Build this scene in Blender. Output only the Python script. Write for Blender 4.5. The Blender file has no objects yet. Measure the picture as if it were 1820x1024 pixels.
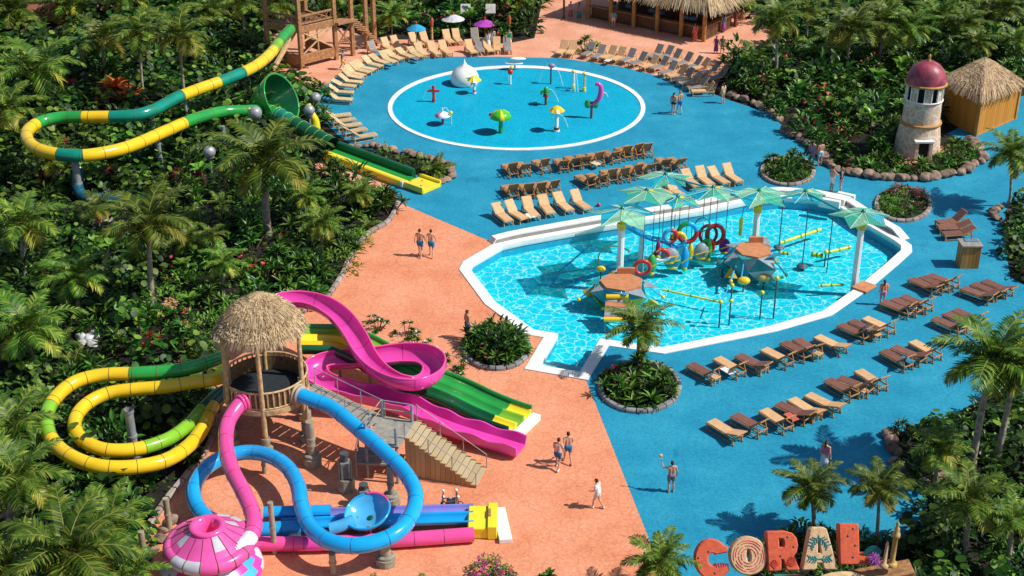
import bpy, bmesh, math, random
from mathutils import Vector, Matrix
from mathutils.geometry import tessellate_polygon
random.seed(7)
SC = bpy.context.scene
COL = SC.collection
R = math.radians
# ---------------------------------------------------------------- camera model
CH, PITCH, FPX = 36.0, R(27), 2450.0
SP, CP = math.sin(PITCH), math.cos(PITCH)
def P(px, py, z=0.0):
    u = (px-910)/FPX; v = (py-512)/FPX
    t = (CH-z)/(SP+v*CP)
    return Vector((t*u, t*(CP-v*SP), z))
def S(px, py, z=0.0):
    return FPX*(SP+(py-512)/FPX*CP)/(CH-z)
def proj(x, y, z=0.0):
    d = y*CP+(CH-z)*SP
    return 910+FPX*x/d, 512+FPX*(-y*SP+(CH-z)*CP)/d
def zat(y, py):
    v = (py-512)/FPX
    return CH - y*(v*CP+SP)/(CP-v*SP)
def at_y(px, py, y):
    z = zat(y, py); d = y*CP+(CH-z)*SP
    return Vector(((px-910)/FPX*d, y, z))
# ---------------------------------------------------------------- materials
MATS = {}
def _n(nt, t, **kw):
    n = nt.nodes.new(t)
    for k, v in kw.items():
        setattr(n, k, v)
    return n
def mat(name, col, rough=0.5, spec=0.4, metal=0.0, var=0.12, scale=3.0, bump=0.0, bscale=30.0, coat=0.0, obj=False, alpha=1.0, rnd=0.0):
    """Principled with a noise-driven tint (dirt, fading), optional bump."""
    if name in MATS: return MATS[name]
    m = bpy.data.materials.new(name); m.use_nodes = True
    nt = m.node_tree; b = nt.nodes['Principled BSDF']; L = nt.links.new
    b.inputs['Roughness'].default_value = rough
    b.inputs['Specular IOR Level'].default_value = spec
    b.inputs['Metallic'].default_value = metal
    b.inputs['Coat Weight'].default_value = coat
    b.inputs['Alpha'].default_value = alpha
    geo = _n(nt, 'ShaderNodeNewGeometry')
    no = _n(nt, 'ShaderNodeTexNoise'); no.inputs['Scale'].default_value = scale; no.inputs['Detail'].default_value = 6
    L(geo.outputs['Position'], no.inputs['Vector'])
    rp = _n(nt, 'ShaderNodeValToRGB')
    d = [max(0, c*(1-var*1.6)) for c in col]; l = [min(1, c*(1+var)) for c in col]
    rp.color_ramp.elements[0].position = 0.32; rp.color_ramp.elements[0].color = (*d, 1)
    rp.color_ramp.elements[1].position = 0.68; rp.color_ramp.elements[1].color = (*l, 1)
    L(no.outputs['Fac'], rp.inputs['Fac'])
    out = rp.outputs['Color']
    if rnd:
        oi = _n(nt, 'ShaderNodeObjectInfo')
        hs = _n(nt, 'ShaderNodeHueSaturation')
        mr = _n(nt, 'ShaderNodeMapRange'); mr.inputs['To Min'].default_value = 1-rnd; mr.inputs['To Max'].default_value = 1+rnd
        L(oi.outputs['Random'], mr.inputs['Value']); L(mr.outputs['Result'], hs.inputs['Value']); L(out, hs.inputs['Color'])
        out = hs.outputs['Color']
    L(out, b.inputs['Base Color'])
    if bump:
        n2 = _n(nt, 'ShaderNodeTexNoise'); n2.inputs['Scale'].default_value = bscale; n2.inputs['Detail'].default_value = 4
        L(geo.outputs['Position'], n2.inputs['Vector'])
        bp = _n(nt, 'ShaderNodeBump'); bp.inputs['Strength'].default_value = bump; bp.inputs['Distance'].default_value = 0.05
        L(n2.outputs['Fac'], bp.inputs['Height']); L(bp.outputs['Normal'], b.inputs['Normal'])
    MATS[name] = m
    return m
def leafmat(name, dark, mid, light, rough=0.38, trans=0.22, spec=0.30):
    if name in MATS: return MATS[name]
    m = bpy.data.materials.new(name); m.use_nodes = True
    nt = m.node_tree; b = nt.nodes['Principled BSDF']; L = nt.links.new
    b.inputs['Roughness'].default_value = rough; b.inputs['Specular IOR Level'].default_value = spec
    g = _n(nt, 'ShaderNodeNewGeometry'); oi = _n(nt, 'ShaderNodeObjectInfo')
    rp = _n(nt, 'ShaderNodeValToRGB'); e = rp.color_ramp.elements
    e[0].color = (*dark, 1); e[0].position = 0.05
    e[1].color = (*light, 1); e[1].position = 0.97
    x = e.new(0.6); x.color = (*mid, 1)
    L(g.outputs['Random Per Island'], rp.inputs['Fac'])
    hs = _n(nt, 'ShaderNodeHueSaturation')
    mr = _n(nt, 'ShaderNodeMapRange'); mr.inputs['To Min'].default_value = 0.7; mr.inputs['To Max'].default_value = 1.3
    mh = _n(nt, 'ShaderNodeMapRange'); mh.inputs['To Min'].default_value = 0.475; mh.inputs['To Max'].default_value = 0.515
    L(oi.outputs['Random'], mr.inputs['Value']); L(mr.outputs['Result'], hs.inputs['Value'])
    L(oi.outputs['Random'], mh.inputs['Value']); L(mh.outputs['Result'], hs.inputs['Hue'])
    L(rp.outputs['Color'], hs.inputs['Color']); L(hs.outputs['Color'], b.inputs['Base Color'])
    tr = _n(nt, 'ShaderNodeBsdfTranslucent'); L(hs.outputs['Color'], tr.inputs['Color'])
    mx = _n(nt, 'ShaderNodeMixShader'); mx.inputs['Fac'].default_value = trans
    L(b.outputs['BSDF'], mx.inputs[1]); L(tr.outputs['BSDF'], mx.inputs[2])
    L(mx.outputs['Shader'], nt.nodes['Material Output'].inputs['Surface'])
    MATS[name] = m
    return m
def islandmat(name, cols, rough=0.8, spec=0.2):
    """colour picked per loose piece (straw, slats, boards)"""
    if name in MATS: return MATS[name]
    m = bpy.data.materials.new(name); m.use_nodes = True
    nt = m.node_tree; b = nt.nodes['Principled BSDF']; L = nt.links.new
    b.inputs['Roughness'].default_value = rough; b.inputs['Specular IOR Level'].default_value = spec
    g = _n(nt, 'ShaderNodeNewGeometry'); rp = _n(nt, 'ShaderNodeValToRGB'); e = rp.color_ramp.elements
    e[0].color = (*cols[0], 1); e[1].color = (*cols[-1], 1)
    for i, c in enumerate(cols[1:-1]):
        x = e.new((i+1)/(len(cols)-1)); x.color = (*c, 1)
    L(g.outputs['Random Per Island'], rp.inputs['Fac']); L(rp.outputs['Color'], b.inputs['Base Color'])
    MATS[name] = m
    return m
def pavemat(name, base, dark, light, joint, cell, jw, jamt, fine=60.0, rough=0.75, bump=0.15, warp=0.5):
    """speckled surfacing with an optional line net (crazy-paving joints; painted caustics on the pool floor)"""
    m = bpy.data.materials.new(name); m.use_nodes = True
    nt = m.node_tree; b = nt.nodes['Principled BSDF']; L = nt.links.new
    b.inputs['Roughness'].default_value = rough; b.inputs['Specular IOR Level'].default_value = 0.25
    g = _n(nt, 'ShaderNodeNewGeometry')
    n1 = _n(nt, 'ShaderNodeTexNoise'); n1.inputs['Scale'].default_value = 0.35; n1.inputs['Detail'].default_value = 5; n1.inputs['Roughness'].default_value = 0.65
    n2 = _n(nt, 'ShaderNodeTexNoise'); n2.inputs['Scale'].default_value = fine; n2.inputs['Detail'].default_value = 3
    n3 = _n(nt, 'ShaderNodeTexNoise'); n3.inputs['Scale'].default_value = 6.0; n3.inputs['Detail'].default_value = 6
    for n in (n1, n2, n3): L(g.outputs['Position'], n.inputs['Vector'])
    r1 = _n(nt, 'ShaderNodeValToRGB'); e = r1.color_ramp.elements
    e[0].position = 0.3; e[0].color = (*dark, 1); e[1].position = 0.7; e[1].color = (*light, 1)
    x = e.new(0.5); x.color = (*base, 1)
    L(n1.outputs['Fac'], r1.inputs['Fac'])
    col = r1.outputs['Color']
    n4 = _n(nt, 'ShaderNodeTexNoise'); n4.inputs['Scale'].default_value = 0.9; n4.inputs['Detail'].default_value = 8; n4.inputs['Roughness'].default_value = 0.7; n4.inputs['Distortion'].default_value = 1.2
    L(g.outputs['Position'], n4.inputs['Vector'])
    st = _n(nt, 'ShaderNodeMapRange'); st.inputs['From Min'].default_value = 0.56; st.inputs['From Max'].default_value = 0.72; st.inputs['To Min'].default_value = 1.0; st.inputs['To Max'].default_value = 0.80
    L(n4.outputs['Fac'], st.inputs['Value'])
    sv = _n(nt, 'ShaderNodeVectorMath', operation='SCALE'); L(col, sv.inputs[0]); L(st.outputs['Result'], sv.inputs['Scale']); col = sv.outputs['Vector']
    rg = _n(nt, 'ShaderNodeMapRange'); rg.inputs['From Min'].default_value = 0.55; rg.inputs['From Max'].default_value = 0.75; rg.inputs['To Min'].default_value = rough; rg.inputs['To Max'].default_value = max(.3, rough-.35)
    L(n4.outputs['Fac'], rg.inputs['Value']); L(rg.outputs['Result'], b.inputs['Roughness'])
    for src, lo, hi in ((n2, 0.82, 1.18), (n3, 0.86, 1.14)):
        mr = _n(nt, 'ShaderNodeMapRange'); mr.inputs['From Min'].default_value = 0.3; mr.inputs['From Max'].default_value = 0.7
        mr.inputs['To Min'].default_value = lo; mr.inputs['To Max'].default_value = hi
        L(src.outputs['Fac'], mr.inputs['Value'])
        mx = _n(nt, 'ShaderNodeVectorMath', operation='SCALE'); L(col, mx.inputs[0]); L(mr.outputs['Result'], mx.inputs['Scale'])
        col = mx.outputs['Vector']
    hgt = n2.outputs['Fac']
    if cell:
        wn = _n(nt, 'ShaderNodeTexNoise'); wn.inputs['Scale'].default_value = 1.2/cell
        L(g.outputs['Position'], wn.inputs['Vector'])
        wm = _n(nt, 'ShaderNodeVectorMath', operation='SCALE'); wm.inputs['Scale'].default_value = warp*cell
        L(wn.outputs['Color'], wm.inputs[0])
        wa = _n(nt, 'ShaderNodeVectorMath', operation='ADD'); L(g.outputs['Position'], wa.inputs[0]); L(wm.outputs['Vector'], wa.inputs[1])
        vo = _n(nt, 'ShaderNodeTexVoronoi', feature='DISTANCE_TO_EDGE'); vo.inputs['Scale'].default_value = 1.0/cell
        L(wa.outputs['Vector'], vo.inputs['Vector'])
        mr = _n(nt, 'ShaderNodeMapRange'); mr.inputs['From Min'].default_value = jw*0.35; mr.inputs['From Max'].default_value = jw
        mr.inputs['To Min'].default_value = jamt; mr.inputs['To Max'].default_value = 0.0
        L(vo.outputs['Distance'], mr.inputs['Value'])
        mx = _n(nt, 'ShaderNodeMix', data_type='RGBA'); L(mr.outputs['Result'], mx.inputs['Factor'])
        L(col, mx.inputs[6]); mx.inputs[7].default_value = (*joint, 1)
        col = mx.outputs[2]
    L(col, b.inputs['Base Color'])
    bp = _n(nt, 'ShaderNodeBump'); bp.inputs['Strength'].default_value = bump; bp.inputs['Distance'].default_value = 0.02
    L(hgt, bp.inputs['Height']); L(bp.outputs['Normal'], b.inputs['Normal'])
    MATS[name] = m
    return m
def watermat(name, tint, rough=0.03, wscale=2.2, strength=0.25, fac=0.7):
    m = bpy.data.materials.new(name); m.use_nodes = True
    nt = m.node_tree; nt.nodes.remove(nt.nodes['Principled BSDF']); L = nt.links.new
    tr = _n(nt, 'ShaderNodeBsdfTransparent'); tr.inputs['Color'].default_value = (*tint, 1)
    gl = _n(nt, 'ShaderNodeBsdfGlossy'); gl.inputs['Roughness'].default_value = rough; gl.inputs['Color'].default_value = (fac, fac, fac, 1)
    fr = _n(nt, 'ShaderNodeFresnel'); fr.inputs['IOR'].default_value = 1.33
    g = _n(nt, 'ShaderNodeNewGeometry')
    n1 = _n(nt, 'ShaderNodeTexNoise'); n1.inputs['Scale'].default_value = wscale; n1.inputs['Detail'].default_value = 3
    L(g.outputs['Position'], n1.inputs['Vector'])
    bp = _n(nt, 'ShaderNodeBump'); bp.inputs['Strength'].default_value = strength; bp.inputs['Distance'].default_value = 0.08
    L(n1.outputs['Fac'], bp.inputs['Height'])
    L(bp.outputs['Normal'], gl.inputs['Normal']); L(bp.outputs['Normal'], fr.inputs['Normal'])
    mx = _n(nt, 'ShaderNodeMixShader'); L(fr.outputs['Fac'], mx.inputs['Fac'])
    L(tr.outputs['BSDF'], mx.inputs[1]); L(gl.outputs['BSDF'], mx.inputs[2])
    L(mx.outputs['Shader'], nt.nodes['Material Output'].inputs['Surface'])
    MATS[name] = m
    return m
# ---------------------------------------------------------------- mesh builder
def frame(d, up=Vector((0, 0, 1))):
    d = d.normalized()
    s = d.cross(up)
    if s.length < 1e-4: s = d.cross(Vector((0, 1, 0)))
    s.normalize(); u = s.cross(d).normalized()
    return d, s, u
class MB:
    def __init__(s): s.v = []; s.f = []; s.m = []; s.sm = []
    def add(s, vs, fs, m=0, smooth=False):
        o = len(s.v); s.v.extend(Vector(x) for x in vs)
        for f in fs: s.f.append([i+o for i in f]); s.m.append(m); s.sm.append(smooth)
    def box(s, c, size, rz=0, m=0, bev=0.0):
        M = Matrix.Translation(Vector(c)) @ Matrix.Rotation(rz, 4, 'Z')
        s.mbox(M, size, m)
    def mbox(s, M, size, m=0):
        x, y, z = [k/2 for k in size]
        b = min(x, y, z)*0.16
        # chamfered box: 24 verts
        vs = []
        idx = {}
        for sx in (-1, 1):
            for sy in (-1, 1):
                for sz in (-1, 1):
                    for ax in range(3):
                        p = [sx*x, sy*y, sz*z]
                        for k in range(3):
                            if k != ax: p[k] -= (sx, sy, sz)[k]*b
                        idx[(sx, sy, sz, ax)] = len(vs); vs.append(M @ Vector(p))
        fs = []
        def q(*k): fs.append([idx[i] for i in k])
        for sg in (-1, 1):
            a = [(sg, -1, -1, 0), (sg, 1, -1, 0), (sg, 1, 1, 0), (sg, -1, 1, 0)]; q(*(a if sg > 0 else a[::-1]))
            a = [(-1, sg, -1, 1), (1, sg, -1, 1), (1, sg, 1, 1), (-1, sg, 1, 1)]; q(*(a[::-1] if sg > 0 else a))
            a = [(-1, -1, sg, 2), (1, -1, sg, 2), (1, 1, sg, 2), (-1, 1, sg, 2)]; q(*(a if sg > 0 else a[::-1]))
        for s1 in (-1, 1):
            for s2 in (-1, 1):
                fl = s1*s2 > 0
                for a in ([(s1, s2, -1, 0), (s1, s2, 1, 0), (s1, s2, 1, 1), (s1, s2, -1, 1)],
                          [(-1, s1, s2, 1), (1, s1, s2, 1), (1, s1, s2, 2), (-1, s1, s2, 2)],
                          [(s1, -1, s2, 2), (s1, 1, s2, 2), (s1, 1, s2, 0), (s1, -1, s2, 0)]):
                    q(*(a[::-1] if fl else a))
                for s3 in (-1, 1):
                    a = [(s1, s2, s3, 0), (s1, s2, s3, 1), (s1, s2, s3, 2)]; q(*(a if s1*s2*s3 > 0 else a[::-1]))
        s.add(vs, fs, m)
    def beam(s, p, q, w, h=None, m=0):
        p, q = Vector(p), Vector(q); h = h or w
        d, sd, u = frame(q-p)
        M = Matrix((( d.x, sd.x, u.x, 0), (d.y, sd.y, u.y, 0), (d.z, sd.z, u.z, 0), (0, 0, 0, 1)))
        M.translation = (p+q)/2
        s.mbox(M, ((q-p).length, w, h), m)
    def tube(s, pts, r, n=10, cap=True, m=0, smooth=True, closed=False):
        pts = [Vector(p) for p in pts]; N = len(pts)
        rr = r if isinstance(r, (list, tuple)) else [r]*N
        vs = []; prev = None
        for i, p in enumerate(pts):
            if closed: d = pts[(i+1) % N]-pts[i-1]
            else: d = pts[min(i+1, N-1)]-pts[max(i-1, 0)]
            d.normalize()
            if prev is None:
                _, sd, u = frame(d)
            else:
                u = prev-d*prev.dot(d)
                if u.length < 1e-5: _, sd, u = frame(d)
                u.normalize(); sd = d.cross(u)
            prev = u
            for k in range(n):
                a = 2*math.pi*k/n
                vs.append(p+(sd*math.cos(a)+u*math.sin(a))*rr[i])
        fs = []
        for i in range(N if closed else N-1):
            j = (i+1) % N
            for k in range(n):
                k2 = (k+1) % n
                fs.append([i*n+k, i*n+k2, j*n+k2, j*n+k])
        s.add(vs, fs, m, smooth)
        if cap and not closed:
            s.add(vs[:n], [list(range(n))[::-1]], m); s.add(vs[-n:], [list(range(n))], m)
    def cyl(s, c, r, h, n=16, m=0, r2=None, cap=True):
        c = Vector(c); r2 = r if r2 is None else r2
        vs = []
        for z, q in ((0, r), (h, r2)):
            for k in range(n):
                a = 2*math.pi*k/n; vs.append(c+Vector((q*math.cos(a), q*math.sin(a), z)))
        s.add(vs, [[k, (k+1) % n, n+(k+1) % n, n+k] for k in range(n)], m, True)
        if cap:
            s.add(vs[:n], [list(range(n))[::-1]], m); s.add(vs[n:], [list(range(n))], m)
    def lathe(s, prof, c=(0, 0, 0), n=32, m=0, M=None, mf=None, smooth=True):
        """prof [(r,z)] top or bottom first; mf(i,k)->material index"""
        c = Vector(c); vs = []
        for r, z in prof:
            for k in range(n):
                a = 2*math.pi*k/n
                p = Vector((r*math.cos(a), r*math.sin(a), z)); vs.append((M @ p if M else p)+c)
        o = len(s.v); s.v.extend(vs)
        for i in range(len(prof)-1):
            for k in range(n):
                k2 = (k+1) % n
                s.f.append([o+i*n+k, o+i*n+k2, o+(i+1)*n+k2, o+(i+1)*n+k]); s.m.append(mf(i, k) if mf else m); s.sm.append(smooth)
    def blob(s, c, r, m=0, sub=2, jit=0.0, rnd=random, smooth=True):
        bm = bmesh.new(); bmesh.ops.create_icosphere(bm, subdivisions=sub, radius=1)
        rx, ry, rz = r if isinstance(r, (list, tuple)) else (r, r, r)
        vs = []
        for v in bm.verts:
            j = 1+rnd.uniform(-jit, jit)
            vs.append(Vector(c)+Vector((v.co.x*rx*j, v.co.y*ry*j, v.co.z*rz*j)))
        s.add(vs, [[v.index for v in f.verts] for f in bm.faces], m, smooth); bm.free()
    def prism(s, poly, z0, z1, m=0, top=None):
        """poly: list of xy (or Vector); side + top + bottom"""
        n = len(poly); A = sum(poly[i][0]*poly[(i+1) % n][1]-poly[(i+1) % n][0]*poly[i][1] for i in range(n))
        if A < 0: poly = list(poly)[::-1]
        vs = [Vector((p[0], p[1], z0)) for p in poly]+[Vector((p[0], p[1], z1)) for p in poly]
        s.add(vs, [[k, (k+1) % n, n+(k+1) % n, n+k] for k in range(n)], m)
        tri = tessellate_polygon([[Vector((p[0], p[1], 0)) for p in poly]])
        for t in tri:
            a, b, c = [poly[i] for i in t]
            cr = (b[0]-a[0])*(c[1]-a[1])-(b[1]-a[1])*(c[0]-a[0])
            t = list(t) if cr > 0 else list(t)[::-1]
            s.add([vs[n+i] for i in t], [[0, 1, 2]], m if top is None else top)
            s.add([vs[i] for i in t][::-1], [[0, 1, 2]], m)
    def sweep(s, pts, prof, m=0, closed=True, smooth=True, up=None, bank=None, cap=True):
        """prof [(side,height)] swept on pts, side>0 is right of travel"""
        pts = [Vector(p) for p in pts]; N = len(pts); K = len(prof); vs = []
        for i, p in enumerate(pts):
            d = (pts[min(i+1, N-1)]-pts[max(i-1, 0)]).normalized()
            _, sd, u = frame(d)
            if bank:
                a = bank[i] if isinstance(bank, (list, tuple)) else bank
                sd, u = sd*math.cos(a)+u*math.sin(a), u*math.cos(a)-sd*math.sin(a)
            for (a, h) in prof: vs.append(p+sd*a+u*h)
        fs = []
        for i in range(N-1):
            for k in range(K if closed else K-1):
                k2 = (k+1) % K; fs.append([i*K+k, i*K+k2, (i+1)*K+k2, (i+1)*K+k])
        s.add(vs, fs, m, smooth)
        if closed and cap:
            for b, rev in ((0, True), ((N-1)*K, False)):
                f = list(range(K)); s.add(vs[b:b+K], [f[::-1] if rev else f], m)
    def build(s, name, mats, parent=None, loc=None, local=False):
        """verts are world coordinates unless local; the object's origin goes to its parent's (or loc)"""
        me = bpy.data.meshes.new(name)
        o = Vector((0, 0, 0))
        if not local:
            if parent is not None: o = WORLD.get(parent.name, Vector((0, 0, 0)))
            elif loc is not None: o = Vector(loc)
        me.from_pydata([tuple(v-o) for v in s.v], [], s.f)
        if not isinstance(mats, (list, tuple)): mats = [mats]
        for x in mats: me.materials.append(x)
        me.polygons.foreach_set('material_index', s.m)
        me.polygons.foreach_set('use_smooth', s.sm)
        me.update()
        ob = bpy.data.objects.new(name, me); COL.objects.link(ob)
        WORLD[ob.name] = o
        if parent is not None: ob.parent = parent
        elif loc is not None: ob.location = loc
        return ob
WORLD = {}
def tag(o, label=None, cat=None, group=None, kind=None):
    if label: o['label'] = label
    if cat: o['category'] = cat
    if group: o['group'] = group
    if kind: o['kind'] = kind
    return o
def thing(name, label, cat, loc=(0, 0, 0), group=None):
    o = bpy.data.objects.new(name, None); COL.objects.link(o); o.location = loc; o.empty_display_size = 0.2
    WORLD[o.name] = Vector(loc)
    return tag(o, label, cat, group)
def dup(root, loc, rz=0.0, sc=1.0, label=None, group=None):
    def rec(o, par):
        c = o.copy(); COL.objects.link(c)
        if par is not None: c.parent = par
        for ch in o.children: rec(ch, c)
        return c
    r = rec(root, None)
    r.location = loc; r.rotation_euler = (0, 0, rz); r.scale = (sc, sc, sc) if not isinstance(sc, tuple) else sc
    if label: r['label'] = label
    if group: r['group'] = group
    return r
class Proto:
    """first use moves the prototype itself, later uses copy it"""
    def __init__(s, root): s.root = root; s.used = False
    def put(s, loc, rz=0.0, sc=1.0, label=None, group=None):
        if not s.used:
            s.used = True; r = s.root
            r.location = loc; r.rotation_euler = (0, 0, rz); r.scale = (sc, sc, sc) if not isinstance(sc, tuple) else sc
            if label: r['label'] = label
            if group: r['group'] = group
            return r
        return dup(s.root, loc, rz, sc, label, group)
def spline(pts, step=0.2):
    pts = [Vector(p) for p in pts]
    q = [2*pts[0]-pts[1]]+pts+[2*pts[-1]-pts[-2]]
    fine = []
    for i in range(1, len(q)-2):
        a, b, c, d = q[i-1:i+3]
        for k in range(16):
            t = k/16
            fine.append(0.5*((2*b)+(c-a)*t+(2*a-5*b+4*c-d)*t*t+(3*b-a-3*c+d)*t**3))
    fine.append(pts[-1])
    L = [0]
    for a, b in zip(fine, fine[1:]): L.append(L[-1]+(b-a).length)
    n = max(2, int(L[-1]/step)); out = []; j = 0
    for i in range(n+1):
        t = L[-1]*i/n
        while j < len(L)-2 and L[j+1] < t: j += 1
        w = (t-L[j])/max(1e-9, L[j+1]-L[j]); out.append(fine[j].lerp(fine[j+1], w))
    return out
def inpoly(x, y, poly):
    c = False; n = len(poly)
    for i in range(n):
        x1, y1 = poly[i]; x2, y2 = poly[i-1]
        if (y1 > y) != (y2 > y) and x < (x2-x1)*(y-y1)/(y2-y1)+x1: c = not c
    return c
def offset(poly, d):
    """inward offset (d>0) of a closed xy polygon"""
    n = len(poly); A = sum(poly[i].x*poly[(i+1) % n].y-poly[(i+1) % n].x*poly[i].y for i in range(n))
    sg = 1 if A > 0 else -1; out = []
    for i in range(n):
        a, b, c = poly[i-1], poly[i], poly[(i+1) % n]
        e1 = (b-a).to_2d().normalized(); e2 = (c-b).to_2d().normalized()
        n1 = Vector((-e1.y, e1.x))*sg; n2 = Vector((-e2.y, e2.x))*sg
        k = (n1+n2); k = k/max(0.35, 1+n1.dot(n2))
        out.append(Vector((b.x+k.x*d, b.y+k.y*d, b.z)))
    return out
def sheet(name, rings, z, m, mapped=True):
    """flat structure sheet from pixel or world outlines; rings[0] outer, others holes"""
    RR = [[(P(*p) if mapped else Vector((p[0], p[1], 0))) for p in r] for r in rings]
    flat = [v for r in RR for v in r]
    tris = tessellate_polygon(RR)
    mb = MB(); mb.v = [Vector((v.x, v.y, z)) for v in flat]
    for t in tris:
        a, b, c = [flat[i] for i in t]
        cr = (b.x-a.x)*(c.y-a.y)-(b.y-a.y)*(c.x-a.x)
        mb.f.append(list(t) if cr > 0 else list(t)[::-1]); mb.m.append(0); mb.sm.append(False)
    o = mb.build(name, m); tag(o, kind='structure')
    return o
ORD = 'first second third fourth fifth sixth seventh eighth ninth tenth eleventh twelfth thirteenth fourteenth fifteenth sixteenth seventeenth eighteenth nineteenth twentieth twenty-first twenty-second twenty-third twenty-fourth twenty-fifth twenty-sixth twenty-seventh twenty-eighth twenty-ninth thirtieth thirty-first thirty-second'.split()
# ================================================================ materials used
white = mat('white_paint', (0.82, 0.82, 0.80), 0.45, var=0.04, scale=1.5)
kerbw = mat('white_coping', (0.80, 0.79, 0.76), 0.6, var=0.06, scale=2.0, bump=0.1)
wood = mat('warm_timber', (0.40, 0.20, 0.085), 0.6, var=0.25, scale=5, bump=0.2, bscale=25)
woodl = mat('pale_timber', (0.56, 0.37, 0.18), 0.6, var=0.2, scale=5, bump=0.2, bscale=25)
woodd = mat('dark_timber', (0.16, 0.075, 0.035), 0.65, var=0.25, scale=4)
conc = mat('concrete', (0.30, 0.28, 0.22), 0.85, var=0.2, scale=4, bump=0.3)
steel = mat('galvanised_steel', (0.32, 0.34, 0.36), 0.5, metal=0.3, var=0.15, scale=3)
dsteel = mat('dark_steel', (0.10, 0.11, 0.12), 0.5, metal=0.3, var=0.1)
yel = mat('yellow_gelcoat', (0.85, 0.55, 0.015), 0.16, 0.5, var=0.06, scale=0.9, coat=0.4)
yel2 = mat('lemon_gelcoat', (0.88, 0.72, 0.03), 0.18, 0.5, var=0.05, scale=0.9, coat=0.3)
grn = mat('green_gelcoat', (0.025, 0.33, 0.06), 0.16, 0.5, var=0.12, scale=0.9, coat=0.4)
grn2 = mat('lime_gelcoat', (0.22, 0.50, 0.03), 0.18, 0.5, var=0.1, scale=0.9, coat=0.4)
teal = mat('teal_gelcoat', (0.005, 0.24, 0.17), 0.16, 0.5, var=0.12, scale=0.9, coat=0.4)
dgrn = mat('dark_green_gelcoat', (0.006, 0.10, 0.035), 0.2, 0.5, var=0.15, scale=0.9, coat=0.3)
pink = mat('pink_gelcoat', (0.86, 0.085, 0.34), 0.18, 0.5, var=0.06, scale=0.8, coat=0.4)
magen = mat('magenta_gelcoat', (0.74, 0.06, 0.40), 0.2, 0.5, var=0.08, scale=0.8, coat=0.4)
blue = mat('blue_gelcoat', (0.008, 0.37, 0.80), 0.15, 0.5, var=0.07, scale=0.8, coat=0.45)
lblue = mat('pale_blue_gelcoat', (0.07, 0.42, 0.76), 0.12, 0.5, var=0.1, scale=1.2, coat=0.6)
purp = mat('violet_gelcoat', (0.22, 0.22, 0.62), 0.2, 0.5, var=0.1, scale=0.8, coat=0.3)
pale = mat('pale_grey_gelcoat', (0.62, 0.66, 0.72), 0.2, 0.5, var=0.06, scale=1)
joint = mat('joint_seal', (0.14, 0.10, 0.02), 0.6, var=0.1)
jpink = mat('pink_joint', (0.42, 0.03, 0.16), 0.4, var=0.1)
jblue = mat('blue_joint', (0.01, 0.16, 0.40), 0.4, var=0.1)
straw = islandmat('straw', [(0.22, 0.14, 0.075), (0.40, 0.28, 0.16), (0.52, 0.38, 0.22), (0.64, 0.50, 0.31)])
strawd = mat('straw_base', (0.27, 0.18, 0.10), 0.9, var=0.3, scale=4)
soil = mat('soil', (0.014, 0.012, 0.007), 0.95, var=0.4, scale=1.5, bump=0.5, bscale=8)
kerbs = islandmat('kerb_stone', [(0.23, 0.17, 0.15), (0.32, 0.25, 0.22), (0.38, 0.32, 0.29), (0.28, 0.22, 0.20)], 0.85)
kerbg = islandmat('grey_kerb_stone', [(0.16, 0.16, 0.17), (0.24, 0.24, 0.25), (0.30, 0.29, 0.29), (0.20, 0.20, 0.21)], 0.85)
redp = mat('red_paint', (0.58, 0.03, 0.025), 0.3, var=0.06)
dark = mat('dark_void', (0.012, 0.012, 0.014), 0.8, var=0.1)
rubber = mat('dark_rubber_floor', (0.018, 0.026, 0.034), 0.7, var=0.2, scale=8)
coralm = pavemat('coral_stamped_concrete', (0.71, 0.277, 0.150), (0.64, 0.220, 0.110), (0.755, 0.325, 0.19), (0.45, 0.16, 0.088), 0.80, 0.05, 0.30, fine=14, bump=0.25)
coral2 = pavemat('coral_terrace_concrete', (0.70, 0.33, 0.21), (0.62, 0.26, 0.15), (0.78, 0.41, 0.28), (0.5, 0.2, 0.12), 1.1, 0.05, 0.2, fine=14, bump=0.25)
bluem = pavemat('blue_rubber_surfacing', (0.014, 0.255, 0.405), (0.009, 0.215, 0.36), (0.028, 0.305, 0.455), (0.01, 0.15, 0.3), 0, 0, 0, fine=22, bump=0.3)
splm = pavemat('splash_pad_floor', (0.0, 0.47, 0.73), (0.0, 0.42, 0.69), (0.002, 0.51, 0.77), (0.01, 0.2, 0.4), 0, 0, 0, fine=12, bump=0.1)
floorm = pavemat('pool_caustic_floor', (0.0, 0.62, 0.82), (0.0, 0.55, 0.77), (0.0, 0.69, 0.86), (0.62, 0.95, 0.97), 0.66, 0.050, 0.62, fine=5, bump=0.05, warp=1.1)  # pale line net is caustic light painted into the floor colour
# ================================================================ ground and paving
MARG = 60
pool_px = [(816, 480), (823, 466), (880, 433), (918, 424), (1062, 398), (1240, 370), (1318, 353), (1385, 346), (1445, 350), (1500, 361), (1548, 393), (1604, 425),
           (1620, 437), (1621, 449), (1598, 470), (1545, 515), (1478, 562), (1380, 590), (1180, 630), (1082, 616), (1045, 677), (932, 657), (966, 601), (936, 596), (862, 542)]
pool = [P(*p) for p in pool_px]
inner = offset(pool, 0.62)
sheet('ground', [[(-200, -60), (200, -60), (200, 260), (-200, 260)], [(v.x, v.y) for v in offset(pool, 0.2)]], 0.0, soil, mapped=False)
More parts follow.
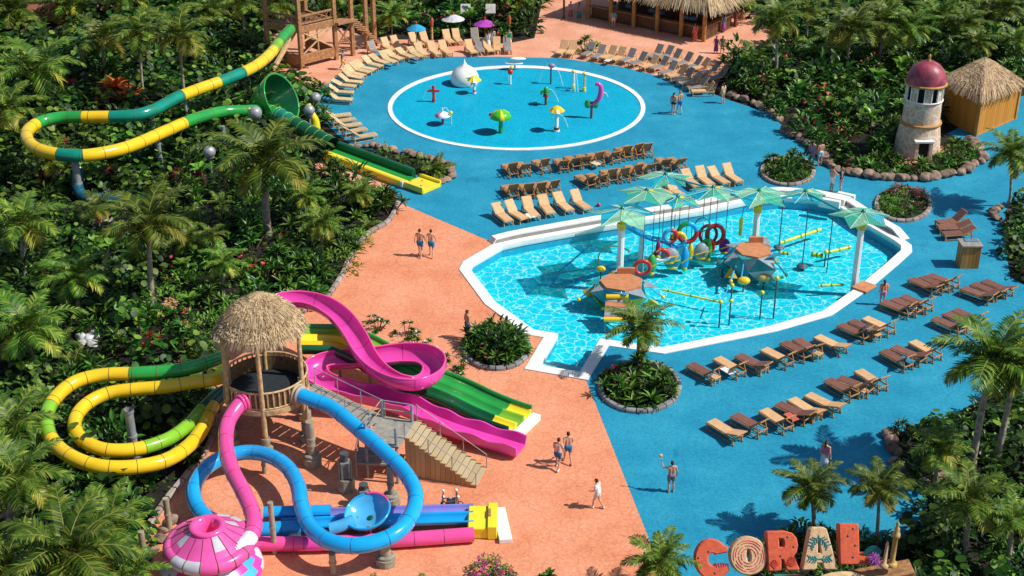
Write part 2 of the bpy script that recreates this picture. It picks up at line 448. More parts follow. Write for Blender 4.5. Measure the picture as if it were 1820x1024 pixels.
# coral plaza around the slide tower
coral_px = [(713, 362), (880, 433), (823, 466), (816, 480), (862, 542), (936, 596), (966, 601), (932, 657), (1042, 677), (1155, 962), (1185, 1060), (1200, 1200),
            (-20, 1200), (150, 1100), (228, 1040), (250, 965), (290, 900), (330, 850), (372, 790), (380, 740), (372, 660), (385, 590), (430, 575), (560, 548), (600, 500), (615, 470), (650, 420), (690, 395), (705, 378)]
sheet('coral_plaza', [coral_px], 0.012, coralm)
blue_px = [(713, 362), (700, 335), (760, 300), (800, 322), (700, 285), (640, 268), (600, 240), (575, 215), (560, 185), (575, 155), (605, 133), (650, 113), (720, 104), (800, 101), (880, 101), (1000, 104), (1100, 118), (1180, 138), (1250, 160),
           (1300, 180), (1365, 200), (1395, 228), (1440, 255), (1480, 295), (1530, 310), (1650, 250), (1690, 235), (1790, 178), (1900, 150), (2050, 200), (2100, 700), (2000, 1060), (1800, 1130), (1400, 1130), (1185, 1060), (1155, 962), (1042, 677), (1045, 677), (1082, 616), (1180, 630),
           (1380, 590), (1478, 562), (1545, 515), (1598, 470), (1621, 449), (1620, 437), (1604, 425), (1548, 393), (1500, 361), (1445, 350), (1385, 346), (1318, 353), (1240, 370), (1062, 398), (918, 424), (880, 433)]
blue_px[1:4] = [(690, 330), (700, 300)]
sheet('blue_deck', [blue_px], 0.016, bluem)
sheet('coral_terrace', [[(470, 140), (470, 60), (590, 45), (640, 62), (690, 70), (780, 72), (900, 78), (950, 68), (960, 20), (985, -70), (1345, -70), (1350, 40), (1420, 75), (1330, 90), (1290, 115), (1268, 168), (1250, 160), (1180, 138), (1100, 118), (1000, 104), (880, 101), (800, 101), (720, 104), (650, 113), (605, 133), (575, 155), (540, 165)]], 0.008, coral2)
sheet('coral_path', [[(560, 285), (600, 292), (690, 320), (712, 332), (706, 352), (640, 325), (560, 305)]], 0.008, coral2)
sheet('coral_path', [[(268, 560), (300, 528), (318, 535), (310, 556), (282, 580)]], 0.02, coral2)
sheet('coral_path', [[(300, -20), (60, -20), (80, 40), (120, 45)]], 0.02, coral2)
# splash pad
def ell(cx, cy, rx, ry, n=72, a0=0, a1=2*math.pi, z=0.0):
    return [P(cx+rx*math.cos(a0+(a1-a0)*k/n), cy-ry*math.sin(a0+(a1-a0)*k/n), z) for k in range(n)]
o_ = ell(918, 193, 229, 75.5); i_ = ell(918, 193.3, 221, 71.2)
mb = MB(); n = len(o_)
for ring, z in ((o_, 0.0), (o_, 0.07), (i_, 0.07), (i_, 0.0)): mb.v += [Vector((v.x, v.y, z)) for v in ring]
for k in range(n):
    for r in range(3):
        mb.f.append([r*n+k, r*n+(k+1) % n, (r+1)*n+(k+1) % n, (r+1)*n+k]); mb.m.append(0); mb.sm.append(False)
tag(mb.build('splash_pool_kerb', kerbw, loc=P(918, 193)), 'low white ring kerb round the circular splash pool', 'kerb')
sheet('splash_pool_floor', [[(v.x, v.y) for v in i_]], 0.022, splm, mapped=False)
wsplash = watermat('splash_water', (0.97, 0.995, 1.0), 0.12, 3.0, 0.3, 0.16)
tag(sheet('splash_pool_water', [[(v.x, v.y) for v in i_]], 0.05, wsplash, mapped=False))
# main pool
basin = offset(pool, 0.58)
DEEP = -0.75
mb = MB(); n = len(basin)
mb.v = [Vector((v.x, v.y, 0.03)) for v in basin]+[Vector((v.x, v.y, DEEP-0.05)) for v in basin]
for k in range(n): mb.f.append([k, (k+1) % n, n+(k+1) % n, n+k]); mb.m.append(0); mb.sm.append(False)
wallm = mat('pool_wall', (0.02, 0.42, 0.62), 0.5, var=0.08, scale=2)
tag(mb.build('pool_wall', wallm), kind='structure')
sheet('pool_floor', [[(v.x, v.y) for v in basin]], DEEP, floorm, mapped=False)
wpool = watermat('pool_water', (0.90, 0.995, 1.0), 0.06, 1.6, 0.35, 0.32)
sheet('pool_water', [[(v.x, v.y) for v in basin]], -0.14, wpool, mapped=False)
mb = MB(); a, b = pool, offset(pool, 0.64)
for ring, z in ((a, 0.0), (a, 0.06), (b, 0.06), (b, -0.25)): mb.v += [Vector((v.x, v.y, z)) for v in ring]
for k in range(n):
    for r in range(3): mb.f.append([r*n+k, r*n+(k+1) % n, (r+1)*n+(k+1) % n, (r+1)*n+k]); mb.m.append(0); mb.sm.append(False)
tag(mb.build('pool_coping', kerbw, loc=(pool[0].x, pool[0].y, 0)), 'flat white coping running all round the big angular pool', 'coping')
# raised kerb on the far side and the right
cor_ = [v for v in offset(pool, -0.22)[2:12]]
run = [cor_[0]]
for q0, q1, q2 in zip(cor_, cor_[1:], cor_[2:]): run += [q1.lerp(q0, min(.4, .5/(q1-q0).length)), q1.lerp(q0, .06).lerp(q1.lerp(q2, .06), .5), q1.lerp(q2, min(.4, .5/(q2-q1).length))]
run.append(cor_[-1]); run[0] = run[0]-Vector((0, 0, .34)); run.insert(1, run[0].lerp(cor_[1], .10)); run[1].z = 0
run[-1] = run[-1]-Vector((0, 0, .34)); e_ = cor_[-1].lerp(cor_[-2], .3); run.insert(-1, e_)
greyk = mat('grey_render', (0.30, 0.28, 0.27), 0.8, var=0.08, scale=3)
mb = MB(); mb.sweep(run, [(-0.20, -0.02), (0.34, -0.02), (0.34, 0.30), (0.36, 0.30), (0.36, 0.38), (-0.22, 0.38), (-0.22, -0.02)], smooth=False)
k = mb.build('raised_kerb', kerbw, loc=run[0]); tag(k, 'thick raised white kerb with grey inner face along the far pool edge', 'kerb')
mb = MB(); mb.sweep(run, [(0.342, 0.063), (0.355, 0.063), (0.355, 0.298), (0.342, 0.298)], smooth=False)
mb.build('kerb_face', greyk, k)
# shallow entry steps
mb = MB()
A, B = P(942, 652), P(1036, 670); d = (P(966, 601)-P(932, 657)).normalized(); d.z = 0
for i in range(3):
    q0 = A+d*(0.55+0.45*i); q1 = B+d*(0.55+0.45*i)
    zt = -0.22-0.16*i
    mb.prism([A+d*(0.50+0.45*i), B+d*(0.50+0.45*i), B+d*(0.95+0.45*i), A+d*(0.95+0.45*i)], DEEP+0.01*i, zt)
stepm = mat('pool_step_tile', (0.30, 0.72, 0.82), 0.5, var=0.05)
tag(mb.build('pool_steps', stepm, loc=(A.x, A.y, DEEP)), 'submerged pale steps in the shallow notch of the big pool', 'steps')
mb = MB()
for i in range(4):
    a_, b_ = P(1455+11*i, 366-6*i), P(1492+9*i, 373-6*i)
    e = (b_-a_); mb.box((a_+b_)/2+Vector((0, 0, 0.30-0.05*i)), (e.length, 0.34, 0.60-0.1*i), math.atan2(e.y, e.x))
tag(mb.build('entry_steps', kerbw, loc=P(1480, 365)), 'white entry steps over the raised kerb near the embracing couple', 'steps')
# ================================================================ slides
def colour_runs(root, pts, r, runs, jmat, pitch=1.1, n=16, name='tube_section'):
    N = len(pts)-1; s = 0
    acc = [0]
    for a, b in zip(pts, pts[1:]): acc.append(acc[-1]+(b-a).length)
    for end, m in runs:
        e = round(end*N)
        if e <= s: continue
        mb = MB(); seg = pts[s:e+1]; mb.tube(seg, r, n, cap=False)
        last = -1
        for i in range(s, e+1):
            kk = int(acc[i]/pitch)
            if kk != last and i < len(pts)-1:
                last = kk; d = (pts[i+1]-pts[i]).normalized()
                mb.tube([pts[i]-d*0.014, pts[i]-d*0.012, pts[i]+d*0.012, pts[i]+d*0.014], [r, r*1.035, r*1.035, r], n, cap=False, m=1)
        mb.build(name, [m, jmat], root); s = e
def flange(root, p, d, r, m, name='flange', rings=2):
    mb = MB(); d = d.normalized()
    for k in range(rings):
        q = p+d*0.16*k
        mb.tube([q-d*0.05, q-d*0.05, q+d*0.05, q+d*0.05], [r*0.98, r*(1.38-0.14*k), r*(1.38-0.14*k), r*0.98], 20, cap=False)
    mb.build(name, m, root)
def tube_slide(name, label, ctrl, r, runs, jm=None, pitch=1.1):
    pts = spline([c if isinstance(c, Vector) else P(*c) for c in ctrl], 0.16)
    root = thing(name, label, 'water slide', (pts[0].x, pts[0].y, 0))
    colour_runs(root, pts, r, runs, jm or joint, pitch)
    return root, pts
TC = P(471, 662, 3.35); TC.z = 0
tr = 1.92
def tpt(a, r, z): return TC+Vector((r*math.cos(R(a)), r*math.sin(R(a)), z))
DZ = 2.4                                    # deck of the thatched tower
sl, pts = tube_slide('tube_slide', 'yellow and green tube slide making the outer loop beside the thatched tower',
    [(399, 634, 2.7), (385, 639, 2.75), (345, 652, 2.75), (300, 660, 2.7), (240, 664, 2.65), (180, 667, 2.6), (132, 680, 2.55), (98, 708, 2.4), (83, 740, 2.25), (90, 778, 2.1), (120, 808, 1.95), (170, 828, 1.8), (230, 831, 1.65), (290, 820, 1.5), (330, 797, 1.35), (358, 765, 1.25), (380, 720, 1.2), (410, 690, 1.15)], 0.335,
    [(0.185, grn), (0.37, yel), (0.47, grn2), (0.93, yel), (1, dgrn)])
sl, pts = tube_slide('tube_slide', 'yellow tube slide curling as the inner loop, ending in lime and green',
    [(405, 668, 2.45), (375, 675, 2.45), (340, 680, 2.4), (290, 688, 2.35), (240, 692, 2.3), (190, 700, 2.2), (152, 720, 2.1), (133, 748, 2.0), (140, 775, 1.9), (165, 793, 1.8), (200, 801, 1.7), (250, 797, 1.6), (300, 780, 1.5), (335, 755, 1.4), (362, 725, 1.3), (390, 700, 1.25), (420, 690, 1.2)], 0.325,
    [(0.655, yel), (0.87, grn2), (1, dgrn)])
sl, pinkp = tube_slide('tube_slide', 'pink tube slide dropping from the thatched tower into the striped funnel bowl',
    [tpt(-112, tr-.1, 2.85), tpt(-114, tr+.30, 2.82), (405, 752, 2.5), (402, 795, 2.35), (412, 835, 2.2), (430, 870, 2.1), (446, 905, 2.0), (452, 935, 1.95), (440, 962, 1.9), (420, 978, 1.86), (400, 990, 1.84)], 0.345,
    [(0.87, pink), (1, pale)], jpink, 1.3)
flange(sl, pinkp[1], pinkp[1]-pinkp[0], 0.345, pink)
sl, bluep = tube_slide('tube_slide', 'bright blue tube slide snaking in two big bends below the thatched tower',
    [tpt(-34, tr-.1, 2.85), tpt(-33, tr+.4, 2.82), (588, 724, 2.6), (630, 757, 2.4), (680, 800, 2.2), (718, 838, 2.0), (738, 876, 1.85), (733, 912, 1.75), (708, 945, 1.65), (668, 964, 1.55), (622, 970, 1.5), (580, 960, 1.45), (550, 935, 1.4), (536, 900, 1.35), (529, 862, 1.3), (510, 830, 1.25), (478, 810, 1.2), (440, 804, 1.1), (400, 812, 1.05), (365, 833, 0.95), (345, 865, 0.9), (347, 893, 0.8), (362, 915, 0.7), (390, 930, 0.6), (430, 940, 0.5), (470, 942, 0.45), (535, 938, 0.42)], 0.345,
    [(1, blue)], jblue, 1.35)
flange(sl, bluep[1], bluep[1]-bluep[0], 0.36, mat('tan_flange', (0.42, 0.34, 0.26), 0.5, var=0.08))
# funnel bowl
fc = P(372, 965, 1.85); fc.z = 0
root = thing('funnel_bowl', 'pink and white striped funnel bowl that the pink tube runs into', 'water slide', fc)
prof = [(0.02, 1.95), (0.44, 1.95), (0.50, 2.72), (0.52, 2.52), (0.62, 2.50), (0.70, 2.56), (0.74, 2.66), (0.70, 2.74), (0.58, 2.76), (0.47, 2.72), (0.42, 2.0)]
mb = MB(); mb.lathe(prof, fc, 40); mb.build('mouth_ring', pink, root)
mb = MB(); prof = [(0.70, 2.62), (0.95, 2.44), (1.25, 2.25), (1.52, 2.06)]
def seg(i, k): return (1 if (k//5) % 4 == 1 else 0) if i < 2 else 0
mb.lathe(prof, fc, 80, mf=seg)
for k in range(16):
    a = 2*math.pi*k/16
    mb.tube([fc+Vector((q*math.cos(a), q*math.sin(a), z+0.012)) for q, z in prof], 0.022, 6, cap=False, m=2)
fwh = mat('faded_white_gelcoat', (0.50, 0.50, 0.56), 0.25, var=0.1); fpk = mat('faded_pink_gelcoat', (0.72, 0.10, 0.36), 0.25, var=0.14, scale=0.9)
mb.build('cone_shell', [fpk, fwh, jpink], root)
mb = MB(); prof = [(1.50, 2.07)]+[(1.54+0.30*math.sin(t), 1.78+0.30*math.cos(t)) for t in [R(q) for q in range(10, 181, 17)]]+[(1.40, 1.44), (1.42, 1.30)]
mb.lathe(prof, fc, 80, mf=lambda i, k: 1 if (k//10) % 4 in (1,) else 0)
for k in range(16):
    a = 2*math.pi*k/16
    mb.tube([fc+Vector(((q+0.008)*math.cos(a), (q+0.008)*math.sin(a), z)) for q, z in prof], 0.02, 6, cap=False, m=2)
mb.build('rim_tube', [fpk, fwh, joint], root)
mb = MB(); prof = [(1.42, 1.32), (1.75, 1.05), (2.0, 0.80), (2.08, 0.62), (2.0, 0.45), (1.6, 0.2), (1.5, 0.0)]
mb.lathe(prof, fc, 80, mf=lambda i, k: (0, 1, 0, 2)[((k+i*3)//5) % 4])
mb.build('lower_skirt', [magen, pale, lblue], root)
# pink open spiral
def arc_prof(r, w=0.05, n=10, a0=200, a1=340, lip=0.06, cz=0.0):
    out = []; inn = []
    for k in range(n+1):
        a = R(a0+(a1-a0)*k/n); out.append((r*math.cos(a), cz+r*math.sin(a))); inn.append(((r-w)*math.cos(a), cz+(r-w)*math.sin(a)))
    return out+inn[::-1]
ctrl = [(478, 560, 2.75), (505, 545, 2.75), (540, 543, 2.72), (575, 553, 2.65), (605, 575, 2.5), (628, 608, 2.35), (645, 642, 2.2), (668, 668, 2.05), (702, 686, 1.95), (742, 690, 1.88), (772, 677, 1.8), (778, 655, 1.75), (755, 640, 1.7), (715, 638, 1.62), (670, 644, 1.55), (625, 648, 1.5), (585, 652, 1.42), (562, 664, 1.35), (568, 684, 1.25), (600, 697, 1.15), (650, 705, 1.02), (700, 718, 0.9), (745, 735, 0.78), (790, 756, 0.62), (840, 773, 0.48), (890, 788, 0.38), (926, 799, 0.33)]
pts = spline([P(*c) for c in ctrl], 0.16)
root = thing('spiral_slide', 'open magenta slide curling through a full spiral right of the thatched tower', 'water slide', (pts[0].x, pts[0].y, 0))
N = len(pts)
def bankf(i):
    t = i/N
    return 0.30*math.sin(min(1, max(0, (t-0.05)/0.5))*math.pi)
mb = MB(); sp = pts[:int(N*0.70)]
bk = [0.42*math.sin(math.pi*min(1, max(0, (i/N-.12)/.52))) for i in range(len(sp))]
mb.sweep(sp, arc_prof(0.62, 0.05, 16, 178, 362, cz=0.50), bank=bk)
last = -1; acc = 0
for i in range(1, len(sp)-1):
    acc += (sp[i]-sp[i-1]).length
    if int(acc/2.4) != last:
        last = int(acc/2.4); d = (sp[i+1]-sp[i]).normalized()
        mb.sweep([sp[i]-d*0.02, sp[i]+d*0.02], arc_prof(0.632, 0.07, 16, 178, 362, cz=0.50), m=1, bank=[bk[i], bk[i]])
mb.build('spiral_trough', [magen, jpink], root)
mb = MB(); rp = []
for sgn in (-1, 1):
    q = []
    for i in range(len(sp)):
        d = (sp[min(i+1, len(sp)-1)]-sp[max(0, i-1)]).normalized(); _, sd, u = frame(d); sd, u = sd*math.cos(bk[i])+u*math.sin(bk[i]), u*math.cos(bk[i])-sd*math.sin(bk[i]); q.append(sp[i]+sd*0.595*sgn+u*0.50)
    mb.tube(q, 0.05, 8)
mb.build('rim', pink, root)
mb = MB(); lane = pts[int(N*0.70)-1:]; L = len(lane)
# straight lane with scalloped walls
vs = []
for i, p in enumerate(lane):
    d = (lane[min(i+1, L-1)]-lane[max(i-1, 0)]).normalized(); _, sd, u = frame(d)
    h = 0.42+0.07*math.sin(i*0.55)
    pr = [(-0.52, -0.12), (0.52, -0.12), (0.62, h), (0.54, h), (0.42, 0.02), (-0.42, 0.02), (-0.54, h), (-0.62, h)]
    K = len(pr); vs += [p+sd*a+u*b for a, b in pr]
mb.add(vs, [[i*K+k, i*K+(k+1) % K, (i+1)*K+(k+1) % K, (i+1)*K+k] for i in range(L-1) for k in range(K)], 0, False)
mb.add(vs[:K], [list(range(K))[::-1]]); mb.add(vs[-K:], [list(range(K))])
mb.build('straight_lane', magen, root)
# three-lane racer slide
ctrl = [(535, 606, 2.0), (560, 606, 1.95), (600, 608, 1.85), (640, 622, 1.7), (690, 650, 1.35), (745, 677, 1.0), (800, 698, 0.7), (850, 722, 0.48), (890, 739, 0.38), (925, 751, 0.36)]
pts = spline([P(*c) for c in ctrl], 0.2); N = len(pts)
root = thing('racer_slide', 'wide three lane racer slide turning from yellow and lime to green', 'water slide', (pts[0].x, pts[0].y, 0))
def lane_prof(c, w, h=0.20):
    top = [(c-w/2+w*k/10, h*(abs(2*k/10-1)**2)) for k in range(11)]
    return top+[(c+w/2, -0.12), (c-w/2, -0.12)]
cut = [0, int(N*0.33), int(N*0.90), N-1]
pal = [[(grn2), grn, yel2], [yel2, grn, grn2], [yel, dgrn, yel2]]
for li, c in enumerate((-0.70, 0.0, 0.70)):
    for si in range(3):
        mb = MB(); mb.sweep(pts[cut[si]:cut[si+1]+1], lane_prof(c, 0.696))
        mb.build('slide_lane', pal[li][si], root)
for sgn, m_ in ((-1, grn), (1, dgrn)):
    mb = MB(); mb.sweep(pts, [(sgn*1.05, -0.14), (sgn*1.05, 0.36), (sgn*1.12, 0.38), (sgn*1.14, -0.14)]); mb.build('side_wall', m_, root)
d = (pts[-1]-pts[-3]).normalized(); d.z = 0; q = pts[-1]+d*0.25; q.z = 0
mb = MB(); mb.box(q+Vector((0, 0, 0.17)), (0.45, 2.3, 0.34), math.atan2(d.y, d.x)); mb.build('end_sill', white, root)
mb = MB()
for t in (0.2, 0.35, 0.5, 0.65, 0.8):
    p = pts[int(N*t)]
    for sgn in (-0.8, 0.8):
        _, sd, u = frame(pts[int(N*t)+1]-p); b = p+sd*sgn
        mb = MB(); mb.cyl((b.x, b.y, 0), 0.07, max(0.1, b.z-0.1), 8); mb.build('support_leg', steel, root)
# run-out lanes at the bottom
def straight(ctrl, step=0.4): return spline([P(*c) for c in ctrl], step)
root = thing('runout_slide', 'pair of blue run-out lanes beside a pink tube ending at the yellow block', 'water slide', P(835, 945))
pa = straight([(452, 967, 0.40), (560, 966, 0.40), (700, 960, 0.38), (842, 950, 0.36)])
colour_runs(root, pa, 0.32, [(0.22, pink), (0.33, magen), (1, pink)], jpink, 1.3, name='pink_tube')
pb = straight([(500, 940, 0.36), (640, 934, 0.34), (842, 927, 0.32)])
mb = MB(); mb.sweep(pb, arc_prof(0.36, 0.05, 10, 180, 360, cz=0.30)); mb.build('blue_lane', blue, root)
pc = straight([(470, 921, 0.34), (640, 916, 0.34), (842, 910, 0.32)])
mb = MB(); mb.sweep(pc, arc_prof(0.30, 0.05, 10, 180, 360, cz=0.24)); mb.build('violet_lane', purp, root)
mb = MB(); mb.sweep([pc[0], pc[len(pc)//3]], arc_prof(0.31, 0.03, 14, 0, 180, cz=0.24)); mb.build('lane_cover', blue, root)
e0, e1 = P(858, 938), P(886, 936)
mb = MB(); mb.box(e0+Vector((-0.2, 0, 0.30)), (0.85, 1.65, 0.55)); mb.box(e0+Vector((0.42, 0, 0.36)), (0.42, 1.75, 0.68))
mb.build('end_block', yel2, root)
mb = MB(); mb.box(e0+Vector((0.30, 0.1, 0.72)), (0.12, 0.5, 0.08)); mb.build('block_slot', wood, root)
mb = MB(); mb.box(e1+Vector((0.16, -0.05, 0.12)), (0.55, 2.3, 0.22), R(8)); mb.build('end_slab', white, root)
# blue dish
c = P(655, 914, 1.12)
root = thing('dish_bowl', 'small glossy pale blue dish bowl inside the bend of the blue tube', 'water slide', (c.x, c.y, 0))
M_ = Matrix.Rotation(R(-12), 3, 'Y') @ Matrix.Rotation(R(14), 3, 'X')
mb = MB(); mb.lathe([(0.12, -0.26), (0.45, -0.22), (0.75, -0.04), (0.92, 0.20), (0.98, 0.22), (0.98, 0.14), (0.80, -0.12), (0.45, -0.32), (0.12, -0.36)], c, 40, M=M_.to_4x4()); mb.build('dish', lblue, root)
mb = MB(); mb.tube(spline([c+Vector((-0.6, -0.3, -0.1)), c+Vector((-1.1, -0.55, -0.2)), c+Vector((-1.6, -0.7, -0.25))], 0.1), 0.27, 14, cap=False); mb.build('neck', lblue, root)
mb = MB(); mb.tube([c+M_ @ Vector((0.97*math.cos(a), 0.97*math.sin(a), 0.22)) for a in [R(q) for q in range(20, 100, 8)]], 0.06, 8); mb.build('pink_rim', pink, root)
mb = MB(); mb.tube([c+M_ @ Vector((0.97*math.cos(a), 0.97*math.sin(a), 0.22)) for a in [R(q) for q in range(100, 382, 8)]], 0.055, 8); mb.build('blue_rim', blue, root)
mb = MB(); mb.lathe([(0.0, -0.235), (0.13, -0.23), (0.14, -0.26)], c, 20, M=M_.to_4x4()); mb.build('drain', dgrn, root)
mb = MB()
for a in (40, 160, 280): mb = MB(); mb.cyl((c.x+0.5*math.cos(R(a)), c.y+0.5*math.sin(R(a)), 0), 0.07, 0.9, 8); mb.build('dish_leg', steel, root)
# ---------------- upper slides
sl, up = tube_slide('tube_slide', 'long yellow and teal tube slide doubling back as a hairpin below the timber tower',
    [(516, 52, 4.0), (500, 70, 3.9), (480, 96, 3.8), (450, 120, 3.7), (400, 142, 3.6), (355, 158, 3.5), (312, 175, 3.45), (272, 196, 3.4), (232, 206, 3.35), (165, 208, 3.3), (110, 209, 3.25), (70, 218, 3.2), (48, 236, 3.15), (55, 257, 3.1), (85, 271, 3.05), (140, 277, 3.0), (195, 270, 2.9), (240, 257, 2.8), (295, 233, 2.65), (345, 212, 2.45), (395, 199, 2.2), (440, 197, 1.95), (462, 196, 1.8)], 0.43,
    [(0.065, grn), (0.10, grn2), (0.20, yel), (0.245, teal), (0.315, yel), (0.435, teal), (0.47, yel), (0.535, grn), (0.665, yel), (0.695, teal), (0.87, yel), (1, grn)], None, 1.5)
c = P(486, 181, 1.9)
root = thing('green_funnel', 'big open green funnel with a dark throat joining the two upper tubes', 'water slide', (c.x, c.y, 0))
ax = Vector((0.80, -0.30, 0.42)).normalized()
_, s1, u1 = frame(ax); M_ = Matrix((( s1.x, u1.x, ax.x), (s1.y, u1.y, ax.y), (s1.z, u1.z, ax.z))).to_4x4()
mb = MB(); mb.lathe([(0.55, -2.1), (1.0, -1.2), (1.55, -0.1), (1.88, 0.85), (1.95, 0.86), (1.97, 0.78), (1.66, -0.2), (1.1, -1.3), (0.55, -2.2)], c, 48, M=M_, m=0); mb.build('funnel_shell', grn, root)
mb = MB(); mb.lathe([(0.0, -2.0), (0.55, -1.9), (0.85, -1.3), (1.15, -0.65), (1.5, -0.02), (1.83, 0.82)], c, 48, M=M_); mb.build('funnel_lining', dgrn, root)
mb = MB()
for a in range(4):
    q = c+M_.to_3x3() @ Vector((.9*math.cos(a*1.57+.7), .9*math.sin(a*1.57+.7), -1.35)); mb = MB(); mb.cyl((q.x, q.y, 0), 0.08, max(.2, q.z), 8); mb.build('funnel_leg', steel, root)
sl, dn = tube_slide('tube_slide', 'thick dark green tube slide running from the green funnel to the yellow run-out',
    [(468, 196, 1.55), (500, 208, 1.5), (525, 222, 1.35), (550, 236, 1.15), (575, 250, 0.95), (592, 259, 0.85)], 0.60, [(0.2, grn), (0.45, teal), (1, dgrn)], grn2, 0.9)
pl = straight([(590, 268, 0.55), (620, 279, 0.45), (660, 294, 0.36), (700, 309, 0.30), (735, 322, 0.26)], 0.3)
root = thing('runout_slide', 'green and yellow run-out trough ending in a yellow box on the blue deck', 'water slide', (pl[0].x, pl[0].y, 0))
mb = MB(); mb.sweep(pl, [(-0.5, -0.2), (0.5, -0.2), (0.5, 0.0), (0.3, 0.0), (0.2, 0.08), (0.1, 0.0), (-0.5, 0.0)], smooth=False); mb.build('trough_bed', grn, root)
mb = MB(); mb.sweep(pl, [(0.503, -0.3), (0.95, -0.3), (0.95, 0.18), (0.86, 0.24), (0.58, 0.24), (0.503, 0.18)], smooth=False); mb.build('side_wall', yel2, root)
mb = MB(); mb.sweep(pl[:-2], [(-0.85, -0.3), (-0.503, -0.3), (-0.503, 0.42), (-0.6, 0.5), (-0.8, 0.5), (-0.85, 0.42)], smooth=False); mb.build('back_wall', dgrn, root)
q = pl[-1]; d = (pl[-1]-pl[-3]); rz = math.atan2(d.y, d.x); d.z = 0; d.normalize(); e = q+d*0.75; e.z = 0
sd = Vector((d.y, -d.x, 0))
mb = MB(); mb.box(e+Vector((0, 0, 0.16)), (1.9, 1.75, 0.28), rz)
mb.box(e+sd*0.85+Vector((0, 0, 0.30)), (1.9, 0.16, 0.40), rz); mb.box(e-sd*0.85+Vector((0, 0, 0.30)), (1.9, 0.16, 0.40), rz)
mb.build('end_box', yel2, root)
mb = MB(); mb.box(q+sd*0.98-d*0.1+Vector((0, 0, 0.05)), (0.2, 0.22, 0.42), rz); mb.build('box_end_cap', pale, root)
mb = MB()
for a_ in (-0.35, 0.3, 0.5): mb = MB(); mb.cyl(e+sd*a_+d*(a_*0.8)+Vector((0, 0, 0.295)), 0.07, 0.03, 10); mb.build('drain', wood, root)
# ================================================================ columns and lamps
def column(px, py, top, r, label, m=None, base=None, cap=False, group=None, collars=(0.5,), name='support_column', z=None, top_at=None):
    p = P(px, py); h = zat(p.y, top) if z is None else z
    if top_at: p = P(*top_at); h = p.z; p.z = 0
    root = thing(name, label, 'column', p, group)
    mb = MB(); mb.cyl((p.x, p.y, 0.0), r, h, 16, cap=not cap)
    for c in collars: mb.cyl((p.x, p.y, h*c), r*1.18, 0.10, 16)
    if cap: mb.cyl((p.x, p.y, h-0.14), r*1.2, 0.14, 16, cap=False)
    mb.build('shaft', m or steel, root)
    if base:
        mb = MB(); mb.lathe([(0.0, base[1]), (base[0]*0.72, base[1]), (base[0]*0.86, base[1]-0.04), (base[0]*0.86, base[1]*0.72), (base[0], base[1]*0.70), (base[0], 0.0)], p, 20, smooth=False); mb.build('footing', conc, root)
    return root
tanpost = mat('sand_painted_post', (0.36, 0.31, 0.22), 0.6, var=0.15)
column(238, 872, 728, 0.20, 'tall open-topped grey column standing inside the yellow tube loops', base=(0.42, 0.35), cap=True, top_at=(228, 728, 2.9))
column(556, 826, 700, 0.19, 'sand coloured column on a round concrete footing under the blue tube start', tanpost, (0.42, 0.62), collars=(0.45, 0.6), z=2.35)
column(696, 895, 760, 0.15, 'sand coloured column with concrete footing inside the bend of the blue tube', tanpost, (0.40, 0.55), z=2.0)
column(686, 1002, 968, 0.22, 'short column on concrete footing under the lowest bend of the blue tube', tanpost, (0.42, 0.5), collars=())
column(590, 1030, 982, 0.14, 'short grey post in front of the pink run-out tube', tanpost, top_at=(590, 984, 1.0))
column(490, 1035, 892, 0.12, 'tall thin grey post between the striped funnel and the run-out lanes', tanpost, top_at=(480, 893, 2.6))
column(362, 1065, 985, 0.13, 'grey green post standing before the striped funnel bowl', tanpost, top_at=(360, 985, 2.0))
column(297, 945, 886, 0.13, 'grey post with collar behind the striped funnel bowl', tanpost, top_at=(294, 886, 1.7))
column(256, 1030, 942, 0.13, 'grey post nearest the palms beside the striped funnel', tanpost, top_at=(250, 944, 2.0))
column(472, 910, 815, 0.11, 'thin dark post under the upper bend of the blue tube', tanpost, top_at=(468, 815, .8))
column(137, 352, 222, 0.24, 'thick grey column holding up the hairpin of the upper tube slide', steel, collars=(0.35, 0.8), top_at=(132, 282, 2.75))
column(284, 336, 222, 0.16, 'slim grey column under the upper yellow tube', steel, collars=(0.4, 0.8), top_at=(280, 246, 2.4))
column(397, 272, 224, 0.15, 'short grey post behind the large central palm', steel, top_at=(396, 224, 1.9))
column(272, 268, 205, 0.12, 'grey post between the two arms of the upper tube slide', steel, top_at=(272, 205, 3.0))
column(330, 232, 168, 0.11, 'yellow stained thin post under the upper tube', steel, top_at=(328, 174, 3.1))
for px, py, pc_, r, lb in ((459, 262, 201, 0.48, 'grey ball lamp on a post beside the green funnel'), (377, 318, 270, 0.42, 'grey ball lamp on a post left of the large central palm'),
                          (552, 238, 196, 0.42, 'grey ball lamp above the bulging yellow water spout'), (563, 210, 174, 0.42, 'rearmost grey ball lamp at the end of the curved lounger row')):
    p = P(px, py); h = zat(p.y, pc_)
    root = thing('globe_lamp', lb, 'lamp', p, 'grey ball lamps near the upper slide')
    mb = MB(); mb.cyl(p, 0.08, h, 10); mb.cyl(p+Vector((0, 0, h-r-0.1)), 0.2, 0.14, 12, r2=0.3); mb.build('post', steel, root)
    mb = MB(); mb.blob(p+Vector((0, 0, h)), r, sub=3); mb.build('globe', steel, root)
# yellow spout by the ball lamps
p = P(560, 228); root = thing('water_spout', 'bulging yellow water spout between the grey ball lamps', 'spout', p)
sq = spline([p, p+Vector((0, 0, .6)), p+Vector((-.2, -.1, 1.2)), p+Vector((-.4, 0, 1.9))], .1)
mb = MB(); mb.tube(sq, [0.42-0.25*i/len(sq) for i in range(len(sq))], 12); mb.build('spout_body', yel2, root)
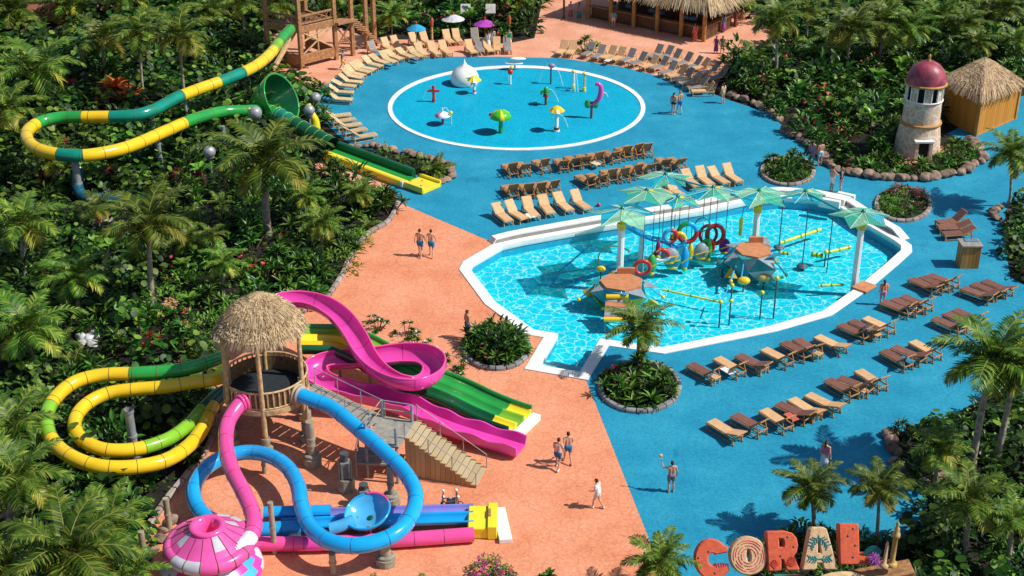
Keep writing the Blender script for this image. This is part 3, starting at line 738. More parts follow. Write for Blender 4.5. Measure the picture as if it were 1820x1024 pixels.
# curved blue drain pipe
pts = spline([P(140, 300, 1.6), P(138, 330, 0.8), P(150, 350, 0.4), P(180, 353, 0.35), P(215, 352, 0.3)], 0.15)
root = thing('drain_pipe', 'dark teal curved pipe at the foot of the thick grey column', 'pipe', (pts[0].x, pts[0].y, 0))
colour_runs(root, pts, 0.36, [(1, mat('dark_teal_pipe', (0.008, 0.10, 0.17), 0.25, var=0.1))], joint, 1.0, name='pipe')
# ================================================================ thatch
def thatch(mb, tip, base_pts, rows=9, per=26, over=0.5, seed=1, thick=0.035, wd=0.07):
    """straw laid on the faces between a tip (or ridge) and a closed eave loop"""
    rnd = random.Random(seed); n = len(base_pts)
    for i in range(n):
        a, b = base_pts[i], base_pts[(i+1) % n]
        ta = tip(i) if callable(tip) else tip; tb = tip((i+1) % n) if callable(tip) else tip
        nrm = (b-a).cross(ta-a).normalized() if (ta-a).length > 1e-4 else Vector((0, 0, 1))
        if nrm.z < 0: nrm = -nrm
        for r in range(rows):
            t0 = r/rows
            cnt = max(1, int(per*(1-t0*0.75)))
            for k in range(cnt):
                u = rnd.random(); t = max(0.0, t0+rnd.uniform(-0.08, 0.08))
                base = a.lerp(b, u); top = ta.lerp(tb, u)
                d = (base-top)
                L = d.length
                if L < 1e-3: continue
                d.normalize()
                p = base.lerp(top, min(0.995, t+0.34))
                ln = L*0.36+over*rnd.uniform(0.35, 1.1)
                q = p+d*ln+nrm*rnd.uniform(0.0, 0.10)+Vector((0, 0, -rnd.uniform(0, 0.12) if t < 0.1 else 0))
                p = p+nrm*0.02
                sd = d.cross(nrm).normalized(); w = wd*rnd.uniform(0.5, 1.2)
                sk = sd*rnd.uniform(-0.12, 0.12)
                m = p.lerp(q, 0.55)+nrm*(0.03+rnd.uniform(0, 0.03))
                mb.add([p-sd*w*0.5, p+sd*w*0.5, m+sd*w*0.5+sk*0.5, m-sd*w*0.5+sk*0.5, q+sd*w*0.15+sk, q-sd*w*0.15+sk, m+nrm*thick],
                       [[0, 1, 6], [1, 2, 6], [2, 4, 5, 3], [2, 3, 6], [3, 0, 6]], 0, False)
# ================================================================ thatched slide tower
root = thing('slide_tower', 'round slide tower on posts under a shaggy straw cone roof', 'tower', TC)
def ring(r, z, n, a0=0.0): return [TC+Vector((r*math.cos(a0+2*math.pi*k/n), r*math.sin(a0+2*math.pi*k/n), z)) for k in range(n)]
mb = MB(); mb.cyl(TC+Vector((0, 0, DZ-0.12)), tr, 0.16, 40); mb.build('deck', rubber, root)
mb = MB(); mb.lathe([(tr-0.08, DZ-0.2), (tr+0.10, DZ-0.2), (tr+0.10, DZ+0.06), (tr-0.02, DZ+0.06)], TC, 40, smooth=False); mb.build('deck_rim', woodl, root)
mb = MB()
mb.tube(ring(tr+0.02, DZ+0.95, 40), 0.055, 8, closed=True); mb.tube(ring(tr+0.02, DZ+0.12, 40), 0.045, 8, closed=True)
for q in ring(tr+0.02, DZ+0.1, 46): mb.box(q+Vector((0, 0, 0.42)), (0.07, 0.07, 0.82), math.atan2(q.y-TC.y, q.x-TC.x))
rail = mb.build('railing', woodl, root)
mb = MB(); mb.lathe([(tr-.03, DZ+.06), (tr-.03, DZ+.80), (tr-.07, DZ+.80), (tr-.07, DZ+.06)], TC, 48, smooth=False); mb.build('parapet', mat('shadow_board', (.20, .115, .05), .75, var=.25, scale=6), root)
eave = zat(TC.y, 576); tipz = zat(TC.y, 522)
for k, a in enumerate((-86, -20, 40, 100, 165, 215)):
    q = TC+Vector((tr*math.cos(R(a)), tr*math.sin(R(a)), 0))
    mb = MB(); mb.tube([q, q+Vector((0, 0, DZ)), q+Vector((0, 0, eave+0.02))], [0.13, 0.12, 0.10], 12)
    ps = mb.build('post', woodl, root)
    mb = MB(); mb.lathe([(0.16, 1.0), (0.20, 0.98), (0.20, 0.45), (0.32, 0.43), (0.32, 0.0)], q, 18, smooth=False); mb.build('footing', conc, ps)
mb = MB()
for k in range(8):
    a = 2*math.pi*k/8; d = Vector((math.cos(a), math.sin(a), 0)); mb.beam(TC+Vector((0, 0, DZ-0.2)), TC+d*tr+Vector((0, 0, DZ-0.2)), 0.1, 0.14)
mb.build('deck_joist', woodd, root)
er = 2.05
tip = TC+Vector((0, 0, tipz))
mb = MB(); n = 28
base = ring(er-0.1, eave, n); mid = ring(er*0.62, eave+(tipz-eave)*0.52, n)
mb.add(base+mid+[tip], [[k, (k+1) % n, n+(k+1) % n, n+k] for k in range(n)]+[[n+k, n+(k+1) % n, 2*n] for k in range(n)], 0, True)
mb.lathe([(er-0.1, eave), (er-0.3, eave-0.1), (0.1, eave+0.5)], TC, n)
rf = mb.build('roof', strawd, root)
mb = MB(); thatch(mb, lambda i: mid[i % n], base, rows=7, per=30, over=0.36, seed=3, wd=0.042)
thatch(mb, tip, mid, rows=6, per=28, over=0.40, seed=4, wd=0.04)
mb.build('straw_layer', straw, rf)
# ---------------- stairs behind the blue tube
S0, S1 = P(722, 846), P(846, 868)
d = (S1-S0); Ls = d.length; d.normalize(); nr = Vector((-d.y, d.x, 0))
if nr.y < 0: nr = -nr
PH = 2.05; W = 1.5; NS = 14
tan = islandmat('tan_board', [(0.40, 0.25, 0.11), (0.47, 0.30, 0.14), (0.52, 0.35, 0.17)], 0.7)
tanm = mat('tan_panel', (0.46, 0.29, 0.13), 0.7, var=0.18, scale=3, bump=0.15)
root = thing('staircase', 'tan timber staircase with thin steel handrails leading up to a small landing', 'staircase', S0)
for side in (0, 1):
    o = nr*(W*side); mb = MB()
    for k in range(NS):
        x0, x1 = Ls*k/NS, Ls*(k+1)/NS; z = PH*(1-k/NS)
        for xa, xb in ((x0, x1),):
            b = S0+d*xa+o; c_ = S0+d*(xb-0.012)+o
            mb.add([b, c_, c_+Vector((0, 0, z)), b+Vector((0, 0, z)), b+nr*0.07, c_+nr*0.07, c_+nr*0.07+Vector((0, 0, z)), b+nr*0.07+Vector((0, 0, z))],
                   [[0, 1, 2, 3], [5, 4, 7, 6], [3, 2, 6, 7], [1, 5, 6, 2]])
    mb.build('side_panel', tan, root)
mb = MB()
for k in range(NS):
    z = PH*(1-k/NS)-0.05; cpos = S0+d*(Ls*(k+0.5)/NS)+nr*(W/2+0.035)
    mb.box(cpos+Vector((0, 0, z)), (Ls/NS+0.03, W-0.08, 0.05), math.atan2(d.y, d.x))
mb.build('tread', islandmat('tread_board', [(0.42, 0.33, 0.2), (0.52, 0.42, 0.26)], 0.7), root)
mb = MB()
for side in (0.0, W+0.07):
    o = nr*side
    for hh in (0.8,): mb.tube([S0+o+Vector((0, 0, PH+hh)), S1+o+Vector((0, 0, hh))], 0.018, 6)
    for k in range(4):
        b = S0+d*Ls*k/3+o; z = PH*(1-k/3); mb.tube([b+Vector((0, 0, z)), b+Vector((0, 0, z+0.82))], 0.022, 6)
mb.build('handrail', steel, root)
mb = MB(); pc_ = S0-d*0.85+nr*0.35
rz = math.atan2(d.y, d.x)
greyd = mat('grey_deck_board', (0.30, 0.28, 0.24), 0.8, var=0.15, scale=5)
mb.box(pc_+Vector((0, 0, PH-0.06)), (1.68, 2.2, 0.12), rz); pf = mb.build('landing', greyd, root)
mb = MB()
for sx in (-0.75, 0.7):
    for sy in (-1.0, 1.0): q = pc_+d*sx+nr*sy; mb.cyl((q.x, q.y, 0), 0.07, PH+0.9, 8)
q0 = pc_-d*0.75
for hh in (0.45, 0.9):
    mb.tube([pc_-d*0.78-nr*1.0+Vector((0, 0, PH+hh)), pc_-d*0.78+nr*1.0+Vector((0, 0, PH+hh)), pc_+d*0.7+nr*1.02+Vector((0, 0, PH+hh))], 0.025, 6)
mb.build('landing_rail', steel, root)
mb = MB(); U0 = pc_-d*0.8+nr*0.5+Vector((0, 0, PH)); U1 = TC+Vector((tr*0.98, 0.15, DZ))
dd = (U1-U0); dh = Vector((dd.x, dd.y, 0)).normalized(); nh = Vector((-dh.y, dh.x, 0))
NU = 9
for k in range(NU):
    q = U0.lerp(U1, (k+0.5)/NU); mb.box(q, (dd.length/NU*0.9, 1.0, 0.05), math.atan2(dh.y, dh.x))
mb.build('tread', greyd, root)
mb = MB()
for sg in (-0.52, 0.52):
    mb.beam(U0+nh*sg-Vector((0, 0, .1)), U1+nh*sg-Vector((0, 0, .1)), 0.06, 0.24)
mb.build('stringer', tanm, root)
mb = MB()
for sg in (-0.55, 0.55):
    for hh in (0.85,): mb.tube([U0+nh*sg+Vector((0, 0, hh)), U1+nh*sg+Vector((0, 0, hh))], 0.022, 6)
    for k in range(4): q = U0.lerp(U1, k/3)+nh*sg; mb.tube([q, q+Vector((0, 0, .87))], 0.022, 6)
mb.build('handrail', steel, root)
# lower landing with rail and pump boxes
c = P(664, 838); root = thing('service_platform', 'low grey service platform with thin rails under the blue tube', 'platform', c)
mb = MB(); mb.box(c+Vector((0, 0, 0.82)), (1.5, 1.3, 0.10), R(-4)); mb.build('deck', greyd, root)
mb = MB()
for sx in (-0.7, 0.7):
    for sy in (-0.58, 0.58): mb = MB(); q = c+Vector((sx, sy, 0)); mb.tube([q, q+Vector((0, 0, 1.6))], 0.035, 8); mb.build('post', steel, root)
mb = MB()
for hh in (1.25, 1.6):
    mb.tube([c+Vector((0.7, -0.58, hh)), c+Vector((-0.7, -0.58, hh)), c+Vector((-0.7, 0.58, hh))], 0.022, 6)
mb.build('rail', steel, root)
mb = MB(); mb.beam(c+Vector((0.7, 0.1, 0.8)), c+Vector((2.1, 0.9, 0.05)), 0.5, 0.08); mb.build('ramp', tanm, root)
for px, py, h, lb in ((616, 872, 1.75, 'grey green pump box with a capped riser beside the service platform'), (648, 898, 0.95, 'round footed pump box in front of the service platform')):
    c = P(px, py); root = thing('pump_box', lb, 'pump', c)
    gg = mat('pump_paint', (0.20, 0.21, 0.17), 0.6, var=0.25, scale=3)
    mb = MB(); mb.prism([c+Vector((0.40*math.cos(R(a)), 0.36*math.sin(R(a)), 0)) for a in range(20, 380, 60)], 0, h*0.40); mb.build('plinth', conc, root)
    mb = MB(); mb.box(c+Vector((0, 0, h*0.66)), (0.46, 0.42, h*0.5), R(10)); mb.build('casing', gg, root)
    mb = MB(); mb.cyl(c+Vector((0, 0, h*0.9)), 0.16, h*0.22, 14); mb.cyl(c+Vector((0, 0, h*1.1)), 0.2, 0.08, 14)
    for s_ in (-1, 1): mb.tube([c+Vector((0.28*s_, -0.24, h*0.4)), c+Vector((0.28*s_, -0.24, h*1.0))], 0.04, 8)
    mb.build('riser', dsteel, root)
# ================================================================ timber tower (upper left)
c = P(537, 122)
root = thing('timber_tower', 'tall square timber tower with cross braces where the upper slide starts', 'tower', c)
def tw(dx, dy, z): return Vector((c.x+dx, c.y+dy, z))
def upz(py, y): return zat(y, py)
ZD, ZR, ZT = 3.3, 4.4, 6.0
corners = [(0, 0), (2.6, 2.4), (-0.2, 5.2), (-3.0, 1.6)]
for (x, y) in corners+[(3.9, 3.6), (4.9, 5.6), (5.5, 6.6)]:
    mb = MB(); mb.box(tw(x, y, 3.1), (0.34, 0.34, 6.2), R(40)); mb.build('post', wood, root)
def span(a, b, z, w, h, name, m=None):
    mb = MB(); mb.beam(tw(*corners[a], z), tw(*corners[b], z), w, h); mb.build(name, m or wood, root)
for z, h in ((0.75, 0.8), (ZD, 0.55), (ZT, 0.6)):
    span(0, 1, z, 0.22, h, 'beam'); span(3, 0, z, 0.22, h, 'beam'); span(1, 2, z, 0.22, h, 'beam')
mb = MB(); mb.prism([tw(x, y, 0) for x, y in corners], ZD-0.05, ZD+0.1); mb.build('deck', woodd, root)
mb = MB(); mb.prism([tw(x*1.06, y*1.06, 0) for x, y in corners], ZT+0.3, ZT+0.5); mb.build('roof', woodl, root)
for a, b in ((0, 1), (3, 0)):
    A, B = tw(*corners[a], 0), tw(*corners[b], 0)
    mb = MB()
    mb.beam(A+Vector((0, 0, ZR)), B+Vector((0, 0, ZR)), 0.12, 0.16); mb.beam(A+Vector((0, 0, ZD+.45)), B+Vector((0, 0, ZD+.45)), 0.1, 0.12)
    for k in range(7):
        p0, p1 = A.lerp(B, k/7), A.lerp(B, (k+1)/7)
        mb.tube([p0+Vector((0, 0, ZD+.45)), p1+Vector((0, 0, ZR))], 0.03, 5); mb.tube([p1+Vector((0, 0, ZD+.45)), p0+Vector((0, 0, ZR))], 0.03, 5)
    mb.build('railing', wood, root)
A, B = tw(*corners[0], 0), tw(*corners[1], 0)
for p0, p1, z0, z1 in ((0.08, 0.92, 1.2, 3.0), (0.92, 0.08, 1.2, 3.0), (0.05, 0.75, 2.2, 3.0), (0.5, 0.5, 1.2, 3.0)):
    mb = MB(); mb.tube([A.lerp(B, p0)+Vector((0, 0, z0)), A.lerp(B, p1)+Vector((0, 0, z1))], 0.08, 7); mb.build('brace', woodl, root)
A, B = tw(2.6, 2.4, 0), tw(3.9, 3.6, 0)
mb = MB(); mb.beam(A+Vector((0, 0, 3.2)), B+Vector((0, 0, 3.2)), 1.2, 0.2); mb.beam(A+Vector((0, 0, 0.9)), B+Vector((0, 0, 3.0)), 0.12, 0.12); mb.beam(A+Vector((0, 0, 3.0)), B+Vector((0, 0, 0.9)), 0.12, 0.12); mb.build('side_bay', wood, root)
mb = MB()
for k in range(11):
    q = tw(3.9+1.6*k/10, 3.6+3.0*k/10, 3.2-2.9*k/10); mb.box(q, (0.32, 1.2, 0.07), R(60))
mb.build('stair_tread', wood, root)
mb = MB(); mb.beam(P(524, 55, 3.0), P(476, 140, 0.3), 0.28, 0.34); mb.build('raking_beam', woodl, root)
mb = MB(); mb.box(tw(-1.4, 0.9, 0.35), (2.6, 0.4, 0.5), R(-28)); mb.build('plinth_beam', wood, root)
# ================================================================ thatched bar
c = P(1250, 76)
root = thing('thatched_bar', 'long open-fronted bar under a shaggy straw roof at the top of the terrace', 'bar', c)
A, B, Cc = c, P(1042, 34), P(1282, 50)
dx = (A-B).normalized(); dy = Vector((-dx.y, dx.x, 0)); LB = (A-B).length; DB = 7.0
if dy.y < 0: dy = -dy
def bp(u, w, z): return B+dx*u+dy*w+Vector((0, 0, z))
rz = math.atan2(dx.y, dx.x)
mb = MB(); mb.prism([bp(-0.3, 0.6, 0), bp(LB-0.2, 0.6, 0), bp(LB-0.2, DB, 0), bp(-0.3, DB, 0)], 0.0, 0.12); mb.build('floor_slab', woodd, root)
mb = MB(); mb.box(bp(LB/2-0.3, 0.9, 0.58), (LB-0.8, 0.3, 0.95), rz); mb.box(bp(LB-0.6, 3.4, 0.6), (0.3, 5, 0.95), rz); mb.build('counter_front', woodd, root)
mb = MB(); mb.box(bp(LB/2-0.3, 0.85, 1.10), (LB-0.5, 0.6, 0.08), rz); mb.box(bp(LB-0.55, 3.4, 1.12), (0.5, 5, 0.08), rz); mb.build('counter_top', wood, root)
mb = MB(); mb.box(bp(LB/2, 4.4, 1.5), (LB-1.5, 0.3, 2.8), rz); mb.build('back_wall', woodd, root)
for k in range(6):
    u = LB*k/5-(0.15 if k == 5 else 0)
    mb = MB(); q = bp(u, 0.3, 0); mb.cyl(q, 0.20, 2.9, 12); mb.build('post', mat('bar_post', (0.42, 0.22, 0.06), 0.6, var=0.2), root)
mb = MB(); q = bp(LB-0.1, DB-1, 0); mb.cyl(q, 0.16, 2.9, 12); mb.build('post', mat('red_brown_post', (0.22, 0.05, 0.03), 0.6), root)
mb = MB()
for u in (1.4, 3.0, 5.2, 6.0, 8.4, 9.0): mb = MB(); mb.box(bp(u*LB/11, 2.0, 1.35), (0.6, 0.4, 0.3), rz); mb.build('drinks_cooler', mat('cooler_blue', (0.08, 0.25, 0.45), 0.4), root)
eavez = 3.0; ov = 0.35
loop = [bp(-1.5, -ov, eavez), bp(LB*0.33, -ov, eavez-0.05), bp(LB*0.66, -ov, eavez), bp(LB+0.6, -ov, eavez-0.1), bp(LB+1.3, DB*0.33, eavez), bp(LB+1.0, DB+1, eavez), bp(-1.5, DB+1, eavez)]
r0, r1 = bp(1.5, DB/2, 6.0), bp(LB-2.5, DB/2, 6.0)
tips = [r0, r0.lerp(r1, .36), r0.lerp(r1, .75), r1, r1, r1, r0]
mb = MB(); vs = loop+tips; n = len(loop)
mb.add(vs, [[k, (k+1) % n, n+(k+1) % n, n+k] for k in range(n)], 0); rf = mb.build('roof', strawd, root)
mb = MB(); thatch(mb, lambda i: tips[i % n], loop, rows=16, per=64, over=0.55, seed=8, wd=0.11); mb.build('straw_layer', straw, rf)
# ================================================================ hut
c = P(1734, 242)
L0, R0 = P(1668, 206), P(1803, 212)
root = thing('thatched_hut', 'square ochre hut with a straw hip roof behind the stone lighthouse', 'hut', c)
och = mat('ochre_board', (0.50, 0.23, 0.045), 0.6, var=0.12, scale=2)
cor = [c, R0, R0+L0-c, L0]; HW = 2.9
nb = 18
ochb = islandmat('ochre_plank', [(0.50, 0.20, 0.028), (0.55, 0.225, 0.034), (0.60, 0.25, 0.042)], 0.6)
for k in range(4):
    a, b = cor[k], cor[(k+1) % 4]; mb = MB()
    for j in range(nb):
        p0, p1 = a.lerp(b, (j+0.02)/nb), a.lerp(b, (j+0.98)/nb); m_ = (p0+p1)/2
        mb.mbox(Matrix.Translation(m_+Vector((0, 0, HW/2))) @ Matrix.Rotation(math.atan2((b-a).y, (b-a).x), 4, 'Z'), ((p1-p0).length, 0.08, HW))
    mb.build('wall', ochb, root)
for q in cor:
    mb = MB(); mb.box(q+Vector((0, 0, HW/2)), (0.26, 0.26, HW), R(40)); mb.build('corner_post', och, root)
mb = MB()
for k in range(4): mb.beam(cor[k]+Vector((0, 0, 0.06)), cor[(k+1) % 4]+Vector((0, 0, 0.06)), 0.16, 0.12)
mb.build('sill_beam', och, root)
ce = (c+R0+L0+R0+L0-c)/4; tip = ce+Vector((0, 0, 4.7))
loop = []
for k in range(4):
    for t in (0, .25, .5, .75): q = cor[k].lerp(cor[(k+1) % 4], t); v = q-ce; loop.append(ce+v*1.16+Vector((0, 0, HW-0.05)))
n = len(loop); mb = MB(); mb.add(loop+[tip], [[k, (k+1) % n, n] for k in range(n)]); rf = mb.build('roof', strawd, root)
mb = MB(); thatch(mb, tip, loop, rows=12, per=26, over=0.32, seed=11, wd=0.11); mb.build('straw_layer', islandmat('brown_straw', [(0.24, 0.16, 0.09), (0.38, 0.26, 0.15), (0.50, 0.35, 0.21), (0.58, 0.42, 0.26)]), rf)
# ================================================================ lighthouse
c = P(1628, 272)
root = thing('stone_lighthouse', 'small tapering stone lighthouse with a dusky pink dome', 'lighthouse', c)
stone = pavemat('rubble_stone', (0.58, 0.40, 0.285), (0.44, 0.29, 0.20), (0.68, 0.52, 0.39), (0.76, 0.67, 0.56), 0.60, 0.10, 0.8, fine=9, bump=0.4, warp=0.7)
zd = zat(c.y, 147); zb = zat(c.y, 215); zw = zat(c.y, 175)
mb = MB(); n = 48
door = lambda k: -math.pi*0.56 < (2*math.pi*k/n-2*math.pi) < -math.pi*0.44
prof = [(1.62, 0.0), (1.50, 1.35), (1.34, zb)]
vs = [c+Vector((r*math.cos(2*math.pi*k/n), r*math.sin(2*math.pi*k/n), z)) for r, z in prof for k in range(n)]
fs = []
dk = [k for k in range(n) if 34 <= k <= 37]
for i in range(2):
    for k in range(n):
        if i == 0 and k in dk: continue
        fs.append([i*n+k, i*n+(k+1) % n, (i+1)*n+(k+1) % n, (i+1)*n+k])
mb.add(vs, fs, 0, True)
mb.build('lower_wall', stone, root)
mb = MB()
prof = [(1.30, zb), (1.27, zw), (1.26, zw), (1.22, zd)]
vs = [c+Vector((r*math.cos(2*math.pi*k/n), r*math.sin(2*math.pi*k/n), z)) for r, z in prof for k in range(n)]
fs = []
for i in (0, 2):
    for k in range(n):
        if i == 2 and k % 6 in (1, 2, 3): continue
        fs.append([i*n+k, i*n+(k+1) % n, (i+1)*n+(k+1) % n, (i+1)*n+k])
mb.add(vs, fs, 0, True); mb.build('upper_wall', stone, root)
mb = MB(); mb.lathe([(1.0, zw-0.2), (1.0, zd)], c, 24); mb.cyl(c+Vector((0, 0, zw-0.25)), 1.22, 0.06, 24); mb.cyl(c+Vector((0, 0, .05)), 1.3, 1.2, 24, r2=1.2); mb.build('dark_interior', dark, root)
for k in range(8):
    mb = MB()
    a0 = 2*math.pi*(6*k+1)/n; a1 = 2*math.pi*(6*k+4)/n
    for a in (a0, a1):
        q = c+Vector((1.25*math.cos(a), 1.25*math.sin(a), 0)); mb.box(q+Vector((0, 0, (zw+zd)/2)), (0.12, 0.07, zd-zw), a)
    mb.build('window', kerbw, root)
band = mat('ochre_band', (0.50, 0.25, 0.07), 0.6, var=0.15)
mb = MB(); mb.lathe([(1.28, zb-0.10), (1.44, zb-0.10), (1.46, zb), (1.42, zb+0.08), (1.28, zb+0.08)], c, 48); mb.build('band', band, root)
mb = MB(); mb.lathe([(1.22, zd-0.06), (1.44, zd-0.06), (1.46, zd+0.02), (1.40, zd+0.10), (1.2, zd+0.10)], c, 48); mb.build('cornice', band, root)
mb = MB(); mb.lathe([(1.25, zw-0.04), (1.34, zw-0.04), (1.34, zw+0.05), (1.25, zw+0.05)], c, 48); mb.build('sill_band', kerbw, root)
zt = zat(c.y, 108)
dome = mat('dusky_pink_dome', (0.34, 0.06, 0.095), 0.42, var=0.4, scale=1.6, coat=0.0)
mb = MB(); mb.lathe([(1.36*math.cos(R(a)), zd+0.10+(zt-zd-0.1)*math.sin(R(a))) for a in range(0, 91, 6)], c, 48); dm = mb.build('dome', dome, root)
mb = MB(); mb.lathe([(0.0, zt+0.5), (0.08, zt+0.42), (0.12, zt+0.3), (0.06, zt+0.2), (0.14, zt+0.06), (0.16, zt-0.03)], c, 14); mb.build('finial', band, dm)
mb = MB(); mb.box(c+Vector((-0.02, -1.52, 1.45)), (1.35, 0.45, 0.14)); mb.build('lintel', kerbw, root)
for s_ in (-1, 1):
    mb = MB(); mb.box(c+Vector((0.50*s_, -1.53, 0.68)), (0.26, 0.3, 1.36)); mb.build('door_jamb', stone, root)
mb = MB(); mb.box(c+Vector((0, -1.42, 0.68)), (0.78, 0.06, 1.36)); mb.build('doorway', dark, root)
# ================================================================ planters
def planter(px_poly, label, stone_m, w=0.28, h=0.22, seg=0.62, name='stone_planter'):
    pts = [P(*p) for p in px_poly]; c = sum(pts, Vector())/len(pts)
    root = thing(name, label, 'planter', c)
    lp = spline(pts+[pts[0]], seg/6); Lp = len(lp)
    mb = MB(); k = 0
    while k+5 < Lp:
        sg = lp[k:k+6]; mb.sweep([sg[0].lerp(sg[1], .25)]+sg[1:5]+[sg[4].lerp(sg[5], .75)], [(-w/2, -0.02), (w/2, -0.02), (w/2*1.02, h*0.7), (w*0.34, h), (-w*0.34, h), (-w/2*1.02, h*0.7)], smooth=False); k += 5
    mb.build('kerb', stone_m, root)
    mb = MB(); ins = [q for q in lp[:-1]]
    cc = c.copy(); n = len(ins)
    mb.add([Vector((q.x, q.y, 0.1)) for q in ins]+[Vector((cc.x, cc.y, 0.3))], [[i, (i+1) % n, n] for i in range(n)], 0, True); mb.build('soil_bed', soil, root)
    return root
def pell(cx, cy, rx, ry, n=16): return [(cx+rx*math.cos(2*math.pi*k/n), cy+ry*math.sin(2*math.pi*k/n)) for k in range(n)]
PL1 = pell(882, 620, 58, 38); PL2 = pell(1137, 690, 70, 44); PL3 = pell(1400, 306, 46, 25); PL4 = pell(1605, 366, 48, 29)
planter(PL1, 'round kerbed planter of dense shrubs between the plaza and the pool notch', kerbg)
planter(PL2, 'round kerbed planter with one palm beside the pool steps', kerbg)
planter(PL3, 'round kerbed planter of green shrubs behind the tallest pool canopy', kerbs)
planter(PL4, 'round kerbed planter with pink and red flowers right of the pool', kerbs)
# kerb of the jungle along the plaza
def kerbline(px, label, m, w=0.3, h=0.26):
    pts = spline([P(*p) for p in px], 0.12); mb = MB(); k = 0
    while k+6 < len(pts):
        sg = pts[k:k+7]; mb.sweep([sg[0].lerp(sg[1], .3)]+sg[1:6]+[sg[5].lerp(sg[6], .7)], [(-w/2, -0.02), (w/2, -0.02), (w/2, h*0.7), (w*.3, h), (-w*.3, h), (-w/2, h*0.7)], smooth=False); k += 6
    tag(mb.build('kerb', m, loc=pts[0]), label, 'kerb')
kerbline([(708, 362), (690, 396), (652, 420), (620, 465), (605, 497), (565, 546), (500, 562)], 'curving stone kerb between the jungle and the coral plaza', kerbs)
kerbline([(385, 600), (374, 660), (382, 740), (374, 790), (332, 848), (292, 898), (252, 963), (230, 1040)], 'weathered stone kerb along the jungle behind the striped funnel', kerbs)
# planted beds laid over the paving
bed = mat('bed_soil', (0.018, 0.016, 0.008), 0.95, var=0.4, scale=1.5, bump=0.5, bscale=8)
LHB = [(1488, 300), (1510, 306), (1550, 314), (1600, 318), (1650, 316), (1698, 307), (1726, 295), (1740, 283), (1734, 268), (1718, 252), (1690, 240), (1640, 232), (1560, 250), (1480, 262), (1450, 262)]
sheet('planting_bed', [LHB], 0.024, bed)
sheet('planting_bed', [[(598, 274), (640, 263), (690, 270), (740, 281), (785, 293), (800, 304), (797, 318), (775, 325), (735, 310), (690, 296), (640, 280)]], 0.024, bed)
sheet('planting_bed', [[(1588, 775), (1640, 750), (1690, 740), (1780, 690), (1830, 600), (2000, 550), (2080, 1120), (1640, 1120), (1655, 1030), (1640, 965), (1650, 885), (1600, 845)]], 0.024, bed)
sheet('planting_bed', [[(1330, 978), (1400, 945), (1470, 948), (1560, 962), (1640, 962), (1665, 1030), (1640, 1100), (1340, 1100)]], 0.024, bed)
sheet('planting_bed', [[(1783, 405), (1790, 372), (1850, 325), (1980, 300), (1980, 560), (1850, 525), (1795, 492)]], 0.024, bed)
sheet('coral_path', [[(1655, 262), (1690, 258), (1700, 276), (1668, 290), (1600, 298), (1590, 290), (1640, 284)]], 0.03, coral2)
# boulders
boul = mat('boulder', (0.27, 0.18, 0.135), 0.9, var=0.35, scale=2.2, bump=0.6, bscale=6, rnd=0.25)
bgrey = mat('pale_rock', (0.50, 0.50, 0.50), 0.85, var=0.25, scale=2.5, bump=0.5, bscale=6, rnd=0.2)
brown = []
def rockproto(seed, m, name='boulder'):
    rnd = random.Random(seed); bm = bmesh.new(); bmesh.ops.create_icosphere(bm, subdivisions=3, radius=0.5)
    dirs = [(Vector((rnd.gauss(0, 1), rnd.gauss(0, 1), rnd.gauss(0, 1))).normalized(), rnd.uniform(0.30, 0.46)) for _ in range(10)]
    mb = MB()
    vs = []
    for v in bm.verts:
        p = v.co.copy()
        for d, k in dirs:
            e = p.dot(d)
            if e > k: p -= d*(e-k)*0.85
        p.z *= 0.8; p.z += 0.3; vs.append(p)
    mb.add(vs, [[v.index for v in f.verts] for f in bm.faces], 0, False); bm.free()
    me = mb.build(name, m); return me
ROCKS = [Proto(tag(rockproto(s_, boul), 'x', 'rock')) for s_ in (1, 2, 3, 4)]
GROCK = [Proto(tag(rockproto(s_, bgrey), 'x', 'rock')) for s_ in (7, 8)]
rr = random.Random(5)
def rockline(px, n, size, label, group, protos=ROCKS, jit=0.15, sq=0.8):
    pts = spline([P(*p) for p in px], 0.1)
    for k in range(n):
        q = pts[min(len(pts)-1, int(k*(len(pts)-1)/max(1, n-1)))]
        s_ = size*rr.uniform(0.75, 1.2)
        protos[rr.randrange(len(protos))].put((q.x+rr.uniform(-jit, jit), q.y+rr.uniform(-jit, jit), -0.02), rr.uniform(0, 6.28), (s_, s_*rr.uniform(.75, 1), s_*sq), label, group)
rockline([(1393, 236), (1440, 262), (1478, 298), (1505, 309), (1550, 317), (1600, 321), (1650, 319), (1700, 310), (1728, 298), (1744, 284), (1738, 268), (1722, 252)], 46, 0.95, 'brown boulder in the low wall edging the lighthouse bed', 'boulders edging the lighthouse bed')
rockline([(595, 275), (640, 262), (690, 268), (740, 280), (785, 292), (802, 302), (800, 318), (786, 326)], 26, 0.75, 'tan rock edging the small cactus bed by the green run-out slide', 'rocks edging the cactus bed')
rockline([(1300, 172), (1345, 188), (1385, 215)], 9, 0.85, 'dark boulder at the edge of the shrubs behind the standing couple', 'boulders near the shrubs')
rockline([(1584, 775), (1590, 800), (1598, 835), (1625, 862), (1700, 850)], 12, 0.8, 'dark boulder in the shaded bed at the lower right', 'boulders of the shaded bed')
rockline([(1790, 380), (1770, 372), (1765, 385), (1785, 400)], 6, 0.7, 'coral brown rock at the foot of the slender palm', 'rocks under the slender palm')
rockline([(255, 1010), (275, 975), (300, 930)], 6, 0.6, 'brown rock beside the thin grey posts', 'rocks by the posts')
rockline([(160, 408), (185, 404), (205, 398), (195, 412), (170, 415)], 14, 0.8, 'pale grey rock in a heap among the jungle leaves', 'upper heap of pale rocks', GROCK, 0.5)
rockline([(150, 596), (165, 600), (178, 592), (172, 612), (158, 612)], 9, 0.65, 'pale grey rock of the smaller heap left of the straw roofed tower', 'lower heap of pale rocks', GROCK, 0.4)
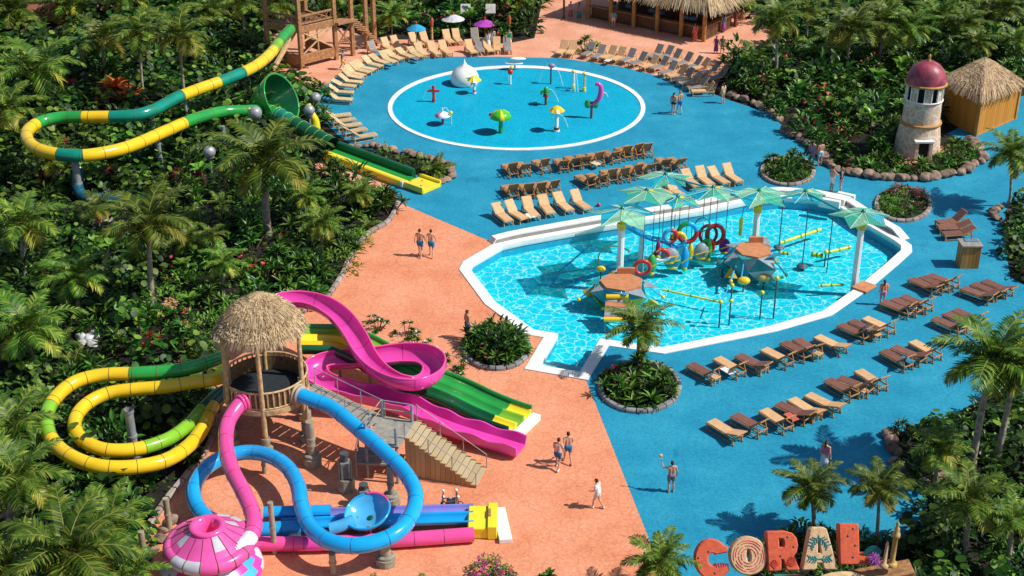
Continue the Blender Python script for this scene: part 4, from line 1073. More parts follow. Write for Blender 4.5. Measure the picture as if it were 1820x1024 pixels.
# small house at the very top left
c = P(88, 42); root = thing('pitched_house', 'small orange walled house with a white roof glimpsed through the palms', 'house', c)
mb = MB(); mb.box(c+Vector((0, 2, 1.5)), (5, 4, 3), R(15)); mb.build('wall', mat('orange_render', (0.60, 0.27, 0.17), 0.8, var=0.15), root)
M_ = Matrix.Translation(c+Vector((0, 2, 3.0))) @ Matrix.Rotation(R(15), 4, 'Z')
mb = MB(); vs = [M_ @ Vector(v) for v in ((-2.9, -2.4, 0), (2.9, -2.4, 0), (2.9, 2.4, 0), (-2.9, 2.4, 0), (-2.9, 0, 1.3), (2.9, 0, 1.3))]; mb.add(vs, [[0, 1, 5, 4], [2, 3, 4, 5], [1, 2, 5], [3, 0, 4], [3, 2, 1, 0]]); mb.build('roof', white, root)
mb = MB(); mb.box(M_ @ Vector((0.8, -2.03, -2.0)), (1.0, 0.08, 2.0), R(15)); mb.build('door', redp, root)
# ================================================================ towel counter
c = P(1722, 478); root = thing('towel_counter', 'tall plank towel counter with grey top beside the shaded brown loungers', 'counter', c)
pl_ = islandmat('counter_plank', [(0.30, 0.12, 0.03), (0.42, 0.19, 0.05), (0.50, 0.25, 0.08)], 0.55)
mb = MB()
for k in range(5):
    mb.box(c+Vector((-0.44+0.22*k, 0.0, 0.72)), (0.21, 0.05, 1.44)); mb.box(c+Vector((-0.44+0.22*k, 0.9, 0.72)), (0.21, 0.05, 1.44))
for k in range(4):
    for s_ in (-0.55, 0.55): mb.box(c+Vector((s_, 0.14+0.21*k, 0.72)), (0.05, 0.2, 1.44))
mb.build('cabinet', pl_, root)
mb = MB(); mb.box(c+Vector((0, 0.45, 1.48)), (1.25, 1.1, 0.09)); tp = mb.build('counter_top', greyd, root)
mb = MB(); mb.box(c+Vector((0.1, 0.7, 1.54)), (0.8, 0.4, 0.05)); mb.build('towel_tray', mat('slate_blue', (0.12, 0.22, 0.33), 0.5), tp)
# umbrellas etc behind the loungers
def umbrella(px, py, top, r, m, label):
    p = P(px, py); h = zat(p.y, top); root = thing('parasol', label, 'parasol', p)
    mb = MB(); mb.cyl(p, 0.05, h, 8); mb.build('pole', woodl, root)
    mb = MB(); mb.lathe([(0.02, h+0.08), (r*0.5, h-0.1), (r, h-0.38), (r*0.97, h-0.42), (r*0.5, h-0.15), (0.02, h+0.02)], p, 12, smooth=False); mb.build('canopy', m, root)
    mb = MB(); mb.blob(p+Vector((0, 0, h+0.15)), (0.10, 0.10, 0.16)); mb.build('finial', redp, root)
    return root
umbrella(741, 90, 44, .85, mat('sky_blue_canvas', (0.02, 0.30, 0.52), 0.8, var=0.1), 'small sky blue parasol among the loungers')
umbrella(862, 64, 36, 1.0, mat('violet_canvas', (0.42, 0.05, 0.42), 0.8, var=0.2), 'violet parasol behind the top of the lounger ring')
umbrella(806, 62, 27, 1.05, mat('grey_white_canvas', (0.55, 0.55, 0.58), 0.8, var=0.1), 'pale grey parasol in front of the jungle trees')
for k, (px, py, h, lb) in enumerate(((828, 52, 1.9, 'blank pale board on two legs by the violet parasol'), (872, 50, 1.8, 'pale board partly behind the violet parasol'))):
    p = P(px, py); root = thing('notice_board', lb, 'board', p)
    mb = MB(); mb.mbox(Matrix.Translation(p+Vector((0, 0, h))) @ Matrix.Rotation(R(-35), 4, 'X'), (0.9, 0.06, 0.9)); mb.build('panel', mat('dull_white_board', (0.55, 0.53, 0.48), 0.7), root)
    mb = MB(); mb.cyl(p+Vector((-.3, 0, 0)), 0.04, h, 8); mb.cyl(p+Vector((.3, 0, 0)), 0.04, h, 8); mb.build('leg', woodd, root)
for px, py, top, lb in ((768, 74, 38, 'carved orange tiki post by the top loungers'), (905, 62, 34, 'red tipped post in front of the dark bushes'), (1002, 33, -30, 'dark roof post near the shaded visitors')):
    p = P(px, py); h = zat(p.y, top); root = thing('tiki_post', lb, 'post', p)
    mb = MB(); mb.cyl(p, 0.11, h, 10, r2=0.09); mb.build('shaft', woodl if top > 0 else woodd, root)
    mb = MB(); mb.lathe([(0.05, h+0.4), (0.17, h+0.2), (0.2, h), (0.14, h-0.2), (0.18, h-0.35), (0.1, h-0.5)], p, 10); mb.build('carved_head', mat('tiki_red', (0.40, 0.11, 0.04), 0.7, var=0.3), root)
# folded carts on the plaza
c = P(800, 905); root = thing('folding_cart', 'dark folding cart frame with white knobs parked on the plaza', 'cart', c)
mb = MB()
for s_ in (-0.35, 0.35):
    for y in (-0.2, 0.25):
        mb.tube([c+Vector((s_+0.1*y, y, 0.05)), c+Vector((s_*0.8, y*0.5, 0.95))], 0.025, 6)
    mb.tube([c+Vector((s_*0.8, -0.1, .95)), c+Vector((s_*0.8, 0.12, .95))], 0.025, 6)
mb.tube([c+Vector((-.33, 0, .55)), c+Vector((.33, 0, .62))], 0.025, 6); mb.build('frame', dsteel, root)
for dx_, dy_ in ((-.45, -.25), (-.3, .25), (.4, -.25), (.45, .25)):
    mb = MB(); q = c+Vector((dx_, dy_, .12)); mb.tube([q+Vector((.11*math.cos(R(a)), 0, .11*math.sin(R(a)))) for a in range(0, 360, 30)], 0.03, 6, closed=True); mb.build('wheel', dsteel, root)
mb = MB()
for q in ((-.28, 0, .98), (.28, .05, .98), (-.3, .1, .6), (.36, 0, .66), (0, 0, .6)): mb = MB(); mb.blob(c+Vector(q), 0.07); mb.build('knob', white, root)
mb = MB(); mb.box(c+Vector((.05, 0, .35)), (0.4, 0.3, 0.3)); mb.build('crate', dsteel, root)
# ================================================================ splash toys
def toy(name, label, px, py): p = P(px, py, 0.03); return thing(name, label, 'splash toy', p), p
r_, p = toy('teardrop_dome', 'big white onion shaped dome with a round porthole at the pad edge', 826, 149)
k = S(826, 149)
mb = MB(); mb.lathe([(1.02, 0), (1.16, 0.3), (1.14, 0.65), (0.95, 1.05), (0.62, 1.35), (0.28, 1.55), (0.10, 1.8), (0.02, 2.1)], p, 36); mb.build('shell', white, r_)
mb = MB(); q = p+Vector((0.35, -1.02, 0.5)); mb.tube([q+Vector((.36*math.cos(R(a)), .12*math.sin(R(a))*0, .36*math.sin(R(a)))) for a in range(0, 360, 24)], 0.05, 8, closed=True); mb.build('porthole_ring', pale, r_)
def pole_umb(px, py, top, r, pm, tm, label, name='spray_umbrella', foot=None, ph=0.10):
    r_, p = toy(name, label, px, py); h = zat(p.y, top)
    mb = MB(); mb.cyl(p, ph, h-p.z, 12); mb.cyl(p, ph*1.6, 0.1, 12); mb.build('pole', pm, r_)
    if foot: mb = MB(); mb.cyl(p, ph*1.25, 0.3, 12); mb.build('foot', foot, r_)
    mb = MB()
    for k in range(8):
        a0, a1 = 2*math.pi*k/8, 2*math.pi*(k+1)/8; am = (a0+a1)/2
        A = p+Vector((0, 0, h-p.z+0.25))
        pts = [p+Vector((r*math.cos(a)*f, r*math.sin(a)*f, h-p.z+z)) for a, f, z in ((a0, .55, .1), (a0, 1, -.15), (am, .92, -.2), (a1, 1, -.15), (a1, .55, .1))]
        mb.add([A]+pts, [[0, 1, 5], [1, 2, 3], [1, 3, 5], [3, 4, 5]], 0, False)
    mb.build('cap', tm, r_)
    return r_, p, h
pole_umb(843, 166, 139, 0.58, white, yel2, 'little yellow spray umbrella on a white pole before the white dome', foot=magen)
r_, p, h = pole_umb(989, 233, 193, 0.60, white, yel, 'little yellow spray umbrella on a fat white pole near the pad front', foot=woodd, ph=0.15)
r_, p = toy('mushroom_spray', 'fat green mushroom spray with yellow stripes', 890, 236); h = 1.25
mb = MB(); mb.cyl(p, 0.16, h, 14); mb.build('stem', grn, r_)
mb = MB(); mb.lathe([(0.02, h+0.55), (0.35, h+0.48), (0.65, h+0.27), (0.82, h-0.05), (0.74, h-0.10), (0.3, h+0.05)], p, 32, mf=lambda i, k: 1 if k % 8 in (0, 1) else 0); mb.build('cap', [mat('bright_green_paint', (0.06, 0.50, 0.03), 0.25), yel2], r_)
mb = MB(); mb.blob(p+Vector((-.75, .2, h+.1)), 0.14); mb.build('snail_knob', redp, r_)
r_, p = toy('cross_post', 'red cross shaped water post at the left of the pad', 771, 181); h = zat(p.y, 152)-0.03
mb = MB(); mb.cyl(p, 0.11, h, 12); mb.cyl(p, 0.14, 0.25, 12); mb.build('post', redp, r_)
mb = MB(); mb.tube([p+Vector((-.48, 0, h*0.68)), p+Vector((.48, 0, h*0.68))], 0.10, 10); mb.build('arm', redp, r_)
r_, p = toy('saucer_spray', 'pink and white saucer spray with a small yellow spout', 787, 221)
mb = MB(); mb.cyl(p, 0.1, 0.6, 12); mb.build('stem', redp, r_)
mb = MB(); mb.lathe([(0.0, 1.0), (0.3, 0.92), (0.62, 0.7), (0.55, 0.62), (0.0, 0.58)], p, 24, mf=lambda i, k: 1 if k in range(8, 16) else 0); mb.build('saucer', [white, mat('pale_pink', (0.75, 0.35, 0.55), 0.4)], r_)
mb = MB(); mb.cyl(p+Vector((0.65, -.1, 0)), 0.035, 0.85, 8); mb.blob(p+Vector((.62, -.1, .95)), 0.15); mb.build('yellow_spout', yel2, r_)
mb = MB(); mb.cyl(p+Vector((0, 0, .95)), 0.05, .35, 8); mb.build('finial', white, r_)
def plantpost(px, py, top, label):
    r_, p = toy('palm_spray', label, px, py); h = zat(p.y, top)-.03
    mb = MB(); mb.cyl(p, 0.10, h*0.62, 12); mb.build('stem', woodd, r_)
    mb = MB(); mb.cyl(p+Vector((0, 0, h*.45)), 0.22, h*.2, 12); mb.build('red_collar', redp, r_)
    mb = MB()
    for k in range(5):
        a = 2*math.pi*k/5; d = Vector((math.cos(a), math.sin(a), 0)); t = p+Vector((0, 0, h*.7)); s_ = Vector((-d.y, d.x, 0))*.16
        mb.add([t-s_, t+s_, t+d*.42+s_*1.2+Vector((0, 0, .12)), t+d*.42-s_*1.2+Vector((0, 0, .12)), t+d*.5-Vector((0, 0, .1))], [[0, 1, 2, 3], [3, 2, 4]])
    mb.blob(p+Vector((0, 0, h*.85)), (0.2, .2, .3)); mb.build('leaf_crown', grn, r_)
plantpost(970, 186, 156, 'green topped palm spray with a red collar in the middle of the pad')
r_, p = toy('seahorse_spray', 'curling pink spray figure on a cup of green leaves', 1051, 210)
mb = MB(); mb.cyl(p, 0.10, 1.3, 12); mb.build('stem', woodd, r_)
for sg in (-1, 1):
    mb = MB(); q = p+Vector((0, 0, .7)); mb.add([q, q+Vector((.30*sg, .1, .35)), q+Vector((.55*sg, 0, .75)), q+Vector((.34*sg, -.12, .68)), q+Vector((.08*sg, -.05, .5))], [[0, 1, 2, 3], [0, 3, 4]]); mb.blob(q+Vector((.3*sg, 0, .4)), (.26, .12, .34)); mb.build('leaf', grn, r_)
sp_ = spline([p+Vector(v) for v in ((-.15, 0, 1.0), (.15, 0, 1.15), (.5, 0, 1.5), (.65, 0, 2.0), (.62, 0, 2.5), (.42, 0, 2.72), (.25, 0, 2.6))], 0.08)
mb = MB(); mb.tube(sp_, [0.10+0.10*math.sin(math.pi*i/len(sp_)) for i in range(len(sp_))], 10); mb.build('body', magen, r_)
mb = MB(); mb.tube(spline([p+Vector(v) for v in ((.7, 0, 2.0), (1.0, 0, 2.0), (1.2, 0, 1.7))], .1), 0.04, 6); mb.build('spout', pale, r_)
r_, p = toy('hook_spray', 'dark slim post with a rounded water head near the far rim', 979, 149); h = zat(p.y, 118)-.03
mb = MB(); mb.cyl(p, 0.07, h, 10); mb.build('post', dsteel, r_); mb = MB(); mb.blob(p+Vector((.05, 0, h+.05)), (.28, .2, .2)); mb.build('head', mat('mauve_head', (.35, .25, .4), .4), r_)
for px, py, top, lb in ((1019, 157, 127, 'white and yellow short post left of the tall yellow pole'), (1038, 162, 131, 'tall thin yellow spray pole by the right of the pad')):
    r_, p = toy('spray_pole', lb, px, py); h = zat(p.y, top)-.03
    mb = MB(); mb.cyl(p, 0.06 if px > 1030 else .09, h, 10); mb.build('pole', woodl if px > 1030 else white, r_)
    mb = MB(); mb.blob(p+Vector((0, 0, h)), (.2, .15, .12)); mb.build('yellow_head', yel2, r_); mb = MB(); mb.cyl(p, .16, .3, 10); mb.build('yellow_foot', yel2, r_)
r_, p = toy('ball_post', 'white post carrying a red ball at the back of the pad', 907, 150); h = zat(p.y, 122)-.03
mb = MB(); mb.cyl(p, .08, h, 10); mb.build('post', white, r_); mb = MB(); mb.blob(p+Vector((0, 0, h*.8)), .24); mb.build('ball', redp, r_); mb = MB(); mb.blob(p+Vector((.1, 0, h+.1)), .16); mb.build('yellow_knob', yel2, r_)
r_, p = toy('wing_canopy', 'low white double wing shaped spray on the far rim', 915, 124)
for z, dx_, l_ in ((0.55, -.1, 1.5), (0.95, .25, 1.3)):
    mb = MB(); a_ = p+Vector((dx_, 0, z)); mb.blob(a_, (l_*.55, .28, .12)); mb.build('wing', white, r_)
mb = MB(); mb.cyl(p, .08, .9, 10); mb.build('stem', pale, r_)
# water jets of the splash toys
jm = bpy.data.materials.new('spray_water'); jm.use_nodes = True; jn = jm.node_tree; jb = jn.nodes['Principled BSDF']; jb.inputs['Base Color'].default_value = (.85, .93, .97, 1); jb.inputs['Roughness'].default_value = .2
jt = _n(jn, 'ShaderNodeBsdfTransparent'); jx = _n(jn, 'ShaderNodeMixShader'); jx.inputs['Fac'].default_value = .45; jn.links.new(jb.outputs['BSDF'], jx.inputs[1]); jn.links.new(jt.outputs['BSDF'], jx.inputs[2]); jn.links.new(jx.outputs['Shader'], jn.nodes['Material Output'].inputs['Surface'])
jr = random.Random(4)
for o in [q for q in COL.objects if q.get('category') == 'splash toy' and q.name.split('.')[0] in ('hook_spray', 'spray_pole', 'palm_spray', 'cross_post', 'spray_umbrella', 'ball_post', 'saucer_spray')]:
    b0 = WORLD[o.name]; hh = 1.6 if o.name.startswith(('hook', 'spray_pole')) else 1.2
    for k in range(2 if hh > 1.5 else 1):
        a = jr.uniform(0, 6.28); d_ = Vector((math.cos(a), math.sin(a), 0)); n_ = 9
        pts = [b0+d_*(.15+.95*i/n_)+Vector((0, 0, hh+.35*i/n_-(hh+.30)*(i/n_)**2)) for i in range(n_+1)]
        mb = MB(); mb.tube(pts, [.012+.018*i/n_ for i in range(n_+1)], 5); mb.build('water_jet', jm, o)
# ================================================================ aerial pool course
def trans(name, col, t=0.55):
    m = bpy.data.materials.new(name); m.use_nodes = True; nt = m.node_tree; b = nt.nodes['Principled BSDF']
    b.inputs['Base Color'].default_value = (*col, 1); b.inputs['Roughness'].default_value = 0.35
    tr = _n(nt, 'ShaderNodeBsdfTranslucent'); tr.inputs['Color'].default_value = (*col, 1)
    tp = _n(nt, 'ShaderNodeBsdfTransparent'); tp.inputs['Color'].default_value = (*[min(1, c+.25) for c in col], 1)
    m1 = _n(nt, 'ShaderNodeMixShader'); m1.inputs['Fac'].default_value = 0.35
    nt.links.new(b.outputs['BSDF'], m1.inputs[1]); nt.links.new(tr.outputs['BSDF'], m1.inputs[2])
    m2 = _n(nt, 'ShaderNodeMixShader'); m2.inputs['Fac'].default_value = t
    nt.links.new(m1.outputs['Shader'], m2.inputs[1]); nt.links.new(tp.outputs['BSDF'], m2.inputs[2])
    nt.links.new(m2.outputs['Shader'], nt.nodes['Material Output'].inputs['Surface'])
    return m
can_a = trans('pale_green_panel', (0.48, 0.80, 0.60)); can_b = trans('sea_green_panel', (0.13, 0.66, 0.50)); can_c = trans('blue_panel', (0.02, 0.55, 0.68))
def canopy(c, r, seed, root, rot=0.0, tilt=0.0, flat=0.40):
    rnd = random.Random(seed); n = 5; r *= .98; pts = []
    for k in range(2*n):
        a = rot+math.pi*k/n; f = r*(1.0 if k % 2 == 0 else 0.66)*rnd.uniform(.9, 1.08); z = (-flat if k % 2 == 0 else -flat*.45)*r*.6*rnd.uniform(.8, 1.2)
        pts.append(c+Vector((f*math.cos(a), f*math.sin(a)*0.9, z+tilt*math.cos(a)*r)))
    mats_ = [can_a, can_b, can_c]
    for k in range(2*n):
        a, b = pts[k], pts[(k+1) % (2*n)]; mid = (a+b)/2; nn = Vector((0, 0, 0.02))
        mb = MB(); mi = rnd.choice((0, 0, 1, 1, 2) if k % 5 else (2, 1))
        mb.add([c, a, b, c-nn, a-nn, b-nn], [[0, 1, 2], [5, 4, 3], [1, 4, 5, 2]], 0)
        # fine battens on the panel
        for j in (.25, .5, .75):
            pass
        mb.build('canopy_panel', mats_[mi], root)
    mb = MB()
    for k in range(2*n): mb.tube([c+Vector((0, 0, .02)), pts[k]+Vector((0, 0, .01))], 0.018, 5)
    for k in range(0, 2*n, 2):
        for j in range(1, 9):
            f = j/9; mb.tube([c.lerp(pts[k], f)+Vector((0, 0, .012)), c.lerp(pts[(k+1) % (2*n)], f)+Vector((0, 0, .012))], 0.007, 4)
    mb.build('canopy_rib', mat('pale_rib', (0.55, 0.74, 0.62), .5), root)
    mb = MB(); mb.lathe([(0, .16), (.10, .12), (.14, 0), (.08, -.12)], c, 12); mb.build('hub', teal, root)
    return pts
mastm = mat('mast_white', (0.80, 0.80, 0.79), 0.45, var=0.03)
masts = {}
def mast(key, px, py, top, label, r=0.20, can=None, base=True):
    b = P(px, py, -0.14); h = zat(b.y, top); b.z = DEEP
    root = thing('canopy_mast', label, 'canopy', b)
    mb = MB(); mb.tube([b, Vector((b.x, b.y, h))], [r, r*.95], 8, smooth=False); mb.build('mast', mastm, root)
    t = Vector((b.x, b.y, h)); masts[key] = t
    if can:
        cr, seed, rot, dz = can; canopy(t+Vector((0, 0, dz)), cr, seed, root, rot)
        mb = MB(); mb.cyl(t+Vector((0, 0, -.3)), r*1.4, .32, 10); mb.cyl(t, r*.5, dz, 8); mb.build('mast_collar', yel, root)
    return root
mast('a', 1101, 500, 398, 'white mast on the left platform carrying a broad sea green star canopy', can=(2.1, 11, .2, .95))
mast('b', 1340, 448, 368, 'white mast rising from the right platform under the tallest green canopy', can=(2.1, 12, .5, 1.05))
mast('c', 1518, 508, 398, 'lone white mast with a pale green star canopy at the pool corner', can=(1.9, 13, .35, .75))
mast('d', 1139, 466, 408, 'shorter white mast behind the left platform without a canopy of its own', r=.17)
def hang_canopy(px, py, y, r, seed, rot, label):
    c = at_y(px, py, y); root = thing('hanging_canopy', label, 'canopy', c)
    canopy(c, r, seed, root, rot); return c
ya, yb, yc = masts['a'].y, masts['b'].y, masts['c'].y
h1 = hang_canopy(1150, 338, ya+1.6, 1.9, 21, .1, 'pale netted canopy left of centre with blue edges')
h2 = hang_canopy(1183, 310, yb+1.6, 1.7, 22, .4, 'sea green canopy farthest back over the tan loungers')
h3 = hang_canopy(1205, 350, ya+2.4, 1.5, 23, .7, 'low green and blue canopy with a yellow bracket, centre of the pool course')
h4 = hang_canopy(1268, 333, yb-.6, 1.6, 24, .2, 'netted green canopy between the two platforms')
h5 = hang_canopy(1432, 340, yb+.6, 1.5, 25, .3, 'pale green canopy before the white entry steps')
root = thing('overhead_beam', 'teal and yellow overhead beam linking the canopies of the pool course', 'beam', masts['a'])
mb = MB()
chain = [masts['a']+Vector((0, 0, .15)), h1-Vector((0, 0, .1)), h3-Vector((0, 0, .1)), h4-Vector((0, 0, .1)), masts['b']+Vector((0, 0, .3)), h5-Vector((0, 0, .1)), masts['c']+Vector((0, 0, .15))]
for a_, b_ in zip(chain, chain[1:]): mb.tube([a_, b_], 0.075, 8)
mb.tube([h1-Vector((0, 0, .1)), h2-Vector((0, 0, .1)), h4-Vector((0, 0, .1))], 0.06, 8); mb.build('pipe', mat('teal_pipe', (0.02, .36, .42), .4), root)
for q in chain[1:-1]:
    mb = MB(); mb.tube([q-Vector((.35, .1, .12)), q+Vector((.35, .1, -.02))], .16, 8); mb.build('bracket', yel, root)
mb = MB(); e_ = masts['d']+Vector((1.6, -.5, -.6)); mb.sweep(spline([masts['a']+Vector((.1, 0, .05)), masts['d']+Vector((.2, -.6, -.1)), e_+Vector((-.2, 0, .1)), e_+Vector((.5, -.2, -.3))], .2), arc_prof(.24, .05, 8, 180, 360)); mb.build('blue_gutter', blue, root)
# platforms
fac = [mat('facet_grey', (.30, .34, .38), .5), mat('facet_teal', (.02, .28, .30), .4), mat('facet_blue', (.03, .30, .50), .4), mat('facet_yellow', (.70, .50, .03), .4), mat('facet_pale', (.55, .58, .6), .5)]
plat = mat('coral_platform', (.55, .22, .10), .7, var=.12, scale=3)
def platform(key, c, rx, ry, ht, label, seed):
    rnd = random.Random(seed); root = thing('course_platform', label, 'platform', (c.x, c.y, DEEP))
    n = 7; top = [Vector((c.x+rx*math.cos(2*math.pi*k/n+.3), c.y+ry*math.sin(2*math.pi*k/n+.3), ht)) for k in range(n)]
    mb = MB(); mb.prism(top, ht-.12, ht); mb.build('deck', plat, root)
    low = [Vector((c.x+rx*(1.75 if k % 2 else 1.1)*rnd.uniform(.85, 1.1)*math.cos(2*math.pi*(k+.5)/n+.3), c.y+ry*(1.75 if k % 2 else 1.1)*rnd.uniform(.85, 1.1)*math.sin(2*math.pi*(k+.5)/n+.3), rnd.uniform(.5, .8) if k % 2 else rnd.uniform(-.05, .2))) for k in range(n)]
    bot = [Vector((v.x*.55+c.x*.45, v.y*.55+c.y*.45, DEEP)) for v in low]
    for k in range(n):
        a, b = top[k], top[(k+1) % n]; m_, l_ = low[k], low[k-1]
        z = Vector((0, 0, -.11))
        for i, tri in enumerate(([a+z, b+z, m_], [a+z, m_, l_], [l_, m_, bot[k]])):
            mb = MB(); cc = Vector((c.x, c.y, 0)); o = (sum(tri, Vector())/3-cc).normalized()*-.04
            mb.add(tri+[t+o for t in tri], [[0, 1, 2], [5, 4, 3], [0, 3, 4, 1], [1, 4, 5, 2], [2, 5, 3, 0]]); mb.build('facet', rnd.choice(fac if i else fac[:3]), root)
    cc = Vector((c.x, c.y, 0))
    for k in range(4):
        a = 2*math.pi*(k+.3)/4+seed; d_ = Vector((math.cos(a), math.sin(a), 0)); s_ = Vector((-d_.y, d_.x, 0))
        b0 = cc+d_*rx*1.02+Vector((0, 0, ht-.05)); o_ = d_*.05
        t3 = [b0-s_*.55, b0+s_*.45, b0+d_*.75+s_*rnd.uniform(-.3, .3)+Vector((0, 0, rnd.uniform(-.25, .30)))]
        mb = MB(); mb.add(t3+[v-Vector((0, 0, .05)) for v in t3], [[0, 1, 2], [5, 4, 3], [0, 3, 4, 1], [1, 4, 5, 2], [2, 5, 3, 0]]); mb.build('wing_panel', fac[k % 3], root)
        e_ = cc+d_*(rx*1.9)+s_*.4; mb = MB(); mb.tube([b0, Vector((e_.x, e_.y, -.1))], .05, 7); mb.build('strut', lblue, root)
        mb = MB(); mb.blob(Vector((e_.x, e_.y, -.08)), .12, sub=2); mb.build('strut_joint', yel, root)
        f_ = cc+d_*rx*1.25-s_*.7; mb = MB(); mb.add([f_+Vector((0, 0, .35)), f_+d_*.7+Vector((0, 0, -.12)), f_+d_*.35+s_*.7+Vector((0, 0, -.12)), f_-d_*.2+s_*.2+Vector((0, 0, -.3))], [[0, 1, 2], [0, 2, 3], [0, 3, 1], [1, 3, 2]]); mb.build('foot_wedge', fac[3] if k % 2 else fac[4], root)
    mb = MB(); M_ = Matrix.Translation(cc+Vector((.25*rx, ry*.88, ht+.16))); mb.mbox(M_, (rx*.8, .16, .40)); mb.build('back_board', plat, root)
    mb = MB(); mb.cyl(Vector((c.x, c.y, DEEP)), min(rx, ry)*.5, ht-DEEP-.1, 10); mb.build('core', fac[4], root)
    return root
ca = P(1105, 500, 1.0); cb = P(1340, 443, 1.15)
ra = platform('a', ca, 1.25, 1.15, 1.0, 'faceted rock-like platform with an orange deck at the foot of the left mast', 1)
rb = platform('b', cb, 1.08, 1.1, 1.15, 'faceted rock-like platform with an orange deck around the right mast', 2)
root = thing('climbing_ramp', 'grey and coral climbing ramp with yellow rollers below the left platform', 'ramp', P(1095, 575, 0))
p0, p1 = P(1097, 530, .8), P(1093, 572, 0.0)
for k in range(5):
    mb = MB(); q0, q1 = p0.lerp(p1, k/5), p0.lerp(p1, (k+.92)/5); mb.beam(q0, q1, 1.25, .10); mb.build('ramp_board', [fac[0], plat, greyd][k % 3], root)
for t in (0.02, .98):
    q = p0.lerp(p1, t)+Vector((0, 0, .12)); mb = MB(); mb.tube([q-Vector((.62, 0, 0)), q+Vector((.62, 0, 0))], .14, 10); mb.build('roller', yel, root)
mb = MB()
for s_ in (-.55, .55):
    for t in (.1, .9): q = p0.lerp(p1, t)+Vector((s_, 0, 0)); mb.cyl((q.x, q.y, DEEP), .05, q.z-DEEP, 8)
mb.build('leg', steel, root)
tq = P(1536, 511, .08); root = thing('diving_board', 'orange square board lying across the white coping at the lone mast', 'board', tq)
mb = MB(); e_ = (P(1560, 497)-P(1516, 524)); mb.box(tq+Vector((0, 0, .05)), (1.15, .95, .09), math.atan2(e_.y, e_.x)); mb.build('board', plat, root)
mb = MB(); mb.box(tq+Vector((0, 0, -.01)), (1.0, .2, .06), math.atan2(e_.y, e_.x)); mb.build('bearer', woodd, root)
# hanging obstacles
rope = mat('dark_rope', (0.05, .06, .06), .8)
def hanging(name, label, px, ytop, ybot, build, y=None, cat_='obstacle'):
    yy = y if y else ya+.9+(px-1160)/150*(yb-ya-.6)
    t = at_y(px, ytop, yy); b = at_y(px, ybot, yy); b.x = t.x
    root = thing(name, label, cat_, (t.x, t.y, b.z))
    mb = MB(); mb.tube([t, b], 0.022, 5); mb.build('rope', rope, root)
    build(root, b); return root
def torus(c, r, tube, m, root, a0=0, a1=360, nrm='y', sq=1.0, name='ring'):
    r *= 1.12; tube *= 1.2
    mb = MB(); full = a1-a0 >= 360
    pts = [c+(Vector((r*math.cos(R(a)), 0, r*sq*math.sin(R(a)))) if nrm == 'y' else Vector((.5*r*math.cos(R(a)), .85*r*math.cos(R(a)), r*sq*math.sin(R(a))))) for a in range(a0, a1+(0 if full else 1), 15)]
    mb.tube(pts, tube, 10, closed=full); mb.build(name, m, root)
ring1 = lambda root, b: (torus(b-Vector((0, 0, .5)), .48, .12, redp, root, sq=1.1, name='red_arc', a0=180, a1=375), torus(b-Vector((0, 0, .5)), .48, .12, grn, root, a0=90, a1=180, sq=1.1, name='green_arc'), torus(b-Vector((0, 0, .5)), .48, .12, blue, root, a0=15, a1=90, sq=1.1, name='blue_arc'))
hanging('swing_ring', 'red, green and blue ring hanging in the middle of the course', 1226, 352, 400, ring1)
hanging('swing_ring', 'tall red arch shaped ring hanging next to the purple shield', 1276, 352, 402, lambda r, b: (torus(b-Vector((0, 0, .55)), .45, .11, redp, r, sq=1.2), torus(b-Vector((.42, 0, .55)), .45, .08, mat('maroon', (.2, .02, .03), .4), r, sq=1.2, name='inner_ring')))
hanging('thin_hoop', 'thin teal hoop hanging highest among the obstacles', 1253, 340, 388, lambda r, b: torus(b-Vector((0, 0, .4)), .38, .035, teal, r))
hanging('swing_ring', 'small red and blue ring at the left of the hanging obstacles', 1195, 362, 411, lambda r, b: (torus(b-Vector((0, 0, .3)), .32, .10, redp, r, a0=-90, a1=90, name='red_arc'), torus(b-Vector((0, 0, .3)), .32, .10, lblue, r, a0=90, a1=270, name='blue_arc')))
hanging('swing_ring', 'dark red square ring hanging lowest beside the left platform', 1146, 385, 466, lambda r, b: (torus(b-Vector((0, 0, .35)), .40, .10, redp, r, sq=.95), torus(b-Vector((0, 0, .35)), .30, .03, pale, r, name='pale_liner')))
def shape(m, r_, sz0):
    sz = tuple(q*1.3 for q in sz0)
    def f(root, b):
        mb = MB(); mb.blob(b-Vector((0, 0, sz[2])), sz, sub=3); mb.build('body', m, root)
        mb = MB(); mb.tube([b-Vector((sz[0]*.8, sz[1]+.01, sz[2]*1.2)), b-Vector((-sz[0]*.8, sz[1]+.01, sz[2]*.8))], .04, 6); mb.build('strap', yel, root)
        mb = MB(); mb.blob(b-Vector((0, 0, sz[2]*1.75)), (sz[0]*.7, sz[1]*.9, sz[2]*.3)); mb.build('base_pad', yel, root)
    return f
